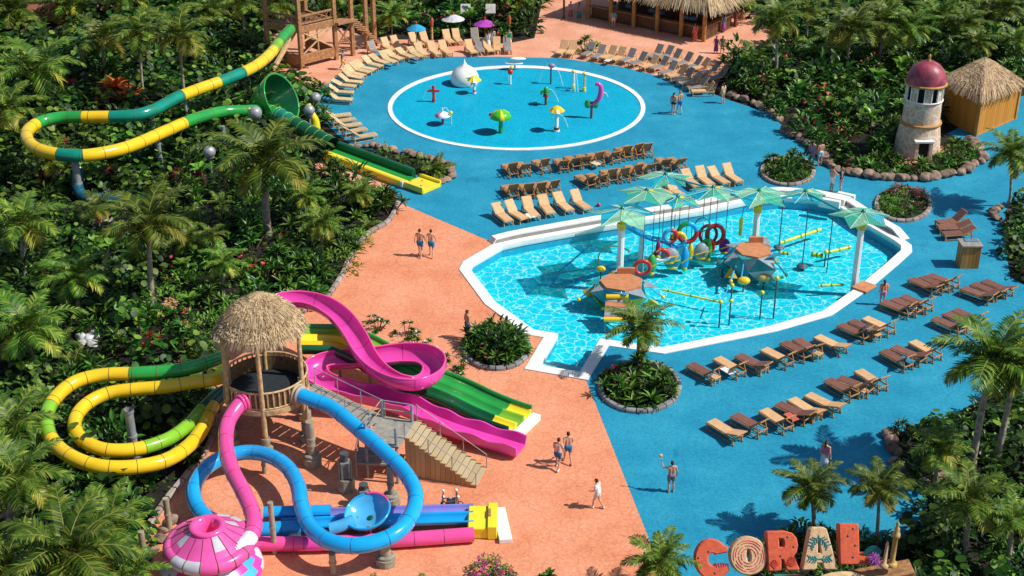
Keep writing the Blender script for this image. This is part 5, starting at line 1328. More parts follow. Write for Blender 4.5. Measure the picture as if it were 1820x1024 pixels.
for nm, lb, px, yt, yb_, m, sz in (
    ('boxing_bag', 'green lobed hanging bag beside the red square ring', 1163, 375, 452, grn, (.22, .2, .52)),
    ('shield_pad', 'grey half round hanging shield with red rim', 1195, 372, 440, fac[0], (.42, .22, .40)),
    ('twin_bag', 'blue and yellow hanging bag under the multicoloured ring', 1221, 400, 438, blue, (.20, .2, .62)),
    ('twin_bag', 'slim yellow hanging bag behind the blue one', 1230, 402, 432, yel, (.14, .14, .42)),
    ('shield_pad', 'grey leaf shaped hanging pad with a yellow tip left of the green arrow', 1250, 395, 432, fac[0], (.34, .2, .42)),
    ('arrow_bag', 'green arrow shaped hanging bag under the red arch ring', 1262, 402, 424, grn, (.18, .18, .60)),
    ('shield_pad', 'purple hanging shield at the right end of the obstacles', 1294, 360, 424, mat('purple_vinyl', (.28, .02, .30), .4), (.27, .14, .40)),
    ('twin_bag', 'crimson slim hanging bag left of the teal pad', 1174, 362, 428, mat('crimson_vinyl', (.38, .01, .10), .4), (.12, .12, .42)),
    ('shield_pad', 'teal round hanging pad near the course centre', 1200, 380, 446, fac[1], (.40, .2, .46))):
    hanging(nm, lb, px, yt, yb_, shape(m, 0, sz))
def discrope(px, yt, yd, yb_, y, label):
    t = at_y(px, yt, y); dsk = at_y(px, yd, y); b = at_y(px, yb_, y)
    t.x = b.x = dsk.x = (t.x+b.x)/2
    root = thing('disc_swing', label, 'swing', (t.x, t.y, b.z))
    mb = MB(); mb.tube([t, b], .03, 6); mb.build('rope', rope, root)
    mb = MB(); mb.lathe([(.05, .14), (.32, .06), (.34, 0), (.10, -.08), (.12, -.2), (.05, -.24)], dsk, 18); mb.build('disc_seat', mat('grey_disc', (.14, .17, .20), .5), root)
hanging('swing_ring', 'red and white half hoop hanging low behind the dark red square ring', 1180, 372, 446, lambda r, b: (torus(b-Vector((0, 0, .35)), .38, .10, redp, r, a0=0, a1=180, name='red_arc'), torus(b-Vector((0, 0, .35)), .38, .10, white, r, a0=180, a1=360, sq=.6, name='white_arc')))
hanging('swing_ring', 'yellow and blue hoop hanging left of the multicoloured ring', 1209, 368, 416, lambda r, b: (torus(b-Vector((0, 0, .35)), .36, .10, yel, r, a0=0, a1=200, name='yellow_arc'), torus(b-Vector((0, 0, .35)), .36, .10, blue, r, a0=200, a1=360, name='blue_arc')))
hanging('swing_ring', 'green and red oval hoop between the teal hoop and the tall red arch', 1264, 352, 430, lambda r, b: (torus(b-Vector((0, 0, .3)), .30, .10, grn, r, a0=90, a1=270, sq=1.3, name='green_arc'), torus(b-Vector((0, 0, .3)), .30, .10, redp, r, a0=-90, a1=90, sq=1.3, name='red_arc')))
discrope(1430, 372, 474, 490, yb-1.2, 'left of two rope swings with a grey disc seat')
discrope(1474, 384, 491, 500, yb-1.6, 'rope swing with a grey disc seat nearer the lone mast')
for k, px in enumerate((1388, 1310, 1330)):
    if k == 0: discrope(1388, 356, 440, 446, yb-.8, 'rope swing beside the right platform with a small grey disc')
p = at_y(1318, 388, masts['b'].y-.2); root = thing('yellow_punch_tube', 'short vertical yellow tube hanging beside the right mast', 'obstacle', p)
mb = MB(); mb.tube([p, p-Vector((0, 0, 1.1))], .12, 10); mb.build('tube', yel2, root); mb = MB(); mb.tube([p, p+Vector((.1, 0, .8))], .02, 5); mb.build('rope', rope, root)
# floating bars and poles
WL = -.12
def floatbar(pa_, pb_, label, r=.10):
    a, b = P(*pa_, WL+.05), P(*pb_, WL+.05); root = thing('floating_bar', label, 'float', a)
    mb = MB(); mb.tube([a, b], r, 10); mb.build('bar', mat('float_yellow', (.72, .66, .05), .4), root)
    mb = MB()
    for t in (.1, .5, .9): q = a.lerp(b, t); d = (b-a).normalized(); mb.tube([q-d*.04, q+d*.04], r*1.25, 10)
    mb.build('clamp', grn, root)
floatbar((1386, 432), (1458, 408), 'long yellow floating bar behind the disc swings')
floatbar((1470, 449), (1512, 439), 'yellow floating bar beside the lone mast')
floatbar((1442, 452), (1463, 455), 'short thick yellow float between the disc swings', .14)
floatbar((1384, 449), (1402, 451), 'small yellow float near the right platform')
floatbar((1178, 515), (1279, 537), 'long thin yellow green bar left of the net poles', .06)
floatbar((1372, 495), (1392, 493), 'little yellow bar in front of the right platform', .07)
floatbar((1455, 508), (1500, 506), 'yellow bar near the orange board', .07)
for px, py, top, lb in ((1279, 565, 537, 'short dark pole at the end of the thin yellow bar'), (1297, 560, 507, 'taller dark pole with two yellow balls'), (1352, 550, 520, 'dark pole with a yellow ball in the near water'), (1376, 549, 495, 'dark pole with a yellow ball joined to the small bar'), (1467, 458, 448, 'small dark pole under a disc swing')):
    b = P(px, py, WL); h = zat(b.y, top); root = thing('net_pole', lb, 'pole', (b.x, b.y, DEEP))
    mb = MB(); mb.cyl((b.x, b.y, DEEP), .045, h-DEEP, 8); mb.build('pole', dsteel, root)
    mb = MB(); mb.blob((b.x, b.y, h), .13)
    if py == 560: mb.blob((b.x, b.y, h*.45), .13)
    mb.build('ball', mat('float_yellow', (.72, .66, .05), .4), root)
def pipe(px_list, label, m, r=.07):
    pts = spline([P(*q) for q in px_list], .15); root = thing('spray_pipe', label, 'pipe', pts[0]); mb = MB(); mb.tube(pts, r, 8); mb.build('pipe', m, root)
    mb = MB(); mb.blob(pts[-1], r*2); mb.build('nozzle', yel, root)
pipe([(1063, 474, WL), (1065, 452, .8), (1078, 440, 1.2), (1100, 438, 1.2), (1118, 446, 1.0)], 'thin arched green spray pipe behind the left platform', mat('olive_pipe', (.25, .35, .12), .5), .04)
pipe([(1320, 448, .8), (1305, 480, .3), (1299, 500, .1)], 'pale teal strut leaning from the right platform to a yellow joint', lblue, .06)
pipe([(1280, 537, .4), (1290, 520, .6), (1299, 507, .8)], 'thin teal link between the two net poles', lblue, .03)
for px, py, rx, m, lb in ((1068, 478, .30, yel, 'orange yellow bean shaped pad left of the left mast'), (1092, 486, .26, mat('orange_vinyl', (.6, .28, .03), .4), 'orange pad tucked behind the left mast'), (1114, 480, .26, redp, 'red pad behind the left platform'), (1322, 499, .40, yel, 'yellow rounded buoy under the right platform'), (1358, 495, .36, mat('tan_vinyl', (.55, .40, .10), .4), 'tan buoy at the foot of the right platform'), (1285, 470, .45, fac[1], 'teal bucket shaped pad at the side of the right platform')):
    p = P(px, py, .0 if px > 1300 else .12); root = thing('foam_pad', lb, 'pad', p)
    mb = MB(); mb.blob(p, (rx*.95, rx*.65, rx*.62), sub=3); mb.build('pad', m, root); mb = MB(); mb.cyl((p.x, p.y, DEEP), .05, p.z-DEEP, 8); mb.build('stem', dsteel, root)
# ================================================================ loungers
def lounger(name, frame_m, sling_m, ang, arms=True, slats=False):
    """origin on the ground under the middle; +X is the head end"""
    root = thing(name, 'x', 'lounger')
    W2, zs, hx, fx = .29, .33, .22, -.95
    ca_, sa_ = math.cos(R(ang)), math.sin(R(ang)); bl = .78
    mb = MB()
    for s_ in (-1, 1):
        mb.beam((fx, s_*W2, zs), (hx+.55, s_*W2, zs), .05, .07)
        mb.beam((fx+.1, s_*W2, .07), (hx+.62, s_*W2, .07), .04, .04)
    for x in (fx+.02, -.4, hx, hx+.53): mb.beam((x, -W2, zs), (x, W2, zs), .05, .05)
    mb.build('frame', frame_m, root, local=True)
    for x in (fx+.1, hx+.5):
        for s_ in (-1, 1):
            mb = MB(); mb.beam((x, s_*W2, 0), (x, s_*W2, zs), .06, .06); mb.build('leg', frame_m, root, local=True)
    mb = MB()
    if slats:
        for k in range(11): mb.box((fx+.06+1.12*k/10, 0, zs+.05), (.085, .54, .025))
    else: mb.box(((fx+hx)/2+.01, 0, zs+.055), (hx-fx-.03, .53, .03))
    mb.build('seat', sling_m, root, local=True)
    mb = MB(); o = Vector((hx+.02, 0, zs+.05))
    M_ = Matrix.Translation(o) @ Matrix.Rotation(-R(ang), 4, 'Y')
    if slats:
        for k in range(8): mb.mbox(M_ @ Matrix.Translation((.06+bl*k/8, 0, .02)), (.085, .54, .025))
    else: mb.mbox(M_ @ Matrix.Translation((bl/2, 0, .02)), (bl, .53, .03))
    mb.build('backrest', sling_m, root, local=True)
    mb = MB()
    for s_ in (-1, 1):
        mb.beam(o+Vector((0, s_*W2, 0)), o+Vector((bl*ca_+.02, s_*W2, bl*sa_+.02)), .045, .05)
        mb.beam(o+Vector((bl*.6*ca_, s_*.28, bl*.6*sa_)), (hx+.5, s_*.28, zs), .035, .035)
    mb.beam(o+Vector((bl*ca_, -W2, bl*sa_)), o+Vector((bl*ca_, W2, bl*sa_)), .05, .05)
    mb.build('back_frame', frame_m, root, local=True)
    if arms:
        mb = MB()
        for s_ in (-1, 1):
            mb.beam((hx-.45, s_*.32, zs+.22), (hx+.42, s_*.32, zs+.30), .06, .04); mb.beam((hx-.4, s_*.32, zs), (hx-.4, s_*.32, zs+.22), .04, .04)
        mb.build('armrest', frame_m, root, local=True)
    return root
chw = mat('lounger_timber', (.46, .22, .075), .55, var=.2, scale=6, rnd=.15)
chl = mat('pale_lounger_timber', (.60, .40, .20), .6, var=.15, scale=6, rnd=.12)
brn = mat('brown_sling', (.20, .085, .065), .7, var=.10, scale=5, rnd=.12)
tansl = mat('tan_sling', (.66, .40, .20), .7, var=.08, scale=5, rnd=.08)
greysl = mat('grey_sling', (.26, .235, .23), .7, var=.1, scale=5, rnd=.1)
obr = mat('ochre_sling', (.44, .22, .09), .7, var=.15, scale=5, rnd=.15)
crm = mat('cream_slat', (.66, .48, .26), .65, var=.12, scale=6, rnd=.1)
LB = {k: Proto(lounger('sun_lounger', *a)) for k, a in dict(brown2=(chw, brn, 24, False), tan2=(chw, tansl, 20, False), rtan2=(chl, tansl, 48, False), cream2=(chl, crm, 22, False, True), ochre2=(chw, obr, 44, True),
    
    brown=(chw, brn, 42, False), tan=(chw, tansl, 42, False), ochre=(chw, obr, 58, True), rtan=(chl, tansl, 34, False), cream=(chl, crm, 36, False, True), greyb=(chl, greysl, 52, False), creams=(chl, tansl, 52, False)).items()}
COLN = dict(brown='brown', tan='tan', ochre='ochre backed', rtan='pale tan', cream='cream slatted', greyb='grey backed', creams='pale upright')
def put_row(items, ang, rowname, group, face=None, order='from the pool end'):
    cnt = {}; tot = {}
    for it in items: tot[it[2]] = tot.get(it[2], 0)+1
    for px, py, kind in items:
        p = P(px, py); i = cnt.get(kind, 0); cnt[kind] = i+1
        a = ang if face is None else math.atan2(p.y-face.y, p.x-face.x)
        lab = ('%s %s lounger %s in %s' % (ORD[i], COLN[kind], order, rowname)) if tot[kind] > 1 else ('only %s lounger in %s' % (COLN[kind], rowname))
        LB[kind+'2' if kind+'2' in LB and rr.random() < .3 else kind].put((p.x+rr.uniform(-.06, .06), p.y+rr.uniform(-.08, .08), 0.016), a+R(rr.gauss(0, 4.5)), 1.07, lab, group)
A_R = math.atan2(-.80, .62)
b_, t_ = 'brown', 'tan'
put_row([(1250, 673, b_), (1296, 662, t_), (1338, 655, b_), (1384, 646, t_), (1415, 634, b_), (1436, 630, b_), (1478, 621, t_)], A_R, 'the poolside row', 'loungers beside the pool', order='from the palm planter')
put_row([(1518, 601, b_), (1537, 594, b_), (1563, 589, t_), (1594, 559, b_), (1612, 553, b_), (1630, 549, b_), (1642, 518, b_), (1660, 514, b_), (1678, 509, b_)], A_R, 'the row past the orange board', 'loungers past the orange board', order='after the poolside row')
put_row([(1288, 775, t_), (1330, 765, b_), (1378, 756, t_), (1410, 743, b_), (1432, 737, t_), (1465, 729, t_), (1496, 700, b_), (1520, 694, b_), (1547, 686, t_)], A_R, 'the front row nearest the sign', 'loungers in the front row', order='from the plaza side')
put_row([(1592, 648, b_), (1614, 640, b_), (1646, 634, t_), (1684, 588, b_), (1702, 580, b_), (1722, 574, b_), (1738, 533, b_), (1755, 527, b_), (1772, 522, b_)], A_R, 'the rear row by the leaning palm', 'loungers in the rear row', order='from the front row')
put_row([(1690, 402, b_), (1694, 413, b_), (1700, 424, b_)], R(8), 'the shaded group behind the towel counter', 'loungers behind the towel counter', order='from the top')
o_k = 'ochre'
A_M = math.atan2(-.92, .38)
put_row([(x, y, o_k) for x, y in ((905, 311), (930, 308), (962, 304), (997, 301), (1018, 297), (1036, 294), (1060, 291), (1086, 286), (1108, 281), (1126, 277), (1145, 275))], A_M, 'the first row below the splash pad', 'loungers below the splash pad', order='from the slide side')
put_row([(x, y, o_k) for x, y in ((908, 349), (934, 347), (956, 345), (980, 342))], A_M, 'the short row above the tan six', 'loungers in the short row', order='from the slide side')
put_row([(x, y, o_k) for x, y in ((1042, 330), (1062, 328), (1083, 322), (1105, 319), (1127, 314), (1148, 308), (1180, 300), (1202, 298))], A_M, 'the second row below the splash pad', 'loungers in the second row below the pad', order='from the slide side')
A_T = math.atan2(.90, -.42)
put_row([(x, y, 'rtan') for x, y in ((892, 393), (918, 390), (944, 384), (972, 379), (1002, 374), (1030, 371))], A_T, 'the six above the pool kerb', 'tan loungers above the pool kerb', order='from the plaza end')
put_row([(x, y, 'rtan') for x, y in ((1178, 347), (1202, 350), (1228, 331), (1252, 328), (1276, 326), (1300, 323))], A_T, 'the line behind the sea green canopies', 'tan loungers behind the canopies', order='from the plaza end')
PC = P(918, 193)
c_, g_, u_ = 'cream', 'greyb', 'creams'
left = [(604, 184), (607, 171), (612, 160), (622, 152), (627, 143), (632, 139), (640, 133), (650, 128), (662, 122), (673, 116), (690, 113), (701, 108), (720, 105), (738, 103), (750, 100)]
put_row([(x, y, c_) for x, y in left], 0, 'the left arc round the splash pad', 'slatted loungers on the left arc', face=PC, order='from the ball lamps')
put_row([(772, 99, u_), (790, 97, u_), (836, 96, u_), (852, 94, g_), (868, 93, u_), (884, 92, u_), (901, 92, g_)], 0, 'the top arc behind the white dome', 'loungers on the top arc', face=PC, order='from the dome')
put_row([(668, 98, g_), (690, 92, u_), (707, 88, u_), (739, 82, u_), (756, 80, u_), (797, 78, u_), (812, 76, u_), (845, 75, g_)], 0, 'the outer arc by the parasols', 'loungers on the outer arc', face=PC, order='from the timber tower')
put_row([(602, 214, c_), (609, 223, c_), (618, 232, c_), (630, 241, c_), (645, 250, c_)], 0, 'the arc beside the green tube exit', 'slatted loungers by the tube exit', face=PC, order='from the top')
put_row([(998, 97, u_), (1014, 98, u_), (1046, 101, g_), (1064, 105, g_), (1082, 107, u_), (1098, 109, u_), (1116, 112, g_), (1134, 117, g_), (1156, 123, u_), (1172, 126, g_), (1188, 134, g_), (1204, 140, u_), (1216, 146, g_), (1228, 153, g_), (1240, 161, g_), (1250, 170, u_)], 0, 'the right arc round the splash pad', 'loungers on the right arc', face=PC, order='from the bar side')
put_row([(1166, 104, g_), (1182, 106, g_), (1196, 112, g_), (1216, 118, g_), (1232, 124, g_), (1244, 128, u_), (1262, 135, g_), (1276, 144, g_)], 0, 'the outer right arc below the bar', 'loungers on the outer right arc', face=PC, order='from the bar side')
# small side tables and things on loungers
tb = thing('side_table', 'x', 'table')
mb = MB(); mb.box((0, 0, .40), (.42, .42, .04)); mb.build('table_top', chl, tb, local=True)
for sx in (-.16, .16):
    for sy in (-.16, .16): mb = MB(); mb.box((sx, sy, .19), (.04, .04, .38)); mb.build('leg', chl, tb, local=True)
TBP = Proto(tb)
for px, py, lb in ((1270, 682, 'small tan side table at the near end of the poolside row'), (1352, 664, 'small tan side table by the second brown lounger of the poolside row'), (1452, 640, 'small tan side table beside two brown loungers'), (1556, 606, 'small tan side table by the bag'), (1445, 748, 'small tan side table in the front row'), (1532, 706, 'small tan side table at the far end of the front row')):
    p = P(px, py); TBP.put((p.x, p.y, .016), R(-50), 1, lb, 'small tan side tables')
p = P(1541, 590, .42); root = thing('beach_bag', 'slumped dark grey bag lying on a brown lounger', 'bag', p)
mb = MB(); mb.blob(p+Vector((0, 0, .14)), (.34, .26, .17), sub=3, jit=.04); mb.build('bag_body', mat('bag_grey', (.12, .11, .12), .8), root)
mb = MB(); mb.tube(spline([p+Vector((-.2, 0, .25)), p+Vector((-.1, -.05, .42)), p+Vector((.1, -.05, .42)), p+Vector((.2, 0, .25))], .05), .02, 6); mb.build('handle', dsteel, root)
p = P(1622, 548, .42); root = thing('towel', 'crumpled white towel on a brown lounger', 'towel', p); mb = MB(); mb.blob(p+Vector((0, 0, .05)), (.24, .18, .09), sub=3, jit=.1); mb.build('cloth', white, root)
# towels left on loungers
trv = random.Random(9)
for k, (px, py, col, lb) in enumerate(((1296, 660, (.70, .70, .68), 'white towel over the first tan lounger of the poolside row'), (1614, 641, (.03, .22, .38), 'blue towel on a brown lounger of the rear row'), (1755, 526, (.05, .30, .28), 'teal towel on a brown lounger at the far end of the rear row'), (944, 384, (.75, .72, .62), 'cream towel on the third tan lounger above the pool kerb'),
        (618, 158, (.10, .25, .38), 'slate blue towel near the start of the left lounger arc'), (640, 139, (.20, .26, .32), 'grey blue towel on the left lounger arc beside the coral terrace'), (690, 114, (.04, .30, .48), 'bright blue towel midway along the left lounger arc'), (738, 104, (.16, .20, .25), 'dark grey towel on the left lounger arc below the sky blue parasol'),
        (668, 97, (.05, .32, .50), 'bright blue towel on the grey backed lounger by the timber tower'), (1082, 107, (.65, .62, .58), 'pale towel on the right lounger arc by the round bright shrub'), (1216, 146, (.45, .52, .58), 'pale blue towel near the end of the right lounger arc'), (1410, 742, (.55, .12, .08), 'red towel on a brown lounger of the front row'), (1060, 291, (.70, .55, .35), 'sand towel on an ochre lounger of the first row below the pad'))):
    p = P(px, py, .405); root = thing('towel', lb, 'towel', p); mb = MB(); a = trv.uniform(0, 3.1)
    n_ = 9; M_ = Matrix.Translation(p) @ Matrix.Rotation(A_R+trv.uniform(-.2, .2) if py > 260 else math.atan2(p.y-PC.y, p.x-PC.x), 4, 'Z')
    vs = [M_ @ Vector((-.45+.75*i/n_, -.24+.48*j/n_, .02+.018*math.sin(i*1.3+k)*math.cos(j*1.1+a))) for i in range(n_+1) for j in range(n_+1)]
    vs += [v-Vector((0, 0, .015)) for v in vs]; o_n = (n_+1)**2
    mb.add(vs, [[i*(n_+1)+j, (i+1)*(n_+1)+j, (i+1)*(n_+1)+j+1, i*(n_+1)+j+1] for i in range(n_) for j in range(n_)]+[[o_n+i*(n_+1)+j, o_n+i*(n_+1)+j+1, o_n+(i+1)*(n_+1)+j+1, o_n+(i+1)*(n_+1)+j] for i in range(n_) for j in range(n_)], 0, True)
    mb.build('cloth', mat('towel_%d' % k, col, .9, var=.08, scale=10), root)
# deck ball and little things
p = P(1064, 364, .13); root = thing('beach_ball', 'small red ball on the blue deck by the left canopy', 'ball', p); mb = MB(); mb.blob(p, .13, sub=3); mb.build('ball_skin', redp, root)
# ================================================================ people
skin = mat('skin', (.58, .31, .20), .5, var=.06, scale=6, rnd=.18)
def capsule(mb, p, q, r1, r2, n=12):
    p, q = Vector(p), Vector(q); d = (q-p)
    if d.length < 1e-5: d = Vector((0, 0, 1e-3))
    d.normalize(); pts = []; rs = []
    for a in (80, 60, 40, 20): pts.append(p-d*r1*math.sin(R(a))); rs.append(r1*math.cos(R(a)))
    pts.append(p); rs.append(r1); pts.append(q); rs.append(r2)
    for a in (20, 40, 60, 80): pts.append(q+d*r2*math.sin(R(a))); rs.append(r2*math.cos(R(a)))
    mb.tube(pts, rs, n)
def remeshed(mb, name, m, vox, parent, smooth=2):
    o = mb.build(name, m, None, local=True)
    md = o.modifiers.new('r', 'REMESH'); md.mode = 'VOXEL'; md.voxel_size = vox; md.use_smooth_shade = True
    if smooth: s_ = o.modifiers.new('s', 'SMOOTH'); s_.iterations = smooth; s_.factor = .5
    dg = bpy.context.evaluated_depsgraph_get(); me = bpy.data.meshes.new_from_object(o.evaluated_get(dg)); old = o.data
    o.modifiers.clear(); o.data = me; me.name = name; bpy.data.meshes.remove(old)
    if parent is not None: o.parent = parent
    return o
STAND = dict(hipL=(-.10, 0, .92), hipR=(.10, 0, .92), kneeL=(-.11, .03, .50), kneeR=(.11, .02, .50), ankL=(-.12, -.02, .09), ankR=(.12, -.02, .09), toeL=(-.14, .15, .035), toeR=(.14, .15, .035),
    shL=(-.19, 0, 1.43), shR=(.19, 0, 1.43), elL=(-.26, -.03, 1.15), elR=(.26, -.03, 1.15), wrL=(-.27, .06, .90), wrR=(.27, .06, .90), haL=(-.26, .09, .80), haR=(.26, .09, .80), chest=(0, 0, 1.32), neck=(0, -.01, 1.50), head=(0, .02, 1.64))
WALK = dict(STAND, kneeL=(-.10, .17, .52), ankL=(-.10, .24, .10), toeL=(-.11, .41, .06), kneeR=(.10, -.02, .50), ankR=(.10, -.26, .14), toeR=(.11, -.13, .04), elL=(-.25, -.15, 1.18), wrL=(-.27, -.13, .93), haL=(-.27, -.10, .83), elR=(.25, .08, 1.16), wrR=(.25, .25, .97), haR=(.24, .31, .90))
RAISE = dict(STAND, elL=(-.38, .14, 1.36), wrL=(-.44, .26, 1.58), haL=(-.46, .30, 1.68))
REACH = dict(STAND, elR=(.30, .16, 1.25), wrR=(.36, .36, 1.15), haR=(.37, .45, 1.12))
STEP = dict(WALK, elL=(-.24, .1, 1.16), wrL=(-.2, .3, 1.05), haL=(-.18, .38, 1.02), chest=(0, .05, 1.32), neck=(0, .06, 1.49), head=(0, .12, 1.62), shL=(-.19, .05, 1.42), shR=(.19, .05, 1.42))
def body(pose):
    J = {k: Vector(v) for k, v in pose.items()}; mb = MB()
    pel = (J['hipL']+J['hipR'])/2
    for s_ in 'LR':
        sg = -1 if s_ == 'L' else 1
        capsule(mb, J['hip'+s_], J['knee'+s_], .088, .056); capsule(mb, J['knee'+s_], J['ank'+s_], .056, .036)
        k2 = J['knee'+s_].lerp(J['ank'+s_], .3)-Vector((0, .018, 0)); capsule(mb, k2, J['ank'+s_], .052, .036)
        heel = J['ank'+s_]+(J['ank'+s_]-J['toe'+s_])*.25; heel.z = J['toe'+s_].z+.01
        capsule(mb, J['ank'+s_], heel, .036, .032); capsule(mb, heel, J['toe'+s_], .032, .036)
        capsule(mb, J['sh'+s_], J['el'+s_], .052, .040); capsule(mb, J['el'+s_], J['wr'+s_], .040, .027)
        # hand: palm, four bent fingers and a thumb from the palm side
        d = (J['ha'+s_]-J['wr'+s_]).normalized(); side = Vector((0, 1, 0))-d*d.y
        if side.length < .2: side = Vector((1, 0, 0))
        side.normalize(); inn = d.cross(side).normalized()
        pe = J['wr'+s_]+d*.075
        for w in (-.022, 0, .022): capsule(mb, J['wr'+s_]+side*w*.6, pe+side*w*1.2, .020, .015, 8)
        for k, (w, l) in enumerate(((.033, .062), (.011, .072), (-.011, .066), (-.032, .050))):
            b = pe+side*w; m_ = b+d*l*.55+inn*.006*sg; t = m_+d*l*.45+inn*.016*sg
            capsule(mb, b, m_, .0105, .0095, 7); capsule(mb, m_, t, .0095, .0085, 7)
        tb_ = J['wr'+s_]+d*.03+side*.03; tm = tb_+side*.026+d*.03; capsule(mb, tb_, tm, .014, .011, 7); capsule(mb, tm, tm+d*.032+side*.004, .011, .009, 7)
        capsule(mb, J['neck']-Vector((0, 0, .04)), J['sh'+s_], .062, .060)
        capsule(mb, J['chest']+Vector((.07*sg, .015, 0)), J['hip'+s_]+Vector((-.02*sg, 0, .1)), .108, .092)
        capsule(mb, J['chest']+Vector((.075*sg, .01, .04)), J['sh'+s_]-Vector((.03*sg, 0, .03)), .10, .07)
    capsule(mb, pel+Vector((-.055, 0, .05)), pel+Vector((.055, 0, .05)), .115, .115)
    H = J['head']; capsule(mb, J['neck']-Vector((0, 0, .05)), H-Vector((0, 0, .06)), .058, .052)
    mb.blob(H+Vector((0, -.01, .02)), (.078, .098, .105), sub=3)
    capsule(mb, H+Vector((0, .045, -.075)), H+Vector((0, .02, 0)), .042, .062)
    capsule(mb, H+Vector((0, .088, .012)), H+Vector((0, .108, -.022)), .009, .014, 8)
    capsule(mb, H+Vector((-.032, .080, .030)), H+Vector((.032, .080, .030)), .013, .013, 8)
    capsule(mb, H+Vector((-.018, .082, -.052)), H+Vector((.018, .082, -.052)), .010, .010, 8)
    for sg in (-1, 1): mb.blob(H+Vector((.080*sg, -.005, 0)), (.012, .022, .032), sub=1)
    return mb, J
def hair(J, long=False):
    mb = MB(); H = J['head']; bm = bmesh.new(); bmesh.ops.create_icosphere(bm, subdivisions=3, radius=1); keep = []
    for f in bm.faces:
        c = f.calc_center_median()
        if c.z > .35-.75*max(0, -c.y) or (c.y < -.1 and c.z > -.45): keep.append(f)
    vs = [H+Vector((v.co.x*.088, -.012+v.co.y*.108, .022+v.co.z*.116)) for v in bm.verts]
    mb.add(vs, [[v.index for v in f.verts] for f in keep], 0, True); bm.free()
    if long: capsule(mb, H+Vector((0, -.09, .02)), H+Vector((0, -.11, -.22)), .065, .035)
    return mb
def trunk_cl(J, lo, hi, ex, sleeves):
    mb = MB()
    for sg, s_ in ((-1, 'L'), (1, 'R')):
        capsule(mb, J['chest']+Vector((.07*sg, .01, 0)), J['hip'+s_]+Vector((-.02*sg, 0, lo)), .108+ex, .10+ex)
        capsule(mb, J['chest']+Vector((.075*sg, .01, .04)), J['sh'+s_]-Vector((.03*sg, 0, .02)), .10+ex, .06+ex)
        if sleeves: capsule(mb, J['sh'+s_], J['sh'+s_].lerp(J['el'+s_], .5), .056+ex, .058+ex)
    return mb
def shorts_cl(J, frac=.5, ex=.022):
    mb = MB(); pel = (J['hipL']+J['hipR'])/2
    for s_ in 'LR': capsule(mb, J['hip'+s_], J['hip'+s_].lerp(J['knee'+s_], frac), .092+ex, .080+ex)
    capsule(mb, pel+Vector((-.05, 0, .05)), pel+Vector((.05, 0, .05)), .118+ex, .118+ex)
    return mb
def skirt_cl(J, bot, top=1.0):
    mb = MB(); pel = (J['hipL']+J['hipR'])/2
    mb.lathe([(.125, top), (.17, top-.1), (.20, (top+bot)/2), (.24, bot), (.225, bot), (.15, top-.1)], (pel.x, pel.y, 0), 20); return mb
PROTO = {}
clothb = mat('cloth', (.5, .5, .5), .8)
def person_proto(key, pose, lower, upper=None, long=False, shoes=False):
    root = thing('person', 'x', 'person'); mb, J = body(pose)
    o = remeshed(mb, 'body', skin, .0095, root)
    remeshed(shorts_cl(J) if lower == 'shorts' else shorts_cl(J, .12, .014) if lower == 'trunks' else skirt_cl(J, lower), 'shorts' if isinstance(lower, str) else 'skirt', clothb, .016, root, 1) if isinstance(lower, str) else skirt_cl(J, lower).build('skirt', clothb, root, local=True)
    if upper: remeshed(trunk_cl(J, .12, 0, .014, upper == 'shirt'), upper, clothb, .016, root, 1)
    hair(J, long).build('hair', clothb, root, local=True)
    for sg in (-1, 1):
        m_ = MB(); m_.blob(J['head']+Vector((.032*sg, .090, .006)), (.012, .006, .008), sub=1); m_.build('eye', dark, root, local=True)
    if shoes:
        for s_ in 'LR':
            m_ = MB(); capsule(m_, J['ank'+s_]-Vector((0, .05, .045)), J['toe'+s_]+Vector((0, .02, .01)), .048, .048); m_.build('shoe', clothb, root, local=True)
    PROTO[key] = (Proto(root), J)
for args in (('walk', WALK, 'shorts'), ('stand', STAND, 'shorts'), ('raise', RAISE, 'shorts'), ('reach', REACH, 'shorts'), ('shirt', STEP, 'shorts', 'shirt', False, True), ('swim', STAND, 'trunks', 'swimsuit', True), ('tee', STAND, 'shorts', 'shirt', True), ('dress', STAND, .25, 'top', True), ('walker', WALK, .55, 'top', True)):
    person_proto(*args)
CLM = {}
def cm(rgb):
    if rgb not in CLM: CLM[rgb] = mat('cloth_%d' % len(CLM), rgb, .8, var=.1, scale=12)
    return CLM[rgb]
BLU, WHT, BLK, BRN = (.02, .20, .42), (.78, .78, .78), (.02, .02, .025), (.05, .025, .015)
def person(key, px, py, face, label, low, up=None, hr=BRN, hgt=1.0, z=.016, group=None):
    """face: heading in degrees on the ground, 0 = away from the camera, 90 = towards the right"""
    pr, J = PROTO[key]; p = P(px, py); r = pr.put((p.x, p.y, z), R(-face), hgt*.95, label, group)
    for c in r.children:
        n = c.name.split('.')[0]
        col = low if n in ('shorts', 'skirt') else up if n in ('shirt', 'swimsuit', 'top') else hr if n == 'hair' else (.75, .75, .75) if n == 'shoe' else None
        if col:
            c.material_slots[0].link = 'OBJECT'; c.material_slots[0].material = cm(col)
    return r
person('walk', 747, 456, 10, 'bare backed person in blue shorts, left of the pair walking away on the coral plaza', BLU, hgt=1.08)
person('walk', 767, 457, 5, 'bare backed person in blue shorts, right of the pair walking away on the coral plaza', BLU, hgt=1.08)
person('stand', 831, 603, 60, 'shirtless person in blue shorts standing half hidden beside the round shrub planter', (.02, .22, .45), hgt=1.05)
person('shirt', 991, 834, 20, 'person in pale pink top, dark blue shorts and white shoes near the racer slide', (.02, .12, .32), (.72, .42, .36), hgt=.98)
person('walk', 1009, 824, -15, 'taller shirtless person in blue shorts beside the one in the pale top', (.02, .17, .38), hgt=1.02)
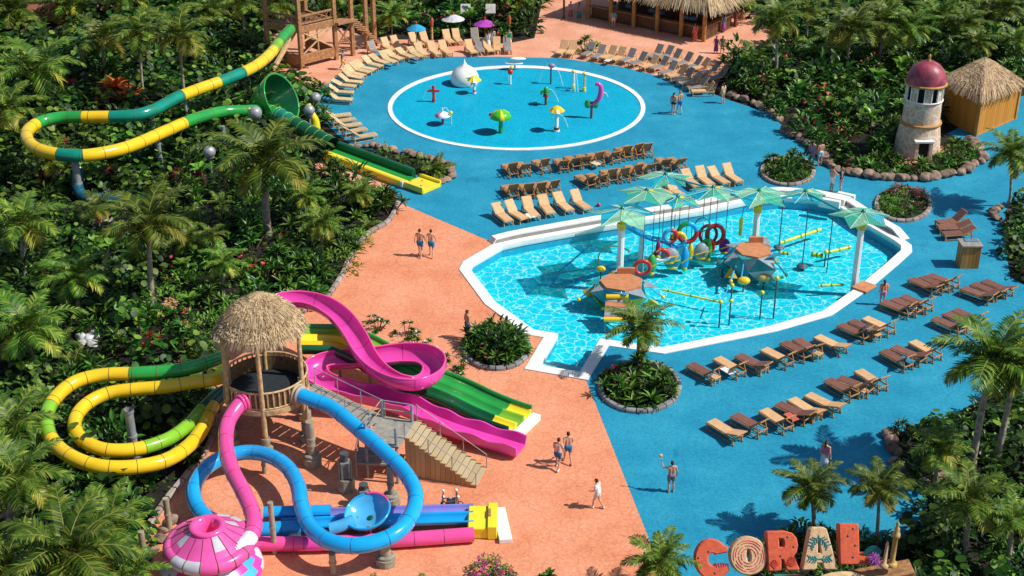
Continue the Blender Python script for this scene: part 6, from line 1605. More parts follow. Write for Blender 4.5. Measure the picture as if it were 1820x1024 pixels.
person('shirt', 1062, 904, -60, 'person in a loose white shirt stepping left across the plaza', (.62, .62, .60), WHT, hgt=.92)
person('raise', 1192, 875, -10, 'shirtless person in patterned shorts raising a paddle on the blue deck', (.20, .16, .22), hgt=.98)
person('dress', 1463, 838, 40, 'person in a pink and white top seen behind the palms by the sign', (.55, .55, .58), (.60, .14, .25), hgt=1.0)
person('tee', 1567, 543, -5, 'person in an orange top and lilac bottoms beside the orange board', (.50, .30, .42), (.72, .24, .12), hgt=.95)
person('reach', 1477, 342, 70, 'shirtless person in white shorts reaching to the partner in black', WHT, hgt=1.12)
person('swim', 1493, 343, -75, 'person in a black swimsuit facing the one in white shorts', (.50, .10, .28), BLK, (.30, .16, .05), hgt=1.08)
person('swim', 1442, 293, 40, 'person in a lilac swimsuit standing near the boulders of the lighthouse bed', (.45, .25, .50), (.50, .28, .45), hgt=1.08)
person('stand', 1456, 295, -20, 'shirtless person in pale blue shorts beside the one in lilac', (.45, .62, .72), hgt=1.1)
person('swim', 1196, 204, 30, 'person in a dark bikini, left of the couple right of the splash pad', BLK, (.6, .3, .25), hgt=1.05)
person('walk', 1207, 202, -10, 'person in blue trunks, right of the couple right of the splash pad', (.03, .18, .45), None, (.35, .2, .08), hgt=1.08)
person('tee', 1284, 184, -40, 'person wrapped in a sandy cover by the last lounger of the right arc', (.55, .38, .18), (.60, .42, .22), hgt=1.0)
person('shirt', 609, 124, 90, 'person in a grey shirt and yellow shorts on the terrace by the timber tower', (.75, .55, .03), (.18, .16, .20), hgt=1.0)
person('dress', 868, 90, 10, 'person in a long white dress at the top of the lounger ring', WHT, WHT, hgt=1.05)
person('dress', 876, 84, -10, 'second person in grey and white behind the long white dress', (.50, .50, .52), (.35, .35, .37), hgt=1.0)
person('walker', 905, 87, 170, 'person in a bright green top and white skirt by the top loungers', WHT, (.01, .26, .12), hgt=1.05)
person('dress', 1235, 74, -30, 'person in a red orange dress at the corner post of the bar', (.60, .09, .05), (.62, .10, .06), hgt=1.0)
person('dress', 1272, 95, 20, 'person in a purple dress walking in a pair below the bar', (.18, .04, .28), (.20, .05, .30), hgt=.92)
person('tee', 1283, 96, 10, 'person in a grey green shirt carrying yellow, in the pair below the bar', (.22, .22, .15), (.16, .20, .16), hgt=.95)
person('dress', 1285, 58, -30, 'person in a teal top and long violet skirt beside the bar roof', (.36, .09, .40), (.02, .25, .30), hgt=1.0)
person('tee', 1090, 50, 0, 'person in a pale blue shirt standing at the shaded bar counter', (.50, .45, .40), (.12, .28, .36), hgt=1.0)
person('tee', 1166, 52, 0, 'person in a dark green shirt at the middle of the bar counter', (.10, .10, .10), (.04, .22, .16), hgt=1.0)
person('tee', 1318, 46, 60, 'person in ochre clothes at the edge of the greenery right of the bar', (.45, .28, .08), (.45, .28, .08), hgt=1.0)
person('dress', 1014, 34, 0, 'person in mauve and red in the shade left of the bar', (.30, .08, .10), (.30, .20, .34), hgt=1.0)
person('dress', 1029, 36, 20, 'person in dark green in the shade beside the one in mauve', (.03, .18, .16), (.22, .16, .24), hgt=1.0)
# paddle in the raised hand and a yellow bag
p = P(1192, 875); J = PROTO['raise'][1]; h_ = J['haL']*.93; h_ = Matrix.Rotation(R(10), 3, 'Z') @ h_; q = p+h_
root = thing('paddle', 'pale round paddle held up by the person on the blue deck', 'paddle', q)
mb = MB(); mb.tube([q-Vector((0, 0, .08)), q+Vector((-.03, 0, .18))], .014, 8); mb.build('handle', chl, root)
mb = MB(); M_ = Matrix.Translation(q+Vector((-.04, 0, .25))); mb.lathe([(0, -.012), (.085, -.012), (.09, 0), (.085, .012), (0, .012)], (0, 0, 0), 20, M=M_ @ Matrix.Rotation(R(80), 4, 'X')); mb.build('blade', crm, root)
p = P(1286, 96); root = thing('tote_bag', 'yellow bag beside the person in grey green below the bar', 'bag', p)
mb = MB(); mb.box(p+Vector((.2, 0, .75)), (.12, .35, .42)); mb.build('bag_body', yel2, root); mb = MB(); mb.tube([p+Vector((.2, a, .95+(.25 if abs(a) < .1 else 0))) for a in (-.14, -.08, .08, .14)], .015, 6); mb.build('handle', yel2, root)
# ================================================================ letter sign
SY = 42.6
lor = mat('coral_orange_stone', (.68, .12, .055), .85, var=.12, scale=6, bump=.4, bscale=25)
lcr = mat('sand_stone_letter', (.66, .43, .24), .85, var=.14, scale=6, bump=.4, bscale=25)
teald = mat('teal_paint', (.02, .22, .22), .6); stud = mat('grey_stud', (.16, .18, .18), .4, metal=.4); redl = mat('red_relief', (.52, .05, .03), .7); pinkr = mat('pink_relief', (.72, .17, .15), .7)
def letter_outline(ch):
    """outer outline and holes in a 1 x 1.3 box, baseline at 0"""
    if ch == 'C':
        o = [( .5+.50*math.cos(R(a)), .65+.66*math.sin(R(a))) for a in range(38, 323, 15)]
        i = [(.52+.13*math.cos(R(a)), .65+.20*math.sin(R(a))) for a in range(318, 37, -20)]
        return o+[(.95, .22), (.95, .46), (.66, .49)]+i+[(.66, .80), (.95, .84), (.97, 1.04)], []
    if ch == 'O':
        return [(.5+.52*math.cos(R(a)), .65+.66*math.sin(R(a))) for a in range(0, 360, 12)], [[(.5+.055*math.cos(R(a)), .65+.22*math.sin(R(a))) for a in range(0, 360, 30)]]
    if ch == 'R':
        return [(0, .03), (.03, 0), (.36, 0), (.42, .04), (.44, .36), (.50, .36), (.58, .04), (.64, 0), (.98, 0), (1.0, .05), (.84, .46), (.95, .60), (1.0, .82), (.97, 1.05), (.84, 1.22), (.62, 1.3), (.04, 1.3), (0, 1.26)], [[(.40, .78), (.52, .78), (.55, .85), (.55, .98), (.52, 1.04), (.40, 1.04)]]
    if ch == 'A':
        return [(0, .05), (.03, 0), (.34, 0), (.40, .05), (.43, .20), (.57, .20), (.60, .05), (.66, 0), (.97, 0), (1.0, .05), (.74, 1.24), (.66, 1.3), (.34, 1.3), (.26, 1.24)], [[(.46, .52), (.54, .52), (.51, .90), (.49, .90)]]
    return [(0, .04), (.04, 0), (1.04, 0), (1.06, .04), (1.06, .34), (1.02, .38), (.62, .38), (.62, 1.26), (.58, 1.3), (.04, 1.3), (0, 1.26)], []
def letter(ch, x0, x1, ytop, ybot, m, label, tilt):
    z0 = zat(SY, ybot); dmid = SY*CP+(CH-z0)*SP; lean = R(34); dep = .50
    X0, X1 = (x0-910)/FPX*dmid, (x1-910)/FPX*dmid; w = (X1-X0)*1.01; h = .5
    while proj(X0, SY+h*math.sin(lean), z0+h*math.cos(lean))[1] > ytop: h += .01
    o, hs = letter_outline(ch); org = Vector((X0, SY, z0)); root = thing('sign_letter', label, 'letter', org, None)
    M_ = Matrix.Translation(org) @ Matrix.Rotation(-lean, 4, 'X') @ Matrix.Rotation(R(tilt), 4, 'Y')
    def T(u, v, d): return M_ @ Vector((u*w, d, v/1.3*h))
    mb = MB(); rings = [o]+hs
    for r_ in rings:
        n = len(r_); c_ = (sum(a for a, b in r_)/n, sum(b for a, b in r_)/n)
        sgn = 1 if r_ is o else -1
        ins = offset([Vector((a, b, 0)) for a, b in r_], .035*sgn)
        L_ = [[T(a, b, dep) for a, b in r_], [T(a, b, .05) for a, b in r_], [T(v.x, v.y, 0) for v in ins]]
        mb.add(sum(L_, []), [[j*n+k, j*n+(k+1) % n, (j+1)*n+(k+1) % n, (j+1)*n+k] for j in range(2) for k in range(n)], 0)
    for d, ex in ((0, True), (dep, False)):
        RR = [[Vector((v.x, v.y, 0)) for v in (offset([Vector((a, b, 0)) for a, b in r_], .035*(1 if r_ is o else -1)) if ex else [Vector((a, b, 0)) for a, b in r_])] for r_ in rings]
        flat = [v for r_ in RR for v in r_]
        mb.add([T(v.x, v.y, d) for v in flat], [list(t) for t in tessellate_polygon(RR)], 0)
    mb.build('letter_block', m, root)
    def deco(name, pts, r, mm):
        mb = MB()
        for q in pts:
            if isinstance(q[0], float): mb.blob(T(q[0], q[1], 0), r)
            else: mb.tube([T(a, b, -.005) for a, b in q], r, 6)
        mb.build(name, mm, root)
    return root, deco
GL = 'letters of the big coral sign'
r_, dc = letter('C', 1238, 1300, 961, 1033, lor, 'orange stone letter C, first of the sign', -4)
dc('stud', [(.42, .92), (.12, .74), (.16, .44), (.55, .22)], .045, stud)
dc('violet_tuft', [((.62, .40), (.58, .52)), ((.68, .40), (.67, .54)), ((.74, .4), (.76, .55)), ((.8, .4), (.84, .53)), ((.86, .4), (.92, .5))], .02, mat('violet_tuft', (.35, .08, .32), .7))
r_, dc = letter('O', 1301, 1365, 956, 1024, lcr, 'cream stone letter O with swirling pink relief and a slit hole', -3)
dc('swirl_relief', [[(.5+rad*math.cos(R(a)), .65+rad*1.25*math.sin(R(a))) for a in range(a0, a0+55, 12)] for rad in (.20, .28, .36, .42) for a0 in range(int(rad*200), 360+int(rad*200), 62)], .020, pinkr)
r_, dc = letter('R', 1366, 1421, 945, 1016, lor, 'orange stone letter R with red coral reliefs on its feet', -2)
dc('stud', [(.68, 1.1), (.86, .78), (.42, .50)], .042, stud)
dc('coral_relief', [[(.2, .08), (.2+.16*math.cos(R(a)), .12+.26*math.sin(R(a)))] for a in range(30, 160, 20)]+[[(.76, .14), (.76+.18*math.cos(R(a)), .18+.28*math.sin(R(a)))] for a in range(10, 180, 18)], .022, redl)
r_, dc = letter('A', 1426, 1489, 938, 1014, lcr, 'cream stone letter A with teal leaf sprigs', -1)
def leafset(cx_, cy_, pairs):
    out = []
    for (dx_, dy_) in pairs: out.append([(cx_, cy_), (cx_+dx_*.55, cy_+dy_*.55), (cx_+dx_, cy_+dy_)])
    return out
sprig = [[(.5, 1.06), (.5, .94)]]; low_ = []
for sg in (-1, 1):
    sprig.append([(.5+sg*.02, .98), (.5+sg*.12, .90), (.5+sg*.20, .76), (.5+sg*.23, .66)])
    for t, (bx_, by_) in enumerate(((.06, .95), (.12, .90), (.17, .82), (.21, .73))):
        sprig += leafset(.5+sg*bx_, by_, [(sg*.12, .05), (-sg*.02, -.13)])
    low_.append([(.5, .34), (.5+sg*.14, .32), (.5+sg*.30, .38)])
    for bx_, by_ in ((.07, .33), (.14, .32), (.21, .34), (.27, .37)): low_ += leafset(.5+sg*bx_, by_, [(sg*.07, .10), (sg*.08, -.10)])
dc('leaf_sprig', sprig, .026, teald); dc('leaf_sprig', low_, .026, teald)
r_, dc = letter('L', 1493, 1550, 931, 1004, lor, 'tall orange stone letter L with grey studs, last of the sign', 0)
dc('stud', [(.45, 1.15), (.28, .92), (.50, .62), (.42, .25)], .045, stud)
# beam, plaque and small carved pieces
a_ = at_y(1440, 1038, SY+.15); b_ = at_y(1622, 1004, SY+.35)
root = thing('sign_beam', 'thick orange brown timber beam carrying the stone letters', 'beam', (b_.x, b_.y, 0))
l_ = a_+(a_-b_)*1.1
mb = MB(); mb.beam(l_-Vector((0, 0, .22)), b_-Vector((0, 0, .18)), .85, .30); mb.build('beam', wood, root)
for t in (.04, .5, .96):
    q = b_.lerp(l_, t); mb = MB(); mb.box((q.x, q.y, q.z/2-.16), (.3, .5, q.z-.32)); mb.build('post', wood, root)
mb = MB()
for t in (.12, .22, .32): q = b_.lerp(l_, t); mb.beam(q+Vector((0, -.2, -.35)), q+Vector((-.15, -.2, -1.0)), .12, .12)
mb.build('bracket', woodd, root)
c = at_y(1490, 1034, SY-.35); root = thing('name_plaque', 'oval wooden plaque with dark letters below the A', 'plaque', c)
mb = MB(); M_ = Matrix.Translation(c) @ Matrix.Rotation(R(10), 4, 'Z') @ Matrix.Rotation(R(62), 4, 'X')
mb.lathe([(0, .0), (1.0, 0), (1.06, -.04), (1.0, -.10), (0, -.10)], (0, 0, 0), 36, M=M_ @ Matrix.Diagonal((1.0, .36, 1, 1))); mb.build('board', woodl, root)
cu = bpy.data.curves.new('lettering', 'FONT'); cu.body = 'LEYENDA'; cu.size = .34; cu.align_x = 'CENTER'; cu.align_y = 'CENTER'; cu.extrude = .012; cu.offset = .008
to = bpy.data.objects.new('lettering_tmp', cu); COL.objects.link(to); dg = bpy.context.evaluated_depsgraph_get(); me = bpy.data.meshes.new_from_object(to.evaluated_get(dg)); bpy.data.objects.remove(to)
me.transform(Matrix.Translation(-c) @ M_ @ Matrix.Translation((0, .05, .012))); me.materials.clear(); me.materials.append(woodd)
lo = bpy.data.objects.new('lettering', me); COL.objects.link(lo); lo.parent = root
for px, w_, lb in ((1402, .8, 'teal board fragment under the R'), ):
    c = at_y(px, 1020, SY+.1); root = thing('teal_board', 'dark teal panel under the letter R', 'board', c); mb = MB(); mb.box(c-Vector((0, 0, .25)), (w_*1.5, .12, .5), R(8)); mb.build('panel', teald, root); mb = MB(); mb.box(c-Vector((0, .07, .02)), (w_*1.5, .05, .06), R(8)); mb.build('edge_trim', woodd, root)
c = at_y(1552, 1004, SY-.05); root = thing('sea_urchin', 'spiny violet sea urchin ornament beside the L', 'ornament', c); rnd = random.Random(3)
mb = MB(); mb.blob(c+Vector((0, 0, .25)), .16, sub=2); mb.build('core', mat('urchin', (.30, .06, .25), .6), root)
mb = MB()
for k in range(150):
    d = Vector((rnd.gauss(0, 1), rnd.gauss(0, 1), rnd.gauss(0, 1))).normalized(); mb.tube([c+Vector((0, 0, .25))+d*.14, c+Vector((0, 0, .25))+d*rnd.uniform(.24, .31)], [.016, .006], 4)
mb.build('spines', mat('urchin_spine', (.45, .14, .45), .6), root)
c = at_y(1552, 975, SY+.2); root = thing('sea_fan', 'teal fan coral ornament behind the violet urchin', 'ornament', c)
mb = MB()
for a in range(10, 180, 8): mb.tube([c-Vector((0, 0, .3)), c+Vector((.36*math.cos(R(a)), 0, -.3+.42*math.sin(R(a))))], [.035, .02], 5)
mb.build('fan', teald, root)
for px, yt, yb_, r0, m_, lb in ((1572, 962, 994, .085, lcr, 'short pale carved peg on the sign beam'), (1585, 926, 993, .105, mat('gold_post', (.55, .34, .10), .5, var=.15), 'tall turned golden post on the sign beam')):
    b = at_y(px, yb_+8, SY+.2); h = zat(b.y, yt)-b.z; root = thing('turned_post', lb, 'post', b)
    mb = MB(); mb.lathe([(r0*2, -.1), (r0*2, .03), (r0*1.4, .05), (r0, .1), (r0*.9, h*.6), (r0*1.5, h*.64), (r0*1.5, h*.70), (r0*.8, h*.73), (r0*1.1, h*.82), (r0*.5, h*.86), (r0*.75, h*.93), (0, h)] if px > 1580 else [(r0*2.4, -.1), (r0*2.4, .03), (r0, .05), (r0*.8, h*.8), (r0*.5, h*.95), (0, h)], b, 16); mb.build('shaft', m_, root)
# ================================================================ vegetation
rv = random.Random(42)
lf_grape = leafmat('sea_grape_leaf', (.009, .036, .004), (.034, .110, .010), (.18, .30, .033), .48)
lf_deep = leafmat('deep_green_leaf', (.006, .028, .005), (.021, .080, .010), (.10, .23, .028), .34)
lf_ros = leafmat('strap_leaf', (.010, .040, .005), (.036, .118, .011), (.17, .32, .038), .34)
lf_lite = leafmat('light_green_leaf', (.040, .13, .012), (.095, .235, .020), (.23, .40, .045), .35)
lf_palm = leafmat('palm_leaflet', (.030, .090, .009), (.088, .185, .018), (.28, .34, .045), .45, .28, .28)
lf_palmy = leafmat('palm_leaflet_yellow', (.12, .16, .018), (.27, .30, .03), (.50, .44, .05), .45, .28)
lf_red = leafmat('red_leaf', (.10, .012, .008), (.30, .035, .02), (.50, .09, .04), .4)
lf_org = leafmat('orange_leaf', (.28, .06, .01), (.55, .15, .02), (.62, .27, .04), .4)
fl_red = leafmat('red_petal', (.40, .02, .03), (.58, .05, .06), (.70, .16, .12), .5)
fl_pink = leafmat('pink_petal', (.45, .03, .16), (.62, .08, .28), (.75, .25, .42), .5)
fl_white = leafmat('white_petal', (.6, .55, .52), (.75, .72, .68), (.85, .83, .8), .5)
bark = mat('palm_trunk', (.34, .29, .23), .9, var=.3, scale=5, bump=.6, bscale=14, rnd=.2)
barkb = mat('shrub_stem', (.10, .07, .04), .9, var=.3, scale=5)
def leaf(mb, b, d, up, L, W, droop=.3, m=0, fold=.25):
    d = d.normalized(); s_ = d.cross(up)
    if s_.length < 1e-3: s_ = d.cross(Vector((1, 0, 0)))
    s_.normalize(); u = s_.cross(d).normalized()
    def pt(t): return b+d*L*t+u*(-droop*L*t*t)
    c1, c2, tip = pt(.33), pt(.7), pt(1.0)
    f = u*W*fold
    mb.add([b, c1-s_*W*.5+f, c1, c1+s_*W*.5+f, c2-s_*W*.42+f, c2, c2+s_*W*.42+f, tip],
           [[0, 2, 1], [0, 3, 2], [1, 2, 5, 4], [2, 3, 6, 5], [4, 5, 7], [5, 6, 7]], m, True)
def rleaf(mb, c, nrm, r, m=0, rnd=rv):
    _, a, b = frame(nrm); k = 7; ph = rnd.uniform(0, 6.28)
    vs = [c-nrm*r*.12]+[c+(a*math.cos(ph+2*math.pi*i/k)+b*math.sin(ph+2*math.pi*i/k))*r*rnd.uniform(.88, 1.08) for i in range(k)]
    mb.add(vs, [[0, 1+i, 1+(i+1) % k] for i in range(k)], m, True)
def dome_pt(rnd, Rr, H, lo=.0):
    while True:
        v = Vector((rnd.gauss(0, 1), rnd.gauss(0, 1), abs(rnd.gauss(0, 1))*.9+lo)).normalized()
        return v, Vector((v.x*Rr, v.y*Rr, v.z*H))
def sh_grape(seed, n=95):
    rnd = random.Random(seed); mb = MB()
    for k in range(n):
        v, p = dome_pt(rnd, 1.15, 1.9); p *= rnd.uniform(.6, 1.08); p.z = max(.15, p.z)
        nn = (v*.7+Vector((rnd.gauss(0, .5), rnd.gauss(0, .5)-.15, .75))).normalized()
        rleaf(mb, p, nn, rnd.uniform(.13, .24), 0, rnd)
    return mb
def rosette(mb, c, ax, rnd, n, L, W, droop, m=0, spread=(.25, 1.25)):
    _, a, b = frame(ax)
    for k in range(n):
        t = k/n; th = k*2.4+rnd.uniform(-.2, .2); el = spread[1]-(spread[1]-spread[0])*t+rnd.uniform(-.1, .1)
        r_ = a*math.cos(th)+b*math.sin(th); d = ax*math.cos(el)+r_*math.sin(el)
        leaf(mb, c, d, ax, L*rnd.uniform(.75, 1.1)*(1-.25*t), W, droop, m)
def sh_rosette(seed, n=9, L=.62, W=.11):
    rnd = random.Random(seed); mb = MB()
    for k in range(n):
        v, p = dome_pt(rnd, .85, 1.25); p *= rnd.uniform(.55, 1); p.z = max(.25, p.z)
        rosette(mb, p, (v*.5+Vector((0, 0, .8))).normalized(), rnd, 15, L, W, .35)
        mb.tube([Vector((p.x*.25, p.y*.25, 0)), p], .03, 4, cap=False, m=1)
    return mb
def sh_broad(seed, n=110):
    rnd = random.Random(seed); mb = MB()
    for k in range(n):
        v, p = dome_pt(rnd, 1.0, 1.6); p *= rnd.uniform(.5, 1.02); p.z = max(.2, p.z)
        d = (v+Vector((rnd.gauss(0, .45), rnd.gauss(0, .45), rnd.gauss(.1, .35)))).normalized()
        leaf(mb, p, d, Vector((0, 0, 1)), rnd.uniform(.42, .68), rnd.uniform(.15, .23), rnd.uniform(.2, .6))
    return mb
def sh_small(seed, n=260, Rr=.8, H=.8, L=.17, W=.06):
    rnd = random.Random(seed); mb = MB()
    for k in range(n):
        v, p = dome_pt(rnd, Rr, H); p *= rnd.uniform(.6, 1.03); p.z = max(.06, p.z)
        d = (v+Vector((rnd.gauss(0, .6), rnd.gauss(0, .6), rnd.gauss(.2, .4)))).normalized()
        leaf(mb, p, d, Vector((0, 0, 1)), L*rnd.uniform(.7, 1.3), W*rnd.uniform(.8, 1.3), .3)
    return mb
def palm_crown(seed, nf=22, L=2.6, npair=26, yellow=.2, lw=.105, ll=.66, stiff=.0):
    rnd = random.Random(seed); mb = MB()
    for k in range(nf):
        t = k/(nf-1); th = k*2.399+rnd.uniform(-.25, .25); el0 = R(82)-t*R(92)+rnd.uniform(-.12, .12)
        Lf = L*rnd.uniform(.85, 1.1)*(.72+.28*math.sin(math.pi*min(1, t*1.2+.15))); h = Vector((math.cos(th), math.sin(th), 0))
        mi = 1 if (t > 1-yellow and rnd.random() < .75) else 0
        bend = R(70+35*t-stiff)*rnd.uniform(.8, 1.15); N = 10; pts = [Vector((0, 0, 0))]
        for i in range(N):
            e = el0-bend*(i/N)**1.25; pts.append(pts[-1]+(h*math.cos(e)+Vector((0, 0, math.sin(e))))*Lf/N)
        mb.tube(pts, [.035*(1-.85*i/N) for i in range(N+1)], 4, cap=False, m=2)
        for i in range(npair):
            f = .12+.88*i/(npair-1); x = f*N; j = min(N-1, int(x)); p = pts[j].lerp(pts[j+1], x-j); d = (pts[j+1]-pts[j]).normalized()
            sd = d.cross(Vector((0, 0, 1)))
            if sd.length < 1e-3: sd = Vector((-h.y, h.x, 0))
            sd.normalize(); u = sd.cross(d).normalized()
            l_ = ll*(math.sin(math.pi*(.15+.80*f))**.7)*rnd.uniform(.85, 1.12)
            for sg in (-1, 1):
                dd = (sd*sg*.80+d*(.45+.4*f)+u*rnd.uniform(-.05, .30)).normalized()
                m1 = p+dd*l_*.5-Vector((0, 0, .03*l_)); e_ = p+dd*l_-Vector((0, 0, l_*rnd.uniform(.18, .45))); w = d*lw*.5
                mb.add([p-w*.6, p+w*.6, m1+w, m1-w, e_], [[0, 1, 2, 3], [3, 2, 4]], mi, False)
    for k in range(5):
        a = k*1.26; mb.blob(Vector((.16*math.cos(a), .16*math.sin(a), -.12)), .10, m=3, sub=1)
    return mb
stemy = mat('frond_stem', (.20, .22, .05), .6, var=.2); coco = mat('coconut', (.22, .13, .04), .7)
PM = [lf_palm, lf_palmy, stemy, coco]
CROWN = []
for i, (nf, L, npair, ye) in enumerate(((18, 2.6, 24, .25), (16, 2.5, 23, .30), (21, 2.7, 25, .18), (15, 2.3, 22, .34))):
    me = palm_crown(100+i, nf, L, npair, ye); o = me.build('crown', PM, None, local=True); CROWN.append(o.data); bpy.data.objects.remove(o)
def palm(bx, by, cx, cy, rpx, label, var=0, thick=.15, pts=None, cond='palm_tree', sq=None):
    b = P(bx, by); y = b.y; c = at_y(cx, cy, y); h = c.z
    root = thing(cond, label, 'palm', b, None)
    mb = MB(); k = 14; path = []
    for i in range(k+1):
        t = i/k; path.append(Vector((b.x+(c.x-b.x)*t**1.6, b.y, h*t)))
    rad = [thick*(1.45-.45*min(1, i/2))*(1-.25*i/k)*(1+.05*(i % 2)) for i in range(k+1)]
    mb.tube(path, rad, 10); mb.build('trunk', bark, root)
    o = bpy.data.objects.new('crown', CROWN[var % len(CROWN)]); COL.objects.link(o); o.parent = root; o.location = c-b
    d = y*CP+(CH-h)*SP; Rw = rpx*d/FPX; s_ = Rw/(2.0 if rpx < 95 else 2.3)
    o.scale = (s_, s_, s_*(sq or .78)); o.rotation_euler = (0, 0, rv.uniform(0, 6.28))
    return root
PALMS = [
 (85, 205, 60, 122, 92, 'tall palm with drooping yellow fronds above the bend of the upper slide', 1, .13),
 (190, 150, 180, 72, 70, 'palm with a few yellow hanging fronds, behind the orange leaved shrub', 3, .12),
 (255, 172, 248, 55, 55, 'slim upright palm right behind the orange leaved shrub', 0, .11),
 (332, 215, 318, 62, 72, 'palm with a bare slender trunk rising over the middle of the upper tube', 1, .13),
 (437, 92, 430, 8, 48, 'palm beside the timber tower with only its lower fronds in view', 3, .11),
 (30, 60, 20, 20, 60, 'distant palm in the topmost jungle corner', 2, .11), (120, 40, 130, 10, 55, 'distant palm before the small orange house', 0, .11),
 (215, 40, 222, -5, 50, 'far palm at the very top between two taller ones', 2, .1), (390, 60, 375, 20, 45, 'bushy palm behind the slender trunked one', 0, .1),
 (476, 425, 470, 288, 118, 'largest palm, thick trunked and spreading, in the middle of the jungle edge', 2, .26),
 (272, 545, 264, 396, 88, 'palm with a tall pale trunk between the two tube slide groups', 0, .17),
 (46, 500, 40, 398, 84, 'palm at the frame edge with two bright yellow hanging fronds', 1, .15),
 (62, 668, 45, 585, 100, 'broad feathery palm above the yellow tube loops', 2, .16),
 (140, 560, 135, 492, 66, 'low palm between the frame edge palms and the tall pale trunk', 0, .13),
 (381, 478, 378, 418, 32, 'small thin stemmed palm in the shadow of the largest palm', 3, .07),
 (395, 520, 398, 468, 44, 'short bushy palm left of the pink flowering shrub', 0, .1),
 (572, 450, 573, 398, 44, 'small palm near the curved plaza kerb', 2, .09),
 (22, 950, 28, 850, 108, 'big low palm at the frame edge below the tube loops', 0, .18),
 (130, 1085, 122, 985, 138, 'nearest palm, its wide crown filling the lower jungle corner', 2, .22),
 (25, 830, 20, 755, 82, 'dark palm half outside the frame beside the tube loops', 1, .15),
 (15, 1100, 10, 1010, 90, 'palm at the very corner behind the nearest palm', 0, .17),
 (225, 1080, 240, 1020, 60, 'spiky palm fronds beside the thin grey posts', 3, .12),
 (1378, 155, 1380, 36, 64, 'tall palm with a grey trunk right of the bar terrace', 1, .14),
 (1432, 92, 1436, 18, 42, 'narrow palm just behind the grey trunked one', 3, .1),
 (1504, 128, 1512, 48, 68, 'palm with yellowing skirt in front of the right hand forest', 1, .13),
 (1562, 118, 1572, 42, 58, 'palm right of the one with the yellowing skirt', 0, .12),
 (1608, 120, 1614, 52, 52, 'smaller palm left above the pink dome', 2, .11),
 (1660, 80, 1668, 30, 52, 'feathery palm above the pink dome', 0, .11), (1715, 95, 1722, 45, 46, 'palm behind the hut roof', 2, .1),
 (1775, 60, 1785, 15, 55, 'palm at the top corner of the right hand forest', 3, .11), (1540, 40, 1545, 0, 46, 'palm at the top edge behind the yellow skirted one', 2, .1),
 (1690, 30, 1695, -5, 46, 'distant palm on the upper edge of the forest', 0, .1), (1620, 25, 1625, -12, 46, 'distant palm over the gap in the forest', 2, .1), (1800, 110, 1806, 75, 42, 'palm behind the far corner of the hut', 0, .1),
 (1748, 135, 1735, 78, 40, 'bright arching palm just above the hut roof', 2, .1),
 (1133, 655, 1136, 583, 62, 'single palm growing out of the round planter by the pool steps', 2, .10),
 (1793, 368, 1797, 278, 58, 'slender dark palm on the deck right of the hut', 2, .09),
 (1725, 838, 1762, 640, 118, 'big leaning palm with a long bare trunk over the rear lounger row', 2, .17),
 (1768, 838, 1806, 655, 90, 'second tall leaning palm half outside the frame', 0, .15),
 (1446, 945, 1440, 868, 62, 'palm left of the letter A in front of the seated view of the deck', 2, .10),
 (1556, 975, 1562, 868, 62, 'palm behind the letter L with a thin bare trunk', 0, .08),
 (1712, 1000, 1722, 888, 80, 'palm with a coconut cluster in the lower right jungle', 0, .12),
 (1788, 1020, 1798, 925, 62, 'palm at the lower right frame edge', 1, .12),
 (1172, 1060, 1172, 1000, 66, 'low palm fronds left of the letter C', 2, .12),
 (697, 72, 697, 26, 36, 'thin stemmed fan-like palm behind the sky blue parasol', 2, .06), (590, 40, 596, -8, 40, 'palm behind the timber tower stair', 0, .1), (1318, 30, 1320, 0, 30, 'palm tuft right of the bar roof', 0, .09),
 (912, 30, 922, -2, 50, 'palm with a leaning trunk left of the shaded visitors', 2, .1),
 (575, 10, 640, -2, 40, 'leafy palm over the terrace edge behind the parasols', 1, .1), (800, 20, 804, -8, 46, 'palm crown at the top edge above the grey parasol', 2, .1)]
for q in PALMS: palm(*q)
# low palm tufts without much trunk
def mkproto(name, builders, mats, cat_, n):
    out = []
    for k in range(n):
        o = builders(k).build(name, mats, None, local=True); tag(o, 'x', cat_); out.append(Proto(o))
    return out
PG = mkproto('sea_grape_bush', lambda k: sh_grape(10+k), [lf_grape], 'shrub', 5)
PR = mkproto('strap_leaf_shrub', lambda k: sh_rosette(30+k, 8+k % 3), [lf_ros, barkb], 'shrub', 5)
PB = mkproto('broadleaf_shrub', lambda k: sh_broad(50+k), [lf_deep], 'shrub', 5)
PF = mkproto('low_palm', lambda k: palm_crown(200+k, 13, 1.25, 13, .1, .085, .36), PM, 'palm', 3)
PS = mkproto('small_leaf_shrub', lambda k: sh_small(70+k), [lf_lite], 'shrub', 3)
def withflowers(mb, seed, n, m, Rr=.8, H=1.2, r=.09):
    rnd = random.Random(seed)
    for k in range(n):
        v, p = dome_pt(rnd, Rr, H); p.z = max(.3, p.z)
        for j in range(4): rleaf(mb, p*1.05+Vector((rnd.gauss(0, r), rnd.gauss(0, r), rnd.gauss(0, r))), (v+Vector((rnd.gauss(0, .5), rnd.gauss(0, .5), .3))).normalized(), r*rnd.uniform(.6, 1.1), m, rnd)
    return mb
PRED = mkproto('red_flowering_shrub', lambda k: withflowers(sh_rosette(90+k, 8, .5, .1), 5+k, 8, 2), [lf_ros, barkb, fl_red], 'shrub', 3)
PPNK = mkproto('pink_flowering_shrub', lambda k: withflowers(sh_small(95+k, 240, .8, .8), 8+k, 22, 1, .75, .8, .08), [lf_lite, fl_pink], 'shrub', 2)
PWHT = mkproto('white_flowering_shrub', lambda k: withflowers(sh_rosette(97+k, 7, .4, .1), 11+k, 9, 2, .7, 1.1, .06), [lf_ros, barkb, fl_white], 'shrub', 2)
PRL = mkproto('red_leaved_shrub', lambda k: sh_rosette(120+k, 7, .6, .13), [lf_red, barkb], 'shrub', 2)
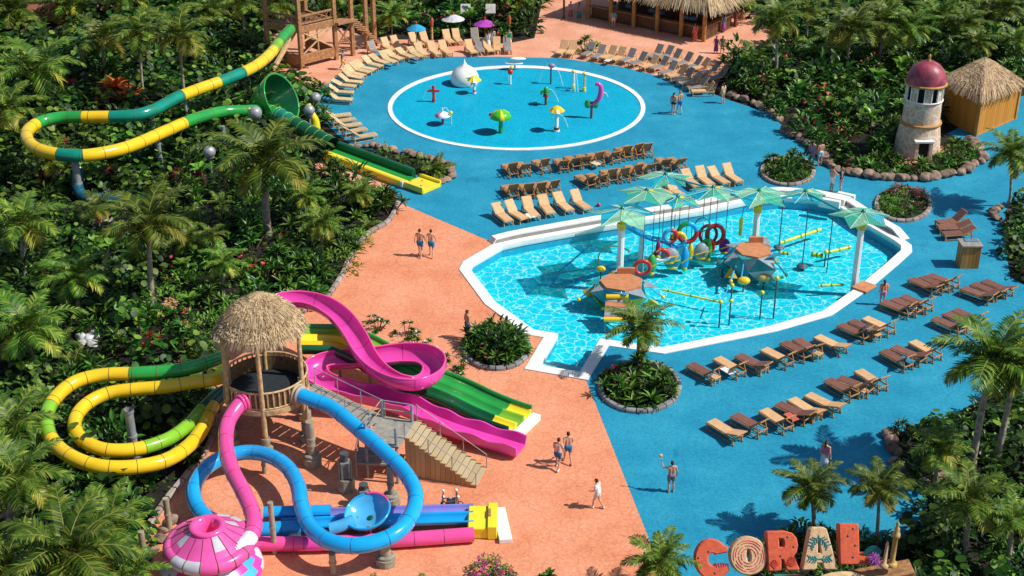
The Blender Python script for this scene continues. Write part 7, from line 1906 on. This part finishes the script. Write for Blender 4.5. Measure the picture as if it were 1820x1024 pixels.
POR = mkproto('orange_leaved_shrub', lambda k: sh_rosette(130+k, 8, 1.1, .26), [lf_org, barkb], 'shrub', 1)
PROMEL = mkproto('bromeliad', lambda k: (lambda mb: (rosette(mb, Vector((0, 0, .1)), Vector((0, 0, 1)), random.Random(k), 26, .62, .11, .5, 0, (.2, 1.45)), mb)[1])(MB()), [lf_ros], 'plant', 3)
PGLO = mkproto('glossy_shrub', lambda k: sh_rosette(160+k, 6, .52, .20), [lf_lite, barkb], 'shrub', 2)
PPAD = mkproto('round_leaf_plant', lambda k: sh_grape(300+k, 45), [lf_lite], 'plant', 2)
# ---- regions (pixels on the ground)
RL = [(-260, -70), (600, -70), (590, 40), (455, 55), (470, 105), (495, 150), (560, 170), (572, 215), (540, 262), (600, 300), (692, 342), (706, 366), (684, 392), (646, 420), (612, 466), (596, 498), (556, 540), (500, 556), (420, 572), (382, 590), (368, 660), (374, 740), (366, 785), (326, 845), (286, 895), (246, 960), (222, 1040), (180, 1180), (-260, 1180)]
RT = [(600, -70), (985, -70), (950, 15), (942, 62), (890, 62), (770, 66), (700, 62), (640, 56), (598, 42)]
RRT = [(1345, -70), (1352, 38), (1425, 72), (1345, 92), (1292, 122), (1290, 158), (1330, 178), (1372, 202), (1402, 228), (1446, 252), (1484, 290), (1520, 302), (1560, 290), (1572, 262), (1640, 235), (1662, 205), (1700, 170), (1800, 165), (1830, 135), (2000, 100), (2050, -70)]
RBR = [(1592, 782), (1640, 760), (1690, 745), (1790, 690), (1840, 600), (2000, 560), (2050, 1180), (1480, 1180), (1660, 1040), (1640, 960), (1650, 880), (1600, 842)]
RBS = [(1335, 975), (1400, 945), (1470, 950), (1560, 965), (1640, 965), (1660, 1010), (1640, 1045), (1330, 1045)]
RRM = [(1790, 405), (1800, 372), (1850, 330), (1980, 300), (1980, 560), (1850, 520), (1800, 490)]
TWR = (TC.x, TC.y)
SLP = []   # clearance: none of the shrubs under the low ends of slides
def clear(x, y):
    for cx, cy, r in ((TC.x, TC.y, 2.6),):
        if (x-cx)**2+(y-cy)**2 < r*r: return False
    px, py = proj(x, y)
    if 590 < px < 800 and 255 < py < 385 and -22 < (py-262)-(px-590)*.40 < 52: return False
    if 118 < px < 232 and 335 < py < 400: return False
    if 72 < px < 128 and 35 < py < 90: return False
    if 470 < px < 612 and -14 < py-(196+(px-468)*.51) < 52: return False
    return True
taken = []
def scatter(poly, spacing, pick, maxn=2000, smin=.85, smax=1.2):
    xs = [P(*q) for q in poly]; x0, x1 = min(v.x for v in xs), max(v.x for v in xs); y0, y1 = max(38, min(v.y for v in xs)), min(142, max(v.y for v in xs))
    n = 0; tries = int((x1-x0)*(y1-y0)*9+300); grid = {}
    for _ in range(tries):
        x, y = rv.uniform(x0, x1), rv.uniform(y0, y1); px, py = proj(x, y)
        if px < -70 or px > 1890 or not inpoly(px, py, poly): continue
        sp_ = spacing*(1.0 if y < 78 else 1+.45*min(1, (y-78)/50))
        g = (int(x//3), int(y//3)); ok = True
        for gx in (-1, 0, 1):
            for gy in (-1, 0, 1):
                for (a, b) in grid.get((g[0]+gx, g[1]+gy), ()):
                    if (a-x)**2+(b-y)**2 < sp_*sp_: ok = False; break
                if not ok: break
            if not ok: break
        if not ok or not clear(x, y): continue
        grid.setdefault(g, []).append((x, y))
        if pick(x, y, px, py, rv.uniform(smin, smax)*(1.0 if y < 78 else 1+.35*min(1, (y-78)/50))): n += 1
        if n >= maxn: break
    return n
LABN = {'far': 'upper', 'mid': 'middle', 'near': 'lower'}
def put(protos, x, y, s_, label, group):
    s2 = rv.uniform(.85, 1.2)
    return rv.choice(protos).put((x, y, -.02), rv.uniform(0, 6.28), (s_, s_, s_*s2), label, group)
def pickL(x, y, px, py, s_):
    u = rv.random()
    if py < 340 and px < 560:
        if u < .66: put(PG, x, y, s_*1.05, 'round leaved bush in the dense jungle around the upper tube slide', 'bushes around the upper slide')
        elif u < .80: put(PB, x, y, s_, 'dark broad leaved shrub among the round leaved bushes by the upper slide', 'dark shrubs by the upper slide')
        elif u < .92: put(PR, x, y, s_, 'strap leaved shrub among the round leaved bushes by the upper slide', 'strap shrubs by the upper slide')
        elif u < .95: put(PF, x, y, s_*1.2, 'low palm tuft in the jungle around the upper slide', 'low palms by the upper slide')
        else: put(PRL, x, y, s_*.6, 'small red leaved shrub in the upper jungle', 'red shrubs in the upper jungle')
    elif py < 600 and px > 290:
        if u < .42: put(PR, x, y, s_*1.2, 'strap leaved shrub in the bed along the plaza kerb', 'strap shrubs along the plaza kerb')
        elif u < .66: put(PS, x, y, s_*1.45, 'light green small leaved shrub in the bed along the plaza kerb', 'light shrubs along the plaza kerb')
        elif u < .80: put(PB, x, y, s_*1.0, 'dark broad leaved shrub in the bed along the plaza kerb', 'dark shrubs along the plaza kerb')
        elif u < .90: put(PF, x, y, s_, 'low palm tuft in the bed along the plaza kerb', 'low palms along the plaza kerb')
        else: put(PRED, x, y, s_*.9, 'shrub with red flowers in the bed along the plaza kerb', 'red flowering shrubs along the kerb')
    else:
        if u < .40: put(PG, x, y, s_*.95, 'round leaved bush in the jungle left of the thatched tower', 'bushes left of the thatched tower')
        elif u < .66: put(PR, x, y, s_, 'strap leaved shrub in the jungle left of the thatched tower', 'strap shrubs left of the tower')
        elif u < .88: put(PB, x, y, s_*.9, 'dark broad leaved shrub in the jungle left of the thatched tower', 'dark shrubs left of the tower')
        elif u < .96: put(PF, x, y, s_*1.2, 'low palm tuft in the jungle left of the thatched tower', 'low palms left of the tower')
        else: put(PRL, x, y, s_*.55, 'small red leaved shrub left of the thatched tower', 'red shrubs left of the tower')
    return True
print('L', scatter(RL, 1.50, pickL))
def pickT(x, y, px, py, s_):
    u = rv.random()
    if u < .5: put(PB, x, y, s_, 'dark broad leaved shrub behind the top lounger row', 'dark shrubs behind the top loungers')
    elif u < .75: put(PR, x, y, s_*1.2, 'strap leaved shrub behind the top lounger row', 'strap shrubs behind the top loungers')
    elif u < .9: put(PF, x, y, s_*1.8, 'low palm tuft behind the top lounger row', 'low palms behind the top loungers')
    else: put(PRED, x, y, s_*1.1, 'shrub with red flowers behind the top lounger row', 'red flowering shrubs behind the top loungers')
    return True
print('T', scatter(RT, 1.7, pickT, smin=.9, smax=1.25))
def pickRT(x, y, px, py, s_):
    u = rv.random()
    if py < 110:
        if u < .55: put(PF, x, y, s_*2.1, 'feathery young palm in the forest behind the lighthouse', 'young palms behind the lighthouse')
        elif u < .8: put(PB, x, y, s_*1.3, 'dark broad leaved shrub in the forest behind the lighthouse', 'dark shrubs behind the lighthouse')
        else: put(PR, x, y, s_*1.2, 'strap leaved shrub in the forest behind the lighthouse', 'strap shrubs behind the lighthouse')
    else:
        if u < .45: put(PR, x, y, s_*1.15, 'glossy strap leaved shrub in the bank left of the lighthouse', 'strap shrubs left of the lighthouse')
        elif u < .82: put(PB, x, y, s_*1.05, 'dark broad leaved shrub in the bank left of the lighthouse', 'dark shrubs left of the lighthouse')
        elif u < .92: put(PG, x, y, s_*.9, 'round leaved bush in the bank left of the lighthouse', 'round leaved bushes left of the lighthouse')
        else: put(PRED, x, y, s_, 'shrub with red flowers in the bank left of the lighthouse', 'red flowering shrubs left of the lighthouse')
    return True
print('RT', scatter(RRT, 1.45, pickRT, smin=.85, smax=1.15))
def pickBR(x, y, px, py, s_):
    u = rv.random()
    if u < .5: put(PG, x, y, s_*.85, 'round leaved bush in the lower right jungle beside the sign', 'bushes beside the sign')
    elif u < .8: put(PB, x, y, s_*.8, 'dark broad leaved shrub in the lower right jungle beside the sign', 'dark shrubs beside the sign')
    elif u < .93: put(PR, x, y, s_*.8, 'strap leaved shrub in the lower right jungle beside the sign', 'strap shrubs beside the sign')
    else: put(PRED, x, y, s_*.8, 'shrub with pinkish red flowers in the lower right jungle', 'red flowering shrubs beside the sign')
    return True
print('BR', scatter(RBR, 1.25, pickBR)); 
def pickBS(x, y, px, py, s_):
    put(PB if rv.random() < .6 else PR, x, y, s_*.5, 'low dark shrub directly behind the coral sign', 'low shrubs behind the sign'); return True
print('BS', scatter(RBS, .85, pickBS))
def pickRM(x, y, px, py, s_):
    put(PG if rv.random() < .6 else PB, x, y, s_*.7, 'dark shrub in the bed at the right frame edge beside the slender palm', 'shrubs beside the slender palm'); return True
print('RM', scatter(RRM, 1.2, pickRM))
# planters
def fill(poly, spacing, opts, label, group, sc):
    def pk(x, y, px, py, s_):
        protos, w = rv.choice(opts); put(protos, x, y, s_*sc*w, label % protos[0].root.name.split('.')[0].replace('_', ' '), group+' '+protos[0].root.name.split('.')[0].replace('_', ' ')); return True
    return scatter(poly, spacing, pk, smin=.85, smax=1.15)
def shrink(poly, f):
    cx = sum(a for a, b in poly)/len(poly); cy = sum(b for a, b in poly)/len(poly); return [(cx+(a-cx)*f, cy+(b-cy)*f) for a, b in poly]
fill(shrink(PL1, .74), .62, [(PR, .85), (PR, .75), (PS, .9), (PF, .8), (PRED, .7)], '%s in the planter beside the pool notch', 'planter by the pool notch', 1.06)
fill([(a, b) for a, b in shrink(PL1, .55) if True], .70, [(PB, .75)], '%s in the planter beside the pool notch', 'planter by the pool notch', 1.06)
fill(shrink(PL2, .76), .72, [(PR, .75), (PRED, .7), (PROMEL, 1.3), (PROMEL, 1.2), (PR, .7)], '%s around the single palm of the planter', 'planter with the single palm', 1.18)
fill(shrink(PL3, .74), .75, [(PR, .7), (PS, .8), (PB, .6)], '%s in the planter behind the tallest canopy', 'planter behind the canopy', 1.08)
fill(shrink(PL4, .85), .62, [(PS, .75), (PS, .7), (PROMEL, .8), (PRED, .5)], '%s in the flower planter right of the pool', 'flower planter', 1.05)
for px, py, lb in ((1595, 346, 'mound of pink flowers at the back of the flower planter'), (1634, 352, 'mound of pinkish flowers at the right of the flower planter')):
    p = P(px, py); rv.choice(PPNK).put((p.x, p.y, .1), 0, .8, lb)
LH = [(1492, 300), (1520, 295), (1560, 282), (1588, 292), (1640, 296), (1672, 282), (1690, 262), (1725, 258), (1738, 272), (1728, 290), (1690, 305), (1650, 313), (1600, 315), (1550, 311), (1510, 304)]
fill(LH, .85, [(PR, .6), (PROMEL, 1.1), (PROMEL, 1.0), (PS, .6), (PRED, .5)], '%s in the boulder bed around the lighthouse', 'lighthouse bed', 1.25)
CB = [(610, 278), (640, 268), (700, 276), (760, 292), (792, 306), (780, 318), (748, 312), (700, 300), (650, 282)]
fill(CB, 1.0, [(PPAD, .7), (PROMEL, 1.0), (PF, .8), (PPAD, .6)], '%s in the small bed beside the run-out slide', 'small bed by the run-out', .8)
# singles
def single(protos, px, py, s_, label, z=-.02, group=None):
    p = P(px, py); return protos[0].put((p.x, p.y, z), rv.uniform(0, 6.28), s_, label, group)
single(POR, 208, 195, 1.5, 'shrub with bright orange leaves under the upper yellow tube')
single(PF, 775, 312, 1.5, 'spiky fan palm at the end of the small bed by the run-out slide')
single(PRED, 470, 500, 1.3, 'shrub with crimson pink flowers left of the plaza kerb')
single(PRED, 1345, 165, 1.3, 'shrub with a red blossom head near the last loungers')
single(PRED, 1400, 130, 1.3, 'shrub with orange red blossoms beside the grey palm trunk')
single(PR, 1040, 92, 1.25, 'round bright green shrub standing alone below the bar')
single(PS, 1022, 95, .6, 'small dark ball shrub next to the lone bright one')
for k, (px, py, s_) in enumerate(((672, 590, .75), (722, 598, .85), (742, 618, .8), (762, 632, .75), (788, 650, .75), (820, 655, .6), (660, 575, .5), (808, 668, .55))):
    PWHT[k % 2].put(tuple(P(px, py)), k, s_, 'sparse white flowered shrub in the line between the plaza and the racer slide', 'white flowered shrubs along the racer slide')
for px, py, s_, lb in ((868, 1018, .9, 'mound of violet and white flowers in front of the yellow slide end'), (895, 1030, .7, 'smaller violet flower mound beside the bigger one')):
    p = P(px, py); PPNK[0].put((p.x, p.y, 0), 0, s_, lb)
    PWHT[0].put((p.x+.3, p.y-.4, 0), 1, .5, 'white flowered tuft among the violet mounds', 'white tufts at the slide end')
for px, py, s_, lb in ((985, 1060, .7, 'glossy leaved shrub poking up at the bottom edge of the plaza'), (1040, 1075, .6, 'second glossy shrub at the bottom edge, nearer the palm fronds'), (935, 1072, .6, 'third glossy shrub at the bottom edge, nearer the violet flowers')):
    single(PGLO, px, py, s_*1.35, lb)
for px, py, s_, lb in ((760, 1062, 1.0, 'low palm tuft at the bottom edge under the pink tube'), (650, 1064, .9, 'low palm tuft at the bottom edge near the short column'), (700, 1075, .9, 'low palm tuft between the other two at the bottom edge')):
    single(PF, px, py, s_, lb)
# leaf litter and ground cover filling the beds
gc = MB(); cnt = 0
for poly, npts in ((RL, 16000), (RT, 1500), (RRT, 4000), (RBR, 2600), (RRM, 500), (LH, 900), (CB, 250), (PL1, 300), (PL2, 400), (PL3, 300), (PL4, 300)):
    xs = [P(*q) for q in poly]; x0, x1 = min(v.x for v in xs), max(v.x for v in xs); y0, y1 = max(38, min(v.y for v in xs)), min(142, max(v.y for v in xs))
    for _ in range(npts*3):
        x, y = rv.uniform(x0, x1), rv.uniform(y0, y1); px, py = proj(x, y)
        if px < -40 or px > 1860 or not inpoly(px, py, poly): continue
        d = Vector((rv.gauss(0, 1), rv.gauss(0, 1), rv.uniform(.1, .8)))
        leaf(gc, Vector((x, y, rv.uniform(.03, .30))), d, Vector((0, 0, 1)), rv.uniform(.14, .36), rv.uniform(.07, .15), .4)
        npts -= 1
        if npts <= 0: break
g = gc.build('ground_cover', lf_deep); tag(g, kind='stuff')
# large paddle leaved plants and a few more palms
def sh_banana(seed):
    rnd = random.Random(seed); mb = MB(); mb.tube([Vector((0, 0, 0)), Vector((.03, 0, 1.0))], [.11, .07], 7, m=1)
    for k in range(10):
        th = k*2.4; el = R(rnd.uniform(35, 78)); d = Vector((math.cos(th)*math.cos(el), math.sin(th)*math.cos(el), math.sin(el))); L_ = rnd.uniform(1.1, 1.6); W_ = rnd.uniform(.30, .42)
        _, sd_, u_ = frame(d); base = Vector((0, 0, .95)); N = 7; top = []
        for i in range(N+1):
            t = i/N; c_ = base+d*L_*t+Vector((0, 0, -.75*t*t*L_*.6)); w_ = W_*math.sin(math.pi*(.06+.90*t))**.6*.5; top.append((c_-sd_*w_+u_*w_*.35, c_, c_+sd_*w_+u_*w_*.35))
        mb.add([p for r3 in top for p in r3], [[i*3+j, i*3+j+1, i*3+j+4, i*3+j+3] for i in range(N) for j in range(2)], 0, True)
    return mb
PBAN = mkproto('banana_plant', lambda k: sh_banana(400+k), [lf_lite, barkb], 'plant', 3)
for px, py, s_ in ((1690, 175, 1.3), (1722, 168, 1.2), (1748, 160, 1.25), (1600, 215, 1.1), (1545, 235, 1.1), (1470, 215, 1.2), (1420, 185, 1.1), (1380, 165, 1.0), (1320, 130, 1.0), (1600, 150, 1.3), (1555, 165, 1.2)):
    p = P(px, py); rv.choice(PBAN).put((p.x, p.y, 0), rv.uniform(0, 6.28), s_, 'light green banana plant in the forest bank left of the hut', 'banana plants left of the hut')
for px, py, s_ in ((640, 50, 1.3), (690, 55, 1.2), (730, 58, 1.2), (800, 58, 1.3), (835, 55, 1.2), (920, 50, 1.2)):
    p = P(px, py); rv.choice(PBAN).put((p.x, p.y, 0), rv.uniform(0, 6.28), s_, 'light green banana plant behind the top loungers', 'banana plants behind the top loungers')
for px, py, s_ in ((150, 330, 1.0), (205, 470, 1.0), (330, 500, .9), (90, 560, 1.0), (250, 600, .9), (340, 560, .8), (60, 690, 1.0), (520, 470, .7), (360, 330, 1.0), (110, 150, 1.1), (370, 130, 1.1), (300, 90, 1.1)):
    p = P(px, py); rv.choice(PBAN).put((p.x, p.y, 0), rv.uniform(0, 6.28), s_, 'light green paddle leaved plant standing in the left hand jungle', 'paddle leaved plants in the jungle')
for q in ((545, 395, 545, 350, 40, 'small palm in the shade right of the largest palm', 0, .08), (640, 385, 640, 345, 36, 'small palm behind the red flowering kerb shrubs', 2, .07), (175, 420, 172, 372, 46, 'low palm above the upper heap of pale rocks', 3, .09), (330, 470, 332, 428, 42, 'low palm between the tall pale trunk and the thin stemmed palm', 2, .08),
          (100, 330, 96, 285, 48, 'palm half hidden under the hairpin of the upper tube slide', 0, .09), (200, 1010, 196, 930, 80, 'palm behind the nearest palm beside the kerb', 0, .13), (1660, 870, 1668, 800, 60, 'dark palm in the shade of the leaning palms', 0, .1), (20, 260, 16, 195, 66, 'palm at the frame edge beside the hairpin', 1, .12), (520, 60, 490, 10, 46, 'palm behind the deck of the timber tower', 2, .1)):
    palm(*q)
# unused prototypes
for o in list(COL.objects):
    if o.parent is None and o.get('label') == 'x': 
        for c in list(o.children): bpy.data.objects.remove(c)
        bpy.data.objects.remove(o)
# ================================================================ camera, sun, sky
cam = bpy.data.cameras.new('camera'); co = bpy.data.objects.new('camera', cam); COL.objects.link(co)
cam.sensor_width = 36; cam.lens = FPX/1820*36; cam.clip_end = 1000
co.location = (0, 0, CH); co.rotation_euler = (math.pi/2-PITCH, 0, 0); SC.camera = co
SUN_EL, SUN_AZ = R(48), R(-9)        # azimuth measured from +X towards +Y
sd = Vector((math.cos(SUN_EL)*math.cos(SUN_AZ), math.cos(SUN_EL)*math.sin(SUN_AZ), math.sin(SUN_EL)))
sun = bpy.data.lights.new('sun', 'SUN'); sun.energy = 4.8; sun.angle = R(.5); sun.color = (1, .95, .86)
so = bpy.data.objects.new('sun', sun); COL.objects.link(so); so.rotation_euler = (-sd).to_track_quat('-Z', 'Y').to_euler(); so.location = (0, 0, 60)
w = bpy.data.worlds.new('World'); SC.world = w; w.use_nodes = True; nt = w.node_tree
bg = nt.nodes['Background']; sky = nt.nodes.new('ShaderNodeTexSky'); sky.sky_type = 'NISHITA'; sky.sun_disc = False
sky.sun_elevation = SUN_EL; sky.sun_rotation = math.pi/2-SUN_AZ
nt.links.new(sky.outputs['Color'], bg.inputs['Color']); bg.inputs['Strength'].default_value = .095
SC.view_settings.view_transform = 'Standard'; SC.view_settings.look = 'None'; SC.view_settings.exposure = 0.08; SC.view_settings.gamma = 1
SC.cycles.max_bounces = 6; SC.cycles.transparent_max_bounces = 12
